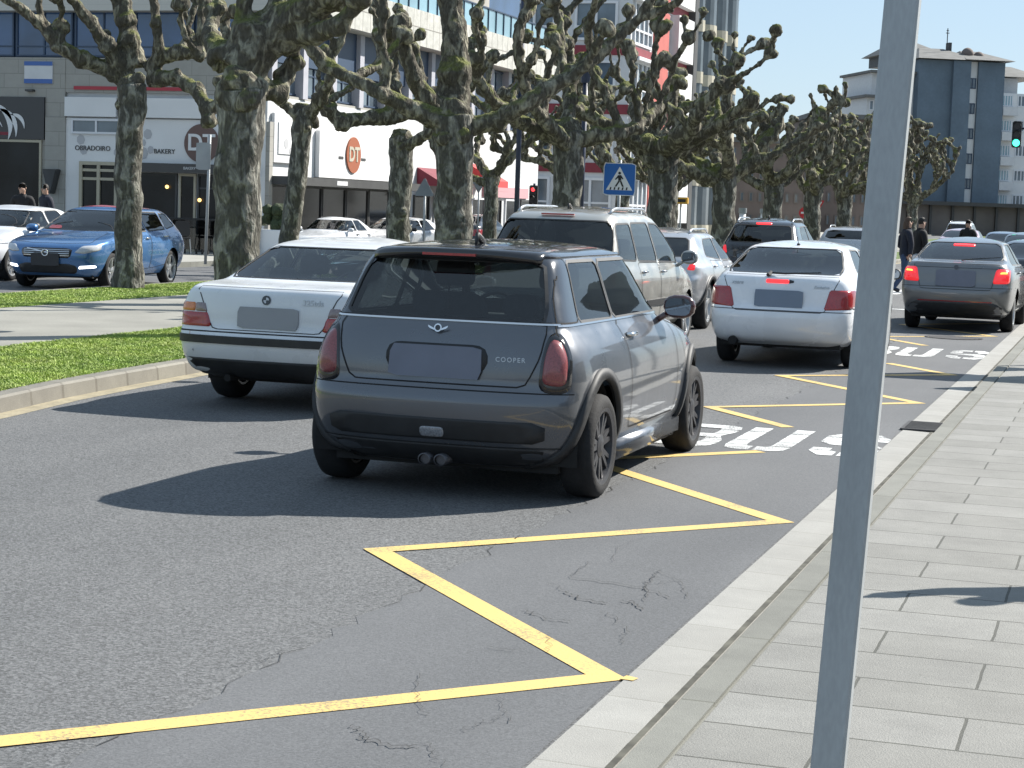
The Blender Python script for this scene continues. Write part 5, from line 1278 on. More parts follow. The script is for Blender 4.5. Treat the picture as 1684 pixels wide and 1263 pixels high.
    for i in range(n_limbs):
        a = a0 + 2 * PI * i / max(1, n_limbs) + rg.uniform(-.3, .3); el = rg.uniform(.25, .9)
        d = Vector((math.cos(a) * spread, math.sin(a) * spread, el)).normalized()
        grow(F + Vector((math.cos(a), math.sin(a), 0)) * rt * .5 + Vector((0, 0, rg.uniform(-.3, .1))), d, rt * rg.uniform(.48, .66), (top - fork) * rg.uniform(.75, 1.05), 0)
    fused('trunk', tb, M['bark_trunk'], root, voxel, rt * .09, 3.2, seed)
    fused('crown', cb, M['bark_limb'], root, voxel, voxel * .9, 7.0, seed + 1)
    return root
def tpt(x, y, d, base):
    p = at_depth(x, y, d); return Vector((p.x - base[0], p.y - base[1], p.z - base[2]))
def limb_px(base, pts):
    """limb centre line read off the photograph as (x, y, depth, radius)"""
    return [(*tpt(x, y, d, base), r * (.86 if i else 1)) for i, (x, y, d, r) in enumerate(pts)]
# row by the far carriageway
B1 = (-16.05, 28.35, .12); dd = 32.3
plane_tree(B1, .235, 3.35, 6.0, 'mossy plane tree on the far lawn in front of the blue estate', 11, n_limbs=0, voxel=.03, limbs=[
    limb_px(B1, [(222, 140, dd, .20), (185, 118, dd, .17), (140, 100, dd - .3, .15), (100, 78, dd - .5, .15), (70, 45, dd - .6, .11), (40, 18, dd - .8, .10), (0, -8, dd - 1, .09)]),
    limb_px(B1, [(98, 72, dd - .5, .12), (97, 45, dd - .5, .10)]),
    limb_px(B1, [(210, 120, dd, .19), (175, 75, dd - .3, .15), (150, 38, dd - .5, .12), (120, 0, dd - .7, .10), (95, -40, dd - .9, .1)]),
    limb_px(B1, [(225, 110, dd, .19), (213, 70, dd, .22), (208, 35, dd, .16), (205, -10, dd, .12)]),
    limb_px(B1, [(250, 118, dd, .17), (262, 85, dd - .2, .12), (257, 40, dd - .3, .10), (252, -10, dd - .3, .09)]),
    limb_px(B1, [(250, 130, dd, .16), (290, 128, dd - .4, .15), (325, 150, dd - .7, .14), (340, 180, dd - .9, .13), (338, 200, dd - .9, .09)]),
    limb_px(B1, [(260, 95, dd, .15), (300, 85, dd - .3, .15), (325, 90, dd - .6, .12), (331, 50, dd - .6, .085), (331, 5, dd - .6, .075), (330, -30, dd - .6, .07)])])
# near row, second trunk
B2 = (-9.65, 19.55, .12); d2_ = 22.4
plane_tree(B2, .275, 2.75, 6.0, 'thick grey plane tree trunk behind the old white saloon', 23, n_limbs=0, voxel=.028, limbs=[
    limb_px(B2, [(395, 120, d2_, .30), (425, 75, d2_, .31), (470, 45, d2_, .28), (500, 20, d2_ - .3, .24), (540, -10, d2_ - .5, .22)]),
    limb_px(B2, [(385, 105, d2_, .22), (395, 60, d2_, .14), (400, 25, d2_, .12), (402, -20, d2_, .11)]),
    limb_px(B2, [(470, 50, d2_, .20), (520, 55, d2_ - .4, .14), (560, 40, d2_ - .8, .12), (590, 5, d2_ - 1, .10)]),
    limb_px(B2, [(410, 140, d2_, .20), (450, 150, d2_ + .2, .14), (470, 130, d2_ + .3, .12), (480, 105, d2_ + .3, .09)]),
    limb_px(B2, [(370, 100, d2_, .20), (345, 60, d2_ + .4, .12), (352, 20, d2_ + .6, .10)])])
B3 = (-16.1, 34.75, .12)
plane_tree(B3, .205, 3.3, 6.3, 'slim leaning plane tree beside the corner of the white shop', 31, n_limbs=3, voxel=.04, lean=(.10, .02))
B4 = (-15.9, 40.4, .12); d4 = 43.0
plane_tree(B4, .28, 3.0, 6.5, 'forked plane tree with a long limb reaching left across the white shop sign', 47, n_limbs=1, voxel=.042, limbs=[
    limb_px(B4, [(650, 190, d4, .24), (600, 195, d4 - .3, .18), (560, 200, d4 - .6, .20), (538, 180, d4 - .8, .19), (528, 150, d4 - .9, .15)]),
    limb_px(B4, [(655, 200, d4, .26), (645, 150, d4, .24), (632, 110, d4, .20), (625, 60, d4, .17), (620, 10, d4, .15), (615, -20, d4, .14)]),
    limb_px(B4, [(670, 180, d4, .24), (700, 170, d4, .20), (690, 120, d4, .13), (682, 80, d4, .12)]),
    limb_px(B4, [(690, 175, d4, .22), (725, 172, d4 - .4, .26)])])
B5 = (-9.55, 26.45, .12); d5 = 29.6
plane_tree(B5, .29, 2.85, 6.5, 'broad dark plane tree trunk left of the champagne people carrier', 53, n_limbs=2, voxel=.032, limbs=[
    limb_px(B5, [(745, 180, d5, .28), (748, 120, d5, .27), (748, 60, d5, .24), (742, 10, d5, .21), (740, -30, d5, .2)]),
    limb_px(B5, [(735, 200, d5, .24), (700, 160, d5 - .4, .18), (680, 130, d5 - .6, .14), (655, 40, d5 - .8, .12)])])
plane_tree((-15.9, 46.9, .12), .20, 2.3, 5.8, 'small plane tree between the broad dark trunk and the steel blue lamp post', 61, n_limbs=4, voxel=.05)
plane_tree((-9.6, 32.6, .12), .275, 2.9, 6.2, 'pale patched plane tree rising behind the roof of the champagne people carrier', 71, n_limbs=5, voxel=.04)
plane_tree((-9.55, 39.6, .12), .33, 2.8, 5.7, 'plane tree right of the pedestrian crossing sign', 83, n_limbs=6, voxel=.045)
ROW = [(-15.9, 53.5, .24, 2.6, 5.6, 91), (-9.6, 46.4, .30, 2.5, 5.1, 103), (-15.9, 60.4, .24, 2.6, 5.4, 113), (-9.6, 53.1, .28, 2.5, 5.0, 127), (-15.9, 67.5, .25, 2.6, 5.4, 131), (-9.6, 60.2, .28, 2.5, 5.0, 137),
       (-9.6, 67.2, .28, 2.5, 5.1, 139), (-9.6, 74.5, .28, 2.5, 5.4, 149), (-9.9, 81, .28, 2.5, 5.4, 151)]
for i, (x, y, r, fk, tp, s_) in enumerate(ROW):
    side = 'far lawn' if x < -12 else 'near lawn'
    n_ = {-1: ''}; ordn = ['first', 'second', 'third', 'fourth', 'fifth', 'sixth', 'seventh', 'eighth', 'ninth', 'tenth', 'eleventh']
    idx = [r_ for r_ in ROW if (r_[0] < -12) == (x < -12)].index(ROW[i])
    plane_tree((x, y, .12), r, fk, tp, '%s plane tree on the %s beyond the pedestrian crossing sign' % (ordn[idx], side), s_, n_limbs=6, voxel=.055 if y < 70 else .07)
p = at_depth(1500, 360, 98)
plane_tree((p.x, p.y, .0), .28, 2.6, 6.2, 'bushy plane tree just right of the steel pole, in front of the blue grey towers', 173, n_limbs=7, voxel=.07, spread=.45)
# ================================================================ buildings
W = {}
W['stone'] = slabs('facade_stone', (.34, .325, .285), (.375, .36, .32), (.22, .21, .185), 1.1, .55, .012, rough=.8, var=.10, bump=.2)
def vert_slabs(name, c1, c2, mortar, bw, rh, ms, axis, off=.5, var=.1):
    """brick pattern on an upright wall; axis 0 runs along x, 1 along y"""
    m = slabs(name, c1, c2, mortar, bw, rh, ms, offset=off, var=var, bump=.2); nt = m.node_tree
    mp = next(n for n in nt.nodes if n.type == 'MAPPING'); tc = next(n for n in nt.nodes if n.type == 'TEX_COORD')
    sp_ = nt.nodes.new('ShaderNodeSeparateXYZ'); cb = nt.nodes.new('ShaderNodeCombineXYZ')
    nt.links.new(tc.outputs['Object'], sp_.inputs[0]); nt.links.new(sp_.outputs[axis], cb.inputs[0]); nt.links.new(sp_.outputs[2], cb.inputs[1]); nt.links.new(cb.outputs[0], mp.inputs[0])
    return m
W['stone_x'] = vert_slabs('pale_ashlar_front', (.30, .29, .26), (.325, .312, .28), (.23, .22, .195), .95, .42, .010, 0)
W['panel_y'] = vert_slabs('concrete_cladding_side', (.42, .415, .38), (.48, .47, .43), (.20, .19, .17), .62, .62, .02, 1, off=0, var=.34)
W['panel_x'] = mat('concrete_cladding_front', (.36, .345, .31), .8, var=.12, vscale=1.5)
W['white'] = mat('white_render', (.66, .66, .655), .7, var=.04, vscale=1.0, v2amt=.03)
W['white_grey'] = mat('off_white_panel', (.56, .565, .57), .7, var=.05)
W['glass_blue'] = mat('blue_office_glass', (.035, .075, .17), .08, coat=.6, var=.5, vscale=.35)
W['glass_dark'] = mat('dark_shop_glass', (.010, .011, .013), .12, coat=.0, spec=.25, var=.7, vscale=.9)
W['glass_grey'] = mat('grey_window_glass', (.10, .13, .16), .08, coat=.5, var=.4, vscale=.6)
W['glass_sky'] = mat('parapet_glass', (.22, .36, .42), .08, coat=.6, var=.2, vscale=.4)
W['glass_bay'] = mat('pale_bay_glass', (.11, .13, .145), .2, coat=.1, var=.3, vscale=.5)
W['frame_blue'] = mat('blue_window_frame', (.03, .055, .10), .5)
W['frame_white'] = mat('white_window_frame', (.62, .63, .65), .5)
W['frame_wood'] = mat('cream_door_frame', (.40, .36, .27), .6)
W['red'] = mat('red_strip', (.36, .035, .05), .6)
W['maroon'] = mat('maroon_band', (.20, .028, .04), .7, var=.1)
W['brickred'] = mat('brick_red_wall', (.42, .10, .085), .8, var=.12, vscale=1)
W['black'] = mat('black_signboard', (.010, .011, .016), .3, coat=.3)
W['charcoal'] = mat('charcoal_canopy', (.05, .05, .05), .6, var=.15)
W['awning'] = mat('dark_red_awning', (.17, .025, .04), .8, var=.15, vscale=2)
W['awning_bright'] = mat('bright_red_awning', (.55, .05, .05), .8)
W['pink'] = mat('pink_shop_panel', (.50, .28, .30), .7)
W['brown'] = mat('brown_disc', (.12, .07, .06), .5)
W['orange'] = mat('terracotta_disc', (.33, .10, .045), .5)
W['cream'] = mat('cream_render', (.42, .39, .31), .8, var=.08)
W['pilaster'] = mat('lilac_grey_pilaster', (.38, .38, .42), .7, var=.06)
W['blue_grey'] = mat('blue_grey_cladding', (.110, .150, .190), .75, var=.12, vscale=.35, v2amt=.06, v2scale=3)
W['tile'] = mat('grey_roof', (.13, .13, .125), .85, var=.2, vscale=.8)
W['terracotta'] = mat('faded_brown_wall', (.155, .125, .112), .85, var=.15, vscale=.3)
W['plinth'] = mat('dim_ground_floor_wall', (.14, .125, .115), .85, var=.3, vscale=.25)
W['motif'] = mat('pale_grey_leaf_motif', (.42, .42, .43), .8)
W['ochre'] = mat('warm_lit_lamp', (.8, .45, .15), .5, emis=(1, .6, .2), estr=1.5)

def sign_text(parent, txt, size, m, loc, rz=0.0, ext=.01, name='lettering', shear=0, bold=.0, face='-y', serif=False):
    cu = bpy.data.curves.new(name, 'FONT'); cu.body = txt; cu.size = size; cu.extrude = ext; cu.align_x = 'CENTER'; cu.align_y = 'CENTER'; cu.offset = bold; cu.shear = shear
    tmp = bpy.data.objects.new(name, cu); col.objects.link(tmp); dg = bpy.context.evaluated_depsgraph_get()
    me = bpy.data.meshes.new_from_object(tmp.evaluated_get(dg)); bpy.data.objects.remove(tmp); me.name = name
    Mt = Matrix.Translation(loc) @ Matrix.Rotation(rz, 4, 'Z') @ Matrix.Rotation(PI / 2, 4, 'X'); me.transform(Mt)
    return link_mesh(name, me, m, parent)
def win(parent, x0, x1, z0, z1, y, g, f, fw=.06, mull=0, trans=(), depth=.06, face='y', name='window'):
    """one window: frame with mullions and a pane as its sub-part; face 'y' looks to -y, 'x' looks to +x (then x0, x1 run along y)"""
    b = MB()
    def bx(a0, a1, c0, c1, d0, d1):
        if face == 'y': b.box(a0, a1, y - d1, y - d0, c0, c1)
        else: b.box(y + d0, y + d1, a0, a1, c0, c1)
    bx(x0, x1, z0, z0 + fw, 0, depth); bx(x0, x1, z1 - fw, z1, 0, depth); bx(x0, x0 + fw, z0 + fw, z1 - fw, 0, depth); bx(x1 - fw, x1, z0 + fw, z1 - fw, 0, depth)
    for i in range(mull): xm = x0 + (x1 - x0) * (i + 1) / (mull + 1); bx(xm - fw / 2, xm + fw / 2, z0 + fw, z1 - fw, 0, depth * .9)
    for t in trans: zm = z0 + (z1 - z0) * t; bx(x0 + fw, x1 - fw, zm - fw * .4, zm + fw * .4, 0, depth * .8)
    o = b.build(name, f, parent); b = MB()
    if face == 'y': b.box(x0 + .005, x1 - .005, y - .02, y - .004, z0 + .005, z1 - .005)
    else: b.box(y + .004, y + .02, x0 + .005, x1 - .005, z0 + .005, z1 - .005)
    b.build('pane', g, o); return o

# ---- corner building: local x = world x + 23.4 (negative to the left), local y = world y - 49
cb_ = empty('corner_building', (-23.4, 49, .11)); tag(cb_, 'long low corner building with stone front, white shop ground floor and blue upper windows', 'building')
DZ = -.11
def zz(z): return z + DZ
b = MB(); b.box(-46, -6.5, 0, 20, zz(0.11), zz(5.62)); b.build('wall', W['stone_x'], cb_)
b = MB(); b.box(-6.5, 0, 0, 11.2, zz(0.11), zz(3.88)); b.build('shop_wall', W['white'], cb_)
b = MB(); b.box(-6.5, -.02, .12, 26, zz(3.88), zz(4.62)); b.build('string_course', W['white_grey'], cb_)
b = MB(); b.box(-6.5, -.05, .02, .12, zz(4.62), zz(5.62)); b.box(-6.5, -.05, .12, 26, zz(4.62), zz(4.7)); b.build('wall', W['stone_x'], cb_)
# white band panels on the ground floor front
b = MB(); b.box(-6.45, -4.75, -.10, 0, zz(3.92), zz(4.48)); b.box(-4.6, -.15, -.10, 0, zz(3.92), zz(4.48)); b.build('shutter_box', W['white'], cb_)
win(cb_, -6.0, -4.55, zz(3.45), zz(3.88), 0, W['glass_grey'], W['frame_white'], mull=1) if False else None
win(cb_, -6.25 - .0, -4.6, zz(3.42), zz(3.86), -.002, W['glass_grey'], W['frame_white'], mull=1).location = (0, 0, 0)
b = MB(); b.box(-6.2, -2.0, -.02, -.001, zz(4.70), zz(4.80)); b.build('red_strip', W['red'], cb_)
# upper storey, blue office windows with a red strip inside
xs0 = -46
b = MB(); b.box(-46, -.1, .25, 20, zz(5.62), zz(7.05)); b.build('upper_wall', W['frame_blue'], cb_)
for i in range(23):
    x0 = -45.9 + i * 1.98; win(cb_, x0, x0 + 1.9, zz(5.66), zz(7.02), .24, W['glass_blue'] if i % 7 != 3 else W['glass_sky'], W['frame_blue'], .05, mull=1 if i % 3 else 0, trans=(.22,))
b = MB(); b.box(-46, -14, .17, .21, zz(5.78), zz(5.92)); b.build('red_strip', W['red'], cb_)
b = MB(); b.box(-46, -.05, -.25, 20, zz(7.05), zz(7.62)); b.build('cornice', W['panel_x'], cb_)
b = MB(); b.box(-46, -.3, .1, 20, zz(7.62), zz(12.5)); b.build('upper_wall', W['panel_x'], cb_)
# stone pillars, black shop front
b = MB(); b.box(-40, -7.15, -.07, 0, zz(3.22), zz(4.46)); b.build('shop_sign', W['black'], cb_)
b = MB()
for k, (xx, a, L_, w_) in enumerate([(-8.22, 2.25, 1.15, .085), (-8.35, 2.02, 1.3, .10), (-7.95, 2.45, .7, .06), (-8.9, 2.9, .9, .05)]):
    vs = []; c = Vector((xx, -.085, zz(3.85))); n = 12
    for i in range(n + 1):
        t = i / n - .5; p = c + Vector((math.cos(a + t * .9) * L_ * t, 0, math.sin(a + t * .9) * L_ * t)); q = Vector((math.sin(a), 0, -math.cos(a))) * w_ * (1 - (2 * t)**2 * .85)
        vs += [p - q, p + q]
    b.add(vs, [(2 * i, 2 * i + 1, 2 * i + 3, 2 * i + 2) for i in range(n)])
b.build('ribbon_emblem', W['white'], cb_)
b = MB(); b.box(-9.2, -8.3, -.083, -.075, zz(3.33), zz(3.42)); b.build('small_lettering', W['maroon'], cb_)
for i in range(9):
    x0 = -7.2 - (i + 1) * 1.9; win(cb_, x0, x0 + 1.86, zz(.2), zz(3.2), -.005, W['glass_dark'], W['charcoal'] if i % 2 else W['frame_wood'], .05 if i else .07)
b = MB(); b.box(-7.12, -6.45, -.05, 0, zz(.11), zz(3.9)); b.build('stone_pillar', W['stone_x'], cb_)
b = MB(); b.prism([(-.24, 0), (.24, 0), (.05, -.72), (-.05, -.72)], .28, Matrix.Translation((-6.8, -.06, zz(2.36))) @ Matrix.Rotation(PI / 2, 4, 'X')); b.build('wall_lamp', W['charcoal'], cb_, bevel=.02)
b = MB(); b.box(-8.3, -7.0, -.0, .0, 0, 0) if False else None
# blue and white nameplate high on the stone wall
b = MB(); b.box(-7.85, -6.9, -.04, 0, zz(4.86), zz(5.50)); o = b.build('nameplate', W['white_grey'], cb_)
b = MB(); b.box(-7.85, -6.9, -.05, -.04, zz(5.38), zz(5.50)); b.box(-7.85, -6.9, -.05, -.04, zz(4.86), zz(4.99)); b.build('blue_stripe', mat('enamel_blue', (.05, .12, .35), .5), o)
b = MB(); b.box(-7.75, -7.5, -.16, 0, zz(4.62), zz(4.68)); b.build('spotlight', W['charcoal'], cb_)
# bakery door, lettering, discs
win(cb_, -5.95, -4.68, zz(.11), zz(2.62), -.002, W['glass_dark'], W['frame_wood'], .10, mull=1, trans=(.80, .90), depth=.09, name='door')
sign_text(cb_, 'OBRADOIRO', .20, W['charcoal'], (-5.55, -.012, zz(3.0)), name='lettering')
sign_text(cb_, 'BAKERY', .19, W['charcoal'], (-3.20, -.012, zz(2.96)), name='lettering')
def disc(parent, m, c, r, th=.05, face='y', n=40, name='round_sign'):
    b = MB(); Mt = Matrix.Translation(c) @ (Matrix.Rotation(PI / 2, 4, 'X') if face == 'y' else Matrix.Rotation(PI / 2, 4, 'Z') @ Matrix.Rotation(PI / 2, 4, 'X'))
    b.prism([(math.cos(2 * PI * i / n) * r, math.sin(2 * PI * i / n) * r) for i in range(n)], th, Mt); return b.build(name, m, parent)
d = disc(cb_, W['brown'], (-2.0, 0, zz(3.22)), .55); sign_text(d, 'DT', .66, W['white'], (-2.0, -.06, zz(3.22)), bold=.012, name='monogram')
rgm = random.Random(9)
for cx_, cz_ in [(-5.95, 3.25), (-5.85, 2.95), (-4.75, 2.9), (-4.2, 3.3), (-3.9, 3.2), (-3.75, 3.45), (-3.9, 2.9), (-3.65, 3.0)]:
    b = MB(); r = rgm.uniform(.10, .18); b.prism([(math.cos(2 * PI * i / 7) * r, math.sin(2 * PI * i / 7) * r * 1.1) for i in range(7)], .004, Matrix.Translation((cx_, -.006, zz(cz_))) @ Matrix.Rotation(PI / 2, 4, 'X')); b.build('leaf_motif', W['motif'], cb_)
b = MB(); b.box(-4.25, -.3, -.35, 0, zz(2.36), zz(2.62)); b.build('awning_box', W['black'], cb_)
sign_text(cb_, 'BAKERY', .11, W['white_grey'], (-2.2, -.36, zz(2.49)))
win(cb_, -4.3, -2.75, zz(.11), zz(2.34), -.002, W['glass_dark'], W['charcoal'], .06); win(cb_, -2.7, -2.15, zz(.11), zz(2.34), -.002, W['glass_dark'], W['frame_wood'], .07); win(cb_, -2.1, -.35, zz(.11), zz(2.34), -.002, W['glass_dark'], W['charcoal'], .06, mull=1, trans=(.82,))
for q in ((-3.05, 1.95), (-2.0, 1.6)):
    b = MB(); vs, fs = ico(2); b.add([Vector((q[0], -.10, zz(q[1]))) + v * .055 for v in vs], fs); b.build('lit_bulb', W['ochre'], cb_)
# side facade along the street
b = MB(); b.box(-12, -.0, 11.2, 26, zz(.11), zz(3.88)); b.build('wall', W['white_grey'], cb_)
b = MB(); b.box(0, .10, .35, 2.6, zz(2.75), zz(4.15)); b.build('sign_panel', W['white_grey'], cb_)
b = MB(); b.box(.02, .16, 3.4, 10.9, zz(2.40), zz(3.80)); b.build('sign_panel', W['white'], cb_)
b = MB(); b.box(.10, .13, .6, 2.3, zz(3.0), zz(3.9)); b.build('sign_panel', W['white'], cb_)
d = disc(cb_, W['orange'], (.16, 5.95, zz(3.15)), .56, .05, 'x', name='round_sign'); sign_text(d, 'DT', .62, W['cream'], (.215, 5.95, zz(3.15)), rz=PI / 2, bold=.02, name='monogram')
b = MB(); b.box(.161, .175, 4.85, 5.2, zz(3.0), zz(3.08)); b.build('small_lettering', W['charcoal'], cb_); b = MB(); b.box(.161, .175, 6.65, 7.0, zz(3.0), zz(3.08)); b.build('small_lettering', W['charcoal'], cb_)
for cy_, cz_ in [(1.1, 3.3), (1.6, 3.5), (1.4, 3.1), (9.2, 3.0), (9.6, 3.3), (9.9, 2.8), (10.3, 3.1), (9.3, 2.7), (10.1, 2.6)]:
    b = MB(); r = rgm.uniform(.10, .2); b.prism([(math.cos(2 * PI * i / 7) * r, math.sin(2 * PI * i / 7) * r) for i in range(7)], .004, Matrix.Translation((.162 if cy_ > 3 else .132, cy_, zz(cz_))) @ Matrix.Rotation(PI / 2, 4, 'Z') @ Matrix.Rotation(PI / 2, 4, 'X')); b.build('leaf_motif', W['motif'], cb_)
b = MB(); b.box(.0, .75, .2, 11.1, zz(2.12), zz(2.36)); b.build('canopy', W['charcoal'], cb_)
for y0 in (3.4, 7.6): b = MB(); b.box(.75, .765, y0, y0 + .8, zz(2.17), zz(2.30)); b.build('canopy_plate', W['white_grey'], cb_)
for i in range(6): win(cb_, .25 + i * 1.85, .25 + i * 1.85 + 1.8, zz(.25), zz(2.1), .004, W['glass_dark'], W['charcoal'], .05, face='x')
b = MB(); b.box(0, .12, .02, .25, zz(.11), zz(3.88)); b.build('corner_post', W['stone_x'], cb_)
# awnings of the red shop further on
for y0, y1, m_, zt in ((12.0, 14.6, 'awning', 2.95), (17.2, 18.6, 'awning_bright', 3.25)):
    b = MB(); b.add([(.02, y0, zz(zt)), (.02, y1, zz(zt)), (1.15, y1, zz(zt - .62)), (1.15, y0, zz(zt - .62)), (1.15, y1, zz(zt - .85)), (1.15, y0, zz(zt - .85)), (.02, y0, zz(zt - .62)), (.02, y1, zz(zt - .62))], [(0, 1, 2, 3), (3, 2, 4, 5), (0, 3, 6), (1, 7, 2)]); o = b.build('awning', W[m_], cb_)
    b = MB(); b.box(1.0, 1.17, y0, y1, zz(zt - 1.0), zz(zt - .86)); b.build('awning_valance', W['cream'] if m_ == 'awning' else W['pink'], o)
b = MB(); b.box(.0, .09, 19.0, 24.5, zz(2.05), zz(2.45)); b.build('pink_fascia', W['pink'], cb_)
for i in range(7): win(cb_, 11.7 + i * 2.0, 11.7 + i * 2.0 + 1.5, zz(.3), zz(2.0), .006, W['glass_dark'], W['frame_white'] if i % 2 else W['charcoal'], .07, face='x')
# first floor of the side: windows between pilasters, concrete band, glass parapet
b = MB(); b.box(-12, -.25, 0.4, 26, zz(4.7), zz(6.95)); b.build('upper_wall', W['frame_blue'], cb_)
for i in range(12):
    y0 = .35 + i * 2.14; win(cb_, y0 + .32, y0 + 2.12, zz(4.75), zz(6.9), -.25, W['glass_grey'], W['frame_blue'], .05, mull=1, trans=(.3,), face='x')
for i in range(13): b = MB(); b.box(-.24, .04, .25 + i * 2.14, .25 + i * 2.14 + .34, zz(4.66), zz(6.94)); b.build('pilaster', W['pilaster'], cb_)
b = MB(); b.box(-12, .55, -.3, 27, zz(6.95), zz(8.12)); b.build('concrete_band', W['panel_y'], cb_)
b = MB(); b.box(.38, .42, -.2, 27, zz(8.12), zz(8.95)); o = b.build('glass_parapet', W['glass_sky'], cb_)
b = MB(); [b.box(.36, .46, -.2 + i * .9, -.17 + i * .9, zz(8.12), zz(8.97)) for i in range(31)]; b.box(.36, .46, -.2, 27, zz(8.95), zz(9.0)); b.build('parapet_posts', W['frame_blue'], o)
b = MB(); b.box(-12, -1.2, -.1, 26.5, zz(8.12), zz(12.6)); b.build('upper_wall', W['glass_blue'], cb_)

# ---- maroon and white tower behind
tw = empty('apartment_tower', (-24.9, 95, .0)); tag(tw, 'tall white and maroon banded apartment tower with glazed bays behind the corner building', 'building')
b = MB(); b.box(-17, 0, 0, 13.2, 0, 34); b.build('wall', W['white_grey'], tw)
for f in range(11):
    z = 1.0 + f * 3.02
    b = MB(); b.box(-17.1, .06, -.08, .0, z + 2.62, z + 3.12); b.build('maroon_band', W['maroon'], tw); b = MB(); b.box(.0, .09, .0, 13.2, z + 2.62, z + 3.12); b.build('maroon_band', W['maroon'], tw)
    if z > 13.5 and f > 4 and f % 3: continue
    for i in range(5):
        x0 = -16.4 + i * 3.35; win(tw, x0, x0 + 2.3, z + .35, z + 2.35, -.002, W['glass_grey'], W['frame_white'], .13, mull=1, depth=.14, trans=(.35,))
    win(tw, .4, 4.2, z + .2, z + 2.45, .002, W['glass_grey'], W['frame_white'], .14, mull=3, depth=.12, trans=(.35,), face='x')
    b = MB(); b.box(.0, .10, 4.6, 8.0, z + .1, z + 2.5); b.build('red_wall_panel', W['brickred'], tw)
    b = MB(); b.box(.0, .5, 8.6, 12.4, z + .1, z + 2.55); b.build('glazed_bay', W['white_grey'], tw)
    b = MB(); b.box(.0, .46, .2, 4.4, z + 2.42, z + 2.60); b.build('white_ledge', W['frame_white'], tw)
b = MB(); b.box(.0, .5, 12.6, 13.5, 0, 34); b.build('downpipe_strip', W['charcoal'], tw)

# ---- cream block with tall glass bays
cc = empty('apartment_block', (-25.2, 108.8, 0)); tag(cc, 'cream apartment block with tall curved glass bays rising against the sky', 'building')
b = MB(); b.box(-16, 0, 0, 13.0, 0, 34); b.build('wall', W['cream'], cc)
for i, (y0, y1) in enumerate([(.6, 2.2), (3.6, 5.6), (7.2, 8.8), (10.2, 12.2)]):
    b = MB(); n = 8; yc, ry = (y0 + y1) / 2, (y1 - y0) / 2
    ring = [(math.sin(PI * k / n) * .75, yc - ry * math.cos(PI * k / n)) for k in range(n + 1)]
    for z in np.arange(.5, 33, 3.0):
        b.add([(x, y, z + .5) for x, y in ring] + [(x, y, z + 2.8) for x, y in ring], [(k, k + 1, n + 2 + k, n + 1 + k) for k in range(n)])
    b.build('glass_bay', W['glass_bay'], cc)
    for z in np.arange(.5, 33, 3.0):
        b = MB(); b.prism([(x * 1.06 + (-.02 if x < .01 else 0), y) for x, y in ring], .68, Matrix.Translation((0, 0, z - .19))); b.build('bay_parapet', W['cream'], cc)
for z in np.arange(1.2, 33, 3.0):
    for y0 in (2.5, 6.0, 9.2): win(cc, y0, y0 + .8, z + .2, z + 1.9, .002, W['glass_grey'], W['frame_white'], .08, face='x')

# ---- distant brown and cream blocks behind the tree row
def block(name, px0, px1, top_y, depth, wall, label, roofm='tile', floors=4, dep=14, wins=8, g='glass_grey'):
    a, c = at_depth(px0, 360, depth), at_depth(px1, 360, depth); ang = math.atan2(c.y - a.y, c.x - a.x); L_ = math.hypot(c.x - a.x, c.y - a.y); zt = at_depth((px0 + px1) / 2, top_y, depth).z
    o = empty(name, (a.x, a.y, 0), ang); tag(o, label, 'building'); b = MB(); b.box(0, L_, 0, dep, 0, zt); b.build('wall', W[wall], o)
    b = MB(); b.box(-.4, L_ + .4, -.5, dep + .4, zt, zt + .5); b.build('roof', W[roofm], o)
    fh = zt / floors
    for f in range(floors):
        for i in range(wins):
            x0 = L_ * (i + .25) / wins; win(o, x0, x0 + L_ / wins * .5, f * fh + fh * .35, f * fh + fh * .8, -.002, W[g], W['pilaster'] if wall != 'terracotta' else W['plinth'], .12, depth=.1)
    return o, L_, zt
block('apartment_block', 1128, 1172, 226, 170, 'cream', 'small cream block seen between trunks under the tall glass bays', floors=4, wins=4)
block('apartment_block', 1196, 1330, 236, 190, 'terracotta', 'faded brown apartment block behind the tree crowns, left part', floors=4, wins=9)
block('apartment_block', 1326, 1424, 196, 205, 'terracotta', 'taller faded brown apartment block just left of the steel pole', floors=5, wins=7)

# ---- blue grey tower block on the right
a, c = at_depth(1412, 360, 222), at_depth(1752, 360, 226); ang = math.atan2(c.y - a.y, c.x - a.x)
rb_ = empty('apartment_tower', (a.x, a.y, 0), ang); tag(rb_, 'blue grey apartment towers with hipped roofs and one pale window strip', 'building')
S_ = 14.0  # photo pixels per metre at this distance
def X(px): return (px - 1412) / S_
def Z(py_): return 1.7 + (366 - py_) / S_
def blk(name, x0, x1, zt, y0, y1, m, z0=0): b = MB(); b.box(X(x0), X(x1), y0, y1, z0, zt); return b.build(name, m, rb_)
blk('wall', 1416, 1445, Z(168), 0, 10, W['white_grey']); blk('wall', 1430, 1510, Z(126), 1.5, 12, W['white_grey'])
blk('cladding', 1503, 1590, Z(102), 0, 12, W['blue_grey']); blk('window_strip', 1590.2, 1606, Z(102), .35, 12, W['white']); blk('cladding', 1606.2, 1652, Z(102), 0, 12, W['blue_grey'])
blk('cladding', 1560, 1590, Z(102), -.5, -.01, W['blue_grey']); blk('wall', 1652.2, 1760, Z(150), 1.2, 12, W['white']); blk('wall', 1640, 1700, Z(122), 4, 12, W['white_grey'])
b = MB(); b.box(X(1408), X(1450), -1, 10, Z(168), Z(164)); b.build('roof_slab', W['tile'], rb_); b = MB(); b.box(X(1424), X(1512), .6, 12, Z(126), Z(122)); b.build('roof_slab', W['tile'], rb_)
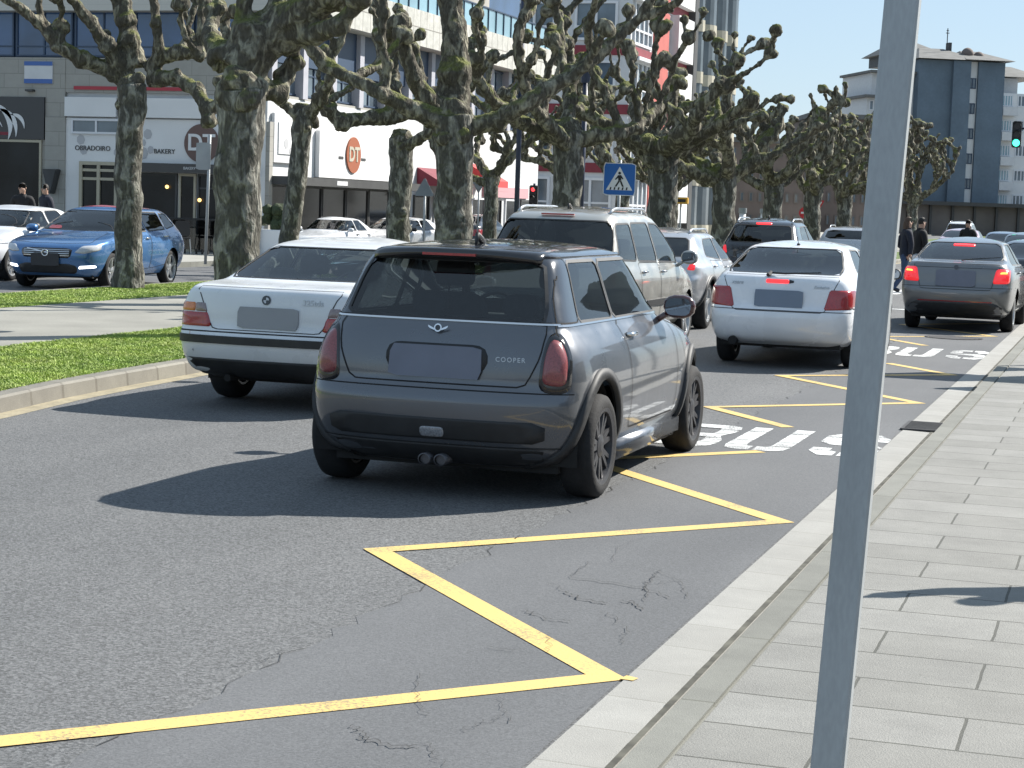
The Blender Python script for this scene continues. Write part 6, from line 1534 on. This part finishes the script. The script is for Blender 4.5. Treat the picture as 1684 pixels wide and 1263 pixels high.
def hip(x0, x1, y0, y1, z0, z1, name='roof'):
    b = MB(); xm = (x1 - x0) * .32; ym = (y0 + y1) / 2
    b.add([(X(x0), y0, z0), (X(x1), y0, z0), (X(x1), y1, z0), (X(x0), y1, z0), (X(x0 + xm), ym, z1), (X(x1 - xm), ym, z1)], [(0, 1, 5, 4), (1, 2, 5), (2, 3, 4, 5), (3, 0, 4), (0, 3, 2, 1)]); return b.build(name, W['tile'], rb_)
hip(1496, 1612, -1, 13, Z(101), Z(76)); hip(1578, 1664, -1, 13, Z(100), Z(78)); hip(1490, 1590, 7, 18, Z(84), Z(58)); hip(1640, 1745, 2.5, 14, Z(121), Z(98))
blk('penthouse', 1500, 1580, Z(84), 8, 17, W['charcoal'], z0=Z(102))
blk('chimney', 1580, 1585, Z(66), 5, 6, W['charcoal'], z0=Z(90))
for i in range(8):
    z0 = Z(130) - i * 2.95; win(rb_, X(1591.5), X(1604.5), z0 - 1.15, z0 + .1, .348, W['glass_grey'], W['frame_blue'], .12, mull=1)
    if i < 7:
        win(rb_, X(1420), X(1428), z0 - 4.2, z0 - 3.0, -.002, W['glass_grey'], W['frame_white'], .12)
        win(rb_, X(1657), X(1676), z0 - 3.0, z0 - 1.6, 1.198, W['glass_sky'], W['frame_white'], .14, mull=3); win(rb_, X(1684), X(1704), z0 - 3.0, z0 - 1.6, 1.198, W['glass_grey'], W['frame_white'], .14, mull=2)
        b = MB(); b.box(X(1654), X(1680), .2, 1.19, z0 - 4.1, z0 - 3.1); b.build('balcony', W['white_grey'], rb_)
b = MB(); vs, fs = ico(2); b.add([Vector((X(1602), 3, Z(86))) + v * .75 for v in vs], fs); b.build('round_vent', W['terracotta'], rb_, smooth=True); b = MB(); b.add([Vector((X(1622), 3, Z(91))) + v * .7 for v in vs], fs); b.build('round_vent', W['terracotta'], rb_, smooth=True)
b = MB(); b.tube([(X(1571), 4, Z(72)), (X(1571), 4, Z(44))], .06, 5); b.tube([(X(1568), 4, Z(52)), (X(1574), 4, Z(52))], .05, 5); b.tube([(X(1569), 4, Z(48)), (X(1573), 4, Z(48))], .05, 5); b.build('roof_antenna', W['charcoal'], rb_)
blk('ground_floor', 1400, 1780, Z(338), -3, 8, W['plinth']); blk('canopy_band', 1396, 1784, Z(334), -4.4, 8, W['charcoal'], z0=Z(340))
for i in range(9): b = MB(); b.box(X(1440 + i * 38), X(1444 + i * 38), -3.3, -3.01, 0, Z(340)); b.build('canopy_post', W['charcoal'], rb_)

# ---- buildings across the pavement on the right, outside the frame: they show as reflections in the car windows
for x0, y0, L_, h_, lab in ((27, -14, 30, 7.5, 'long pale building on the right side of the street, outside the picture'), (29, 20, 34, 9.5, 'cream building further up the right side of the street, outside the picture')):
    o = empty('street_building', (x0, y0, .1)); tag(o, lab, 'building')
    b = MB(); b.box(0, 12, 0, L_, 0, h_); b.build('wall', W['cream'] if y0 > 0 else W['white_grey'], o); b = MB(); b.box(-.5, 12, -.3, L_ + .3, h_, h_ + .6); b.build('roof', W['tile'], o)
    for f in range(int(h_ // 3)):
        for i in range(int(L_ // 3)): b = MB(); b.box(-.03, -.003, 1 + i * 3, 2.6 + i * 3, 1 + f * 3, 2.4 + f * 3); b.build('window', W['glass_grey'], o)
# ================================================================ street furniture and people
S = {}
S['blue_pole'] = mat('dark_blue_pole_paint', (.025, .035, .07), .5, var=.15)
S['sign_blue'] = mat('sign_blue', (.012, .12, .42), .45)
S['sign_white'] = mat('sign_white', (.72, .73, .74), .5)
S['sign_black'] = mat('sign_black', (.012, .012, .014), .5)
S['sign_back'] = mat('sign_back_aluminium', (.17, .19, .20), .5, metal=.5, var=.1)
S['sign_grey'] = mat('weathered_sign_back', (.27, .29, .30), .6, metal=.2, var=.1)
S['red'] = mat('sign_red', (.50, .02, .03), .5)
# steel pole right in front
p0, p1 = at_depth(1362, 1263, 4.62), at_depth(1485, 0, 4.62)
gx = p0 + (p1 - p0) * (-(p0.z - .10) / (p1.z - p0.z))
root = empty('steel_post', (gx.x, gx.y, .10)); tag(root, 'tall leaning galvanised steel post in the foreground on the pavement', 'post')
b = MB(); vs = []
n_ = 14
for i in range(n_ + 1):
    z = -.02 + i * .25; t = (z + .1 - (p0.z - 0)) / (p1.z - p0.z); c = gx + (p1 - gx) * (z / (p1.z - gx.z)); w_ = .0405 + .0015 * min(1.3, z / 1.9); d_ = .030
    c = c - Vector((gx.x, gx.y, .10)); ch = .006
    for x, y in ((-w_ + ch, -d_), (w_ - ch, -d_), (w_, -d_ + ch), (w_, d_ - ch), (w_ - ch, d_), (-w_ + ch, d_), (-w_, d_ - ch), (-w_, -d_ + ch)): vs.append((c.x + x, c.y + y, z))
fs = [(i * 8 + k, i * 8 + (k + 1) % 8, (i + 1) * 8 + (k + 1) % 8, (i + 1) * 8 + k) for i in range(n_) for k in range(8)] + [tuple(range(7, -1, -1)), tuple(n_ * 8 + k for k in range(8))]
b.add(vs, fs); b.build('shaft', M['steel'], root)
b = MB(); b.box(-.09, .09, -.09, .09, -.005, .012); b.build('base_plate', M['steel'], root, bevel=.003)

def post(name, x, y, z0, h, r, label, cat='sign post', m=None, group=None, lx=0, ly=0):
    o = empty(name, (x, y, z0)); tag(o, label, cat, group); b = MB(); b.tube([(0, 0, 0), (lx, ly, h)], r, 12); b.build('pole', m or M['steel'], o, smooth=True); return o
def plate(parent, name, outline, x, z, m, y=-.04, th=.006, rz=0.0):
    b = MB(); b.prism(outline, th, Matrix.Rotation(rz, 4, 'Z') @ Matrix.Translation((x, y, z)) @ Matrix.Rotation(PI / 2, 4, 'X')); return b.build(name, m, parent)
# sign seen from behind near the bakery
o = post('sign_post', -20.75, 40.3, .11, 3.05, .035, 'thin sign post with a pale plate seen from behind, in front of the bakery', lx=.06)
plate(o, 'sign_plate', smooth_poly([(-.32, 0), (.06, 0), (.06, .64), (-.32, .64)], 20, .03), .05, 2.22, S['sign_grey'])
# pedestrian crossing sign
p = at_depth(1019, 295, 35); o = post('crossing_sign', p.x, p.y, .12, p.z - .12 + .36, .03, 'square blue pedestrian crossing sign with a walking figure in a white triangle', 'sign'); zc = p.z - .12
q = .30
plate(o, 'sign_plate', smooth_poly([(-q, -q), (q, -q), (q, q), (-q, q)], 28, .03), 0, zc, S['sign_white'], y=-.036, th=.004, rz=YAW * .6)
plate(o, 'blue_field', smooth_poly([(-q + .014, -q + .014), (q - .014, -q + .014), (q - .014, q - .014), (-q + .014, q - .014)], 28, .02), 0, zc, S['sign_blue'], y=-.041, th=.002, rz=YAW * .6)
plate(o, 'white_triangle', [(-.245, -.20), (.245, -.20), (0, .235)], 0, zc, S['sign_white'], y=-.044, th=.002, rz=YAW * .6)
b = MB(); Mt = Matrix.Rotation(YAW * .6, 4, 'Z') @ Matrix.Translation((0, -.047, zc)) @ Matrix.Rotation(PI / 2, 4, 'X')
for P in [[(math.cos(a * PI / 6) * .026, .115 + math.sin(a * PI / 6) * .026) for a in range(12)], [(-.03, .075), (.03, .08), (.035, -.02), (-.02, -.03)], [(-.03, .07), (-.085, .0), (-.07, -.012), (-.01, .04)], [(.03, .075), (.075, .01), (.06, 0), (.01, .04)],
          [(-.02, -.028), (.012, -.03), (-.05, -.135), (-.085, -.135)], [(.005, -.03), (.035, -.022), (.085, -.135), (.05, -.135)]]: b.prism(P, .002, Mt)
b.build('walking_figure', S['sign_black'], o)
b = MB()
for k in range(5): x = -.16 + k * .075; b.prism([(x - .02, -.195), (x + .008, -.195), (x + .018, -.145), (x - .006, -.145)], .0024, Mt)
b.build('zebra_bars', S['sign_black'], o)
# lamp posts
p = at_depth(851, 300, 48); o = post('lamp_post', p.x, p.y, .12, 7.6, .065, 'dark blue street lamp post standing behind the forked trees, left of the pale trunk', 'street lamp', S['blue_pole'], lx=.0)
b = MB(); b.tube([(0, 0, 7.4), (.5, 0, 7.75), (1.3, 0, 7.8)], .045, 8); b.box(1.1, 1.7, -.12, .12, 7.72, 7.84); b.build('lamp_head', S['blue_pole'], o)
p = at_depth(957, 300, 50); o = post('lamp_post', p.x, p.y, .12, 5.0, .07, 'shorter dark blue lamp post left of the pedestrian crossing sign', 'street lamp', S['blue_pole'])
b = MB(); b.tube([(0, 0, 4.9), (0, 0, 5.25)], [.12, .16], 10); b.build('lamp_head', S['blue_pole'], o)
# triangle seen from behind, give way sign, no entry
def tri_sign(px, py_, d, s, label, m, inv=False, front=None):
    p = at_depth(px, py_, d); o = post('triangle_sign', p.x, p.y, .0, p.z + .1, .03, label, 'sign'); k = -1 if inv else 1
    plate(o, 'sign_plate', smooth_poly([(-s / 2, -k * s * .29), (s / 2, -k * s * .29), (0, k * s * .58)], 24, .04), 0, p.z, m, y=-.04)
    if front: plate(o, 'sign_field', smooth_poly([(-s * .34, -k * s * .20), (s * .34, -k * s * .20), (0, k * s * .38)], 24, .03), 0, p.z, front, y=-.046, th=.003)
    return o
tri_sign(699, 312, 52, .60, 'grey triangular sign seen from behind under the dark red awning', S['sign_back'])
tri_sign(788, 300, 60, .62, 'upside down grey triangle sign behind the broad dark trunk', S['sign_back'], True)
tri_sign(1345, 336, 68, .50, 'small red and white give way sign low among the far trunks', S['red'], True, S['sign_white'])
p = at_depth(1324, 350, 70); o = post('no_entry_sign', p.x, p.y, 0, p.z + .1, .03, 'small round red no entry sign left of the give way sign', 'sign')
plate(o, 'sign_plate', [(math.cos(a * PI / 12) * .22, math.sin(a * PI / 12) * .22) for a in range(24)], 0, p.z, S['red']); plate(o, 'white_bar', [(-.15, -.035), (.15, -.035), (.15, .035), (-.15, .035)], 0, p.z, S['sign_white'], y=-.05, th=.003)
# yellow box sign, white pillars
p = at_depth(1120, 330, 62); o = post('yellow_sign', p.x, p.y, 0, p.z + .0, .03, 'small yellow box sign on a post between two tree trunks', 'sign')
b = MB(); b.box(-.24, .24, -.1, .1, p.z - .11, p.z + .11); b.build('sign_box', mat('amber_sign_face', (.60, .33, .03), .5), o, bevel=.02); b = MB(); b.box(-.18, .18, -.105, -.1, p.z - .05, p.z + .05); b.build('sign_text_bar', S['sign_black'], o)
for px, lab in ((1221, 'white round pillar left of its twin, beyond the black crossover roof'), (1256, 'white round pillar right of its twin, beyond the black crossover roof')):
    p = at_depth(px, 356, 57); o = empty('pillar', (p.x, p.y, 0)); tag(o, lab, 'pillar', 'white round pillars')
    b = MB(); b.tube([(0, 0, 0), (0, 0, 1.75)], .10, 16); b.build('shaft', S['sign_white'], o, smooth=True); b = MB(); b.tube([(0, 0, 1.75), (0, 0, 1.9)], .125, 16); b.build('cap', S['sign_grey'], o, smooth=False)
# traffic lights
def traffic_light(px, py_, d, label, lit, hgt, r=.10):
    p = at_depth(px, py_, d); o = empty('traffic_light', (p.x, p.y, 0)); tag(o, label, 'traffic light')
    side = .75 if lit == 'green' else 0
    b = MB(); b.tube([(side, .12, 0), (side, .12, p.z + .5)], .055, 10)
    if side: b.tube([(side, .12, p.z + .2), (0, .12, p.z + .2)], .035, 8)
    b.build('pole', S['blue_pole'], o, smooth=True)
    b = MB(); n = 3; b.box(-.15, .15, -.05, .12, p.z - .43, p.z + .43); b.build('housing', S['sign_black'], o, bevel=.03)
    cols = {'red': (S['lit_red'], 2), 'green': (S['lit_green'], 0)}
    for i in range(3):
        z = p.z - .28 + i * .28; m_ = S['lens_off']
        if (lit == 'red' and i == 2) or (lit == 'green' and i == 0): m_ = cols[lit][0]
        b = MB(); b.prism([(math.cos(a * PI / 10) * r, math.sin(a * PI / 10) * r) for a in range(20)], .02, Matrix.Translation((0, -.05, z)) @ Matrix.Rotation(PI / 2, 4, 'X')); b.build('lens', m_, o)
        b = MB(); pts = [(math.cos(a * PI / 8) * r * 1.12, math.sin(a * PI / 8) * r * 1.12) for a in range(0, 9)]
        vs = [(x, -.05, z + y) for x, y in pts] + [(x, -.20, z + y) for x, y in pts]; b.add(vs, [(k, k + 1, 10 + k, 9 + k) for k in range(8)]); b.build('visor', S['sign_black'], o)
S['lit_red'] = mat('lit_red_lens', (.6, .02, .02), .4, emis=(1, .05, .06), estr=1.2); S['lit_green'] = mat('lit_green_lens', (.02, .5, .3), .4, emis=(.05, 1, .55), estr=2.5); S['lens_off'] = mat('dark_lens', (.02, .015, .015), .3)
traffic_light(1672, 221, 62, 'black traffic light showing green at the right edge above the cars', 'green', 0, .11)
traffic_light(877, 325, 66, 'small black traffic light showing red left of the people carrier roof', 'red', 0, .07)
# wall behind the terrace and furniture: glass screen, chairs, table
sc_ = empty('terrace_screen', (-25.3, 47.2, .11)); tag(sc_, 'dark glass terrace screen with short posts in front of the bakery', 'screen')
b = MB(); b.box(-1.1, 2.6, -.02, .02, .12, .95); b.build('glass_panel', glass_mat('smoked_screen_glass', (.25, .28, .3)), sc_)
b = MB(); [b.box(-1.1 + i * .18, -1.07 + i * .18, -.03, .03, 0, .14) for i in range(21)]; b.box(-1.1, 2.6, -.03, .03, .95, .99); b.build('frame', S['sign_black'], sc_)
def terrace_chair(x, y, rz, lab):
    o = empty('terrace_chair', (x, y, .11), rz); tag(o, lab, 'chair', 'dark metal terrace chairs')
    b = MB(); b.box(-.22, .22, -.22, .22, .43, .47); b.build('seat', S['sign_black'], o)
    b = MB(); b.prism(smooth_poly([(-.22, .5), (.22, .5), (.19, .92), (-.19, .92)], 20, .06), .03, Matrix.Translation((0, .22, 0)) @ Matrix.Rotation(PI / 2, 4, 'X')); b.build('backrest', S['sign_black'], o)
    for sx in (-1, 1):
        for sy in (-1, 1):
            b = MB(); b.tube([(sx * .2, sy * .2, .44), (sx * .24, sy * .24, 0)], .013, 6); b.build('leg', M['steel'], o)
terrace_chair(-25.7, 46.2, 2.9, 'dark terrace chair at the left end of the glass screen'); terrace_chair(-24.6, 46.4, 3.6, 'dark terrace chair beside the thin sign post'); terrace_chair(-25.2, 45.4, .4, 'dark terrace chair nearest the road')
o = empty('terrace_table', (-25.1, 46.0, .11)); tag(o, 'small round terrace table among the dark chairs', 'table'); b = MB(); b.tube([(0, 0, .70), (0, 0, .73)], .34, 20); b.build('table_top', S['sign_black'], o); b = MB(); b.tube([(0, 0, 0), (0, 0, .7)], .03, 8); b.tube([(0, 0, 0), (0, 0, .02)], .22, 14); b.build('pedestal', S['sign_black'], o)
o = empty('planter', (-22.6, 47.6, .11)); tag(o, 'white planter box with a dark clipped shrub at the shop corner', 'planter'); b = MB(); b.box(-.35, .75, -.3, .3, 0, .75); b.build('box', S['sign_white'], o, bevel=.02)
b = MB(); rgp = random.Random(3); [blob(b, (rgp.uniform(-.2, .6), rgp.uniform(-.15, .15), rgp.uniform(.85, 1.35)), rgp.uniform(.12, .2), rgp) for _ in range(18)]; b.build('shrub', mat('dark_shrub_leaves', (.035, .05, .02), .8, v2amt=.5, v2scale=30), o)

# ---------------------------------------------------------------- people
SKIN = mat('skin', (.42, .26, .19), .55); HAIR = {k: mat(k + '_hair', c, .7, v2amt=.3, v2scale=60) for k, c in {'dark': (.015, .011, .009), 'brown': (.07, .04, .025)}.items()}
def cloth(name, c): return mat(name, c, .85, v2amt=.18, v2scale=18, bump=.3, bscale=14)
def person(loc, rz, label, pose, top_m, leg_m, hair, sitting=False, scale=1.0, long_hair=False):
    """one continuous skinned figure; clothing and hair are children"""
    root = empty('person', loc, rz); tag(root, label, 'person')
    J = dict(pose); V = []; Ed = []; Rd = []; ix = {}
    def jn(n, p, r): ix[n] = len(V); V.append(Vector(p) * scale); Rd.append(r * scale)
    def ed(a, c): Ed.append((ix[a], ix[c]))
    for n, (p, r) in J.items(): jn(n, p, r)
    chains = [('pelvis', 'waist', 'chest', 'neck', 'head0', 'head1'), ('chest', 'shL', 'elL', 'wrL', 'haL'), ('chest', 'shR', 'elR', 'wrR', 'haR'), ('pelvis', 'hipL', 'knL', 'anL', 'toL'), ('pelvis', 'hipR', 'knR', 'anR', 'toR')]
    for c in chains:
        for a, b_ in zip(c, c[1:]): ed(a, b_)
    for s_ in 'LR':     # five fingers rooted in the palm
        w_, h_ = V[ix['wr' + s_]], V[ix['ha' + s_]]; d = (h_ - w_).normalized(); sd = d.cross(Vector((0, 1, 0)));  sd = sd.normalized() if sd.length > .1 else Vector((1, 0, 0))
        for k, (o_, L_) in enumerate([(-.028, .062), (-.010, .075), (.010, .070), (.028, .055)]):
            ix['f%s%d' % (s_, k)] = len(V); V.append(h_ + sd * o_ * scale + d * L_ * .5 * scale); Rd.append(.009); V.append(h_ + sd * o_ * 1.1 * scale + d * L_ * scale + Vector((0, .012, 0))); Rd.append(.0075)
            Ed.append((ix['ha' + s_], len(V) - 2)); Ed.append((len(V) - 2, len(V) - 1))
        V.append(w_ * .5 + h_ * .5 - sd * .045 * scale + Vector((0, .02, 0))); Rd.append(.011); Ed.append((ix['wr' + s_], len(V) - 1))
    me = bpy.data.meshes.new('body'); me.from_pydata(V, Ed, []); me.update()
    tmp = bpy.data.objects.new('body', me); col.objects.link(tmp); sk = tmp.modifiers.new('skin', 'SKIN')
    for i, r in enumerate(Rd): me.skin_vertices[0].data[i].radius = (r, r * (.78 if V[i] is V[ix['chest']] or V[i] is V[ix['waist']] or V[i] is V[ix['pelvis']] else 1))
    me.skin_vertices[0].data[ix['pelvis']].use_root = True
    ss = tmp.modifiers.new('sub', 'SUBSURF'); ss.levels = 2
    dg = bpy.context.evaluated_depsgraph_get(); m2 = bpy.data.meshes.new_from_object(tmp.evaluated_get(dg)); bpy.data.objects.remove(tmp); m2.name = 'body'
    body = link_mesh('body', m2, SKIN, root, smooth=True)
    # clothing: the same surface pushed out, cut at neck, wrists and waist
    def garment(name, keep, off, m):
        bm = bmesh.new(); bm.from_mesh(m2); bm.normal_update()
        for v in bm.verts: v.co += v.normal * off
        bmesh.ops.delete(bm, geom=[f for f in bm.faces if not keep(f.calc_center_median())], context='FACES'); return bm_obj(name, bm, m, root, smooth=True)
    wz = V[ix['waist']].z; hips = V[ix['pelvis']]
    wr = [V[ix['wrL']], V[ix['wrR']]]; nk = V[ix['neck']].z; an = [V[ix['anL']], V[ix['anR']]]
    def is_leg(c):
        return c.z < hips.z + .03 * scale and min((c - V[ix[k]]).length for k in ('haL', 'haR', 'wrL', 'wrR', 'elL', 'elR')) > .11 * scale
    garment('jacket', lambda c: c.z < nk + .02 and not (c.z < hips.z - .04 and is_leg(c)) and min((c - w_).length for w_ in (V[ix['haL']], V[ix['haR']])) > .10 * scale and c.z > .42, .022 * scale, top_m)
    garment('trousers', lambda c: is_leg(c) and c.z > min(a.z for a in an) - .01, .012 * scale, leg_m)
    garment('shoes', lambda c: c.z < .105 and is_leg(c), .012, S['sign_black'])
    hc = V[ix['head1']]; b = MB(); vs, fs = ico(3)
    keepv = {i for i, v in enumerate(vs) if v.y < .18 or v.z > .62}
    b.add([hc + Vector((v.x * .087, v.y * .096 - .008, v.z * .106 + .010)) * scale for v in vs], [f for f in fs if all(i in keepv for i in f)])
    if long_hair: b.add([hc + Vector((v.x * .10, v.y * .07 - .06, v.z * .19 - .12)) * scale for v in vs], fs)
    b.build('hair', hair, root, smooth=True)
    b = MB(); 
    for sx in (-1, 1): b.add([hc + Vector((sx * .030, .073, .004)) * scale + v * .008 for v in ico(1)[0]], ico(1)[1])
    b.build('eyes', S['sign_black'], root); b = MB(); b.add([hc + Vector((v.x * .013, .080 + v.y * .016, -.022 + v.z * .024)) * scale for v in ico(1)[0]], ico(1)[1]); b.add([hc + Vector((v.x * .024, .072 + v.y * .008, -.055 + v.z * .006)) * scale for v in ico(1)[0]], ico(1)[1])
    for sx in (-1, 1): b.add([hc + Vector((sx * .080 + v.x * .010, v.y * .022, -.02 + v.z * .034)) * scale for v in ico(1)[0]], ico(1)[1])
    b.build('face', SKIN, root, smooth=True)
    return root
def stand(walk=.0, arm=.0, lean=0.0):
    return dict(pelvis=((0, 0, .93), .135), waist=((0, lean * .3, 1.08), .125), chest=((0, lean * .8, 1.32), .155), neck=((0, lean, 1.50), .058), head0=((0, lean + .02, 1.58), .075), head1=((0, lean + .03, 1.665), .098),
        shL=((-.19, lean * .9, 1.42), .068), elL=((-.25, lean - .05 - arm, 1.14), .048), wrL=((-.24, lean + .06 + arm, .90), .032), haL=((-.24, lean + .09 + arm, .83), .036),
        shR=((.19, lean * .9, 1.42), .068), elR=((.25, lean - .05 + arm, 1.14), .048), wrR=((.24, lean + .08 - arm * .5, .90), .032), haR=((.24, lean + .11 - arm * .5, .83), .036),
        hipL=((-.10, 0, .86), .095), knL=((-.11, .04 + walk * .5, .49), .062), anL=((-.11, walk, .09), .044), toL=((-.12, walk + .15, .045), .038),
        hipR=((.10, 0, .86), .095), knR=((.11, .04 - walk * .2, .49), .062), anR=((.11, -walk, .10), .044), toR=((.12, -walk + .15, .045), .038))
navy, blackc, jeans, tan = cloth('navy_jacket', (.012, .015, .028)), cloth('black_coat', (.010, .010, .012)), cloth('blue_jeans', (.035, .06, .12)), cloth('brown_coat', (.06, .04, .03))
person((-4.96, 44.9, 0), R(-70), 'person in a dark jacket and blue jeans, stepping past the dark grey saloon', stand(.25, .10, .04), navy, jeans, HAIR['brown'], long_hair=True)
person((-4.72, 45.5, 0), R(-60), 'person all in black a step behind the one in blue jeans', stand(.18, .08, .05), blackc, blackc, HAIR['dark'])
p = at_depth(1592, 380, 60); person((p.x, p.y, 0), R(160), 'person with dark hair whose head shows above the pale pink car', stand(.1), blackc, jeans, HAIR['dark'])
p = at_depth(555, 350, 61); person((p.x, p.y, .11), R(120), 'person in black with a big scarf walking past the white shop window', stand(.2, .1, .05), blackc, blackc, HAIR['dark'])
p = at_depth(37, 350, 44); person((p.x, p.y, .11), R(200), 'person in a black jacket at the far left, behind the white and blue cars', stand(.05), blackc, jeans, HAIR['dark'])
p = at_depth(75, 350, 46); person((p.x, p.y, .11), R(150), 'person in a navy coat standing left of the stone pillar', stand(.05), navy, jeans, HAIR['dark'])
# person on the pavement just outside the picture, whose shadow falls into it
person((.80, 9.70, .10), 0, 'person outside the picture on the right pavement, one arm raised', dict(stand(.2, .1), elL=((-.42, -.14, 1.36), .05), wrL=((-.60, -.30, 1.39), .036), haL=((-.68, -.38, 1.38), .042)), blackc, jeans, HAIR['dark'])
# road sign just outside the right edge: its plate and post throw the shadows over the gutter
o = post('sign_post', .05, 23.45, .10, 2.9, .04, 'sign post outside the picture on the right pavement, throwing a square shadow on the gutter', 'sign post')
plate(o, 'sign_plate', [(-.65, 0), (.65, 0), (.65, 1.15), (-.65, 1.15)], 0, 1.8, S['sign_grey'])
o = empty('shadow_board', (1.0, 21.6, .10)); tag(o, 'tall board added to cast a shadow, outside the picture on the right pavement, beside the square sign', 'shadow board')  # unseen board, added to throw a second shadow onto the pavement
b = MB(); b.box(-1.1, 1.1, -.05, .05, .5, 2.1); b.build('panel', S['sign_grey'], o); 
for sx in (-1, 1): b = MB(); b.tube([(sx * 1.0, 0, 0), (sx * 1.0, 0, .5)], .04, 10); b.build('leg', M['steel'], o)
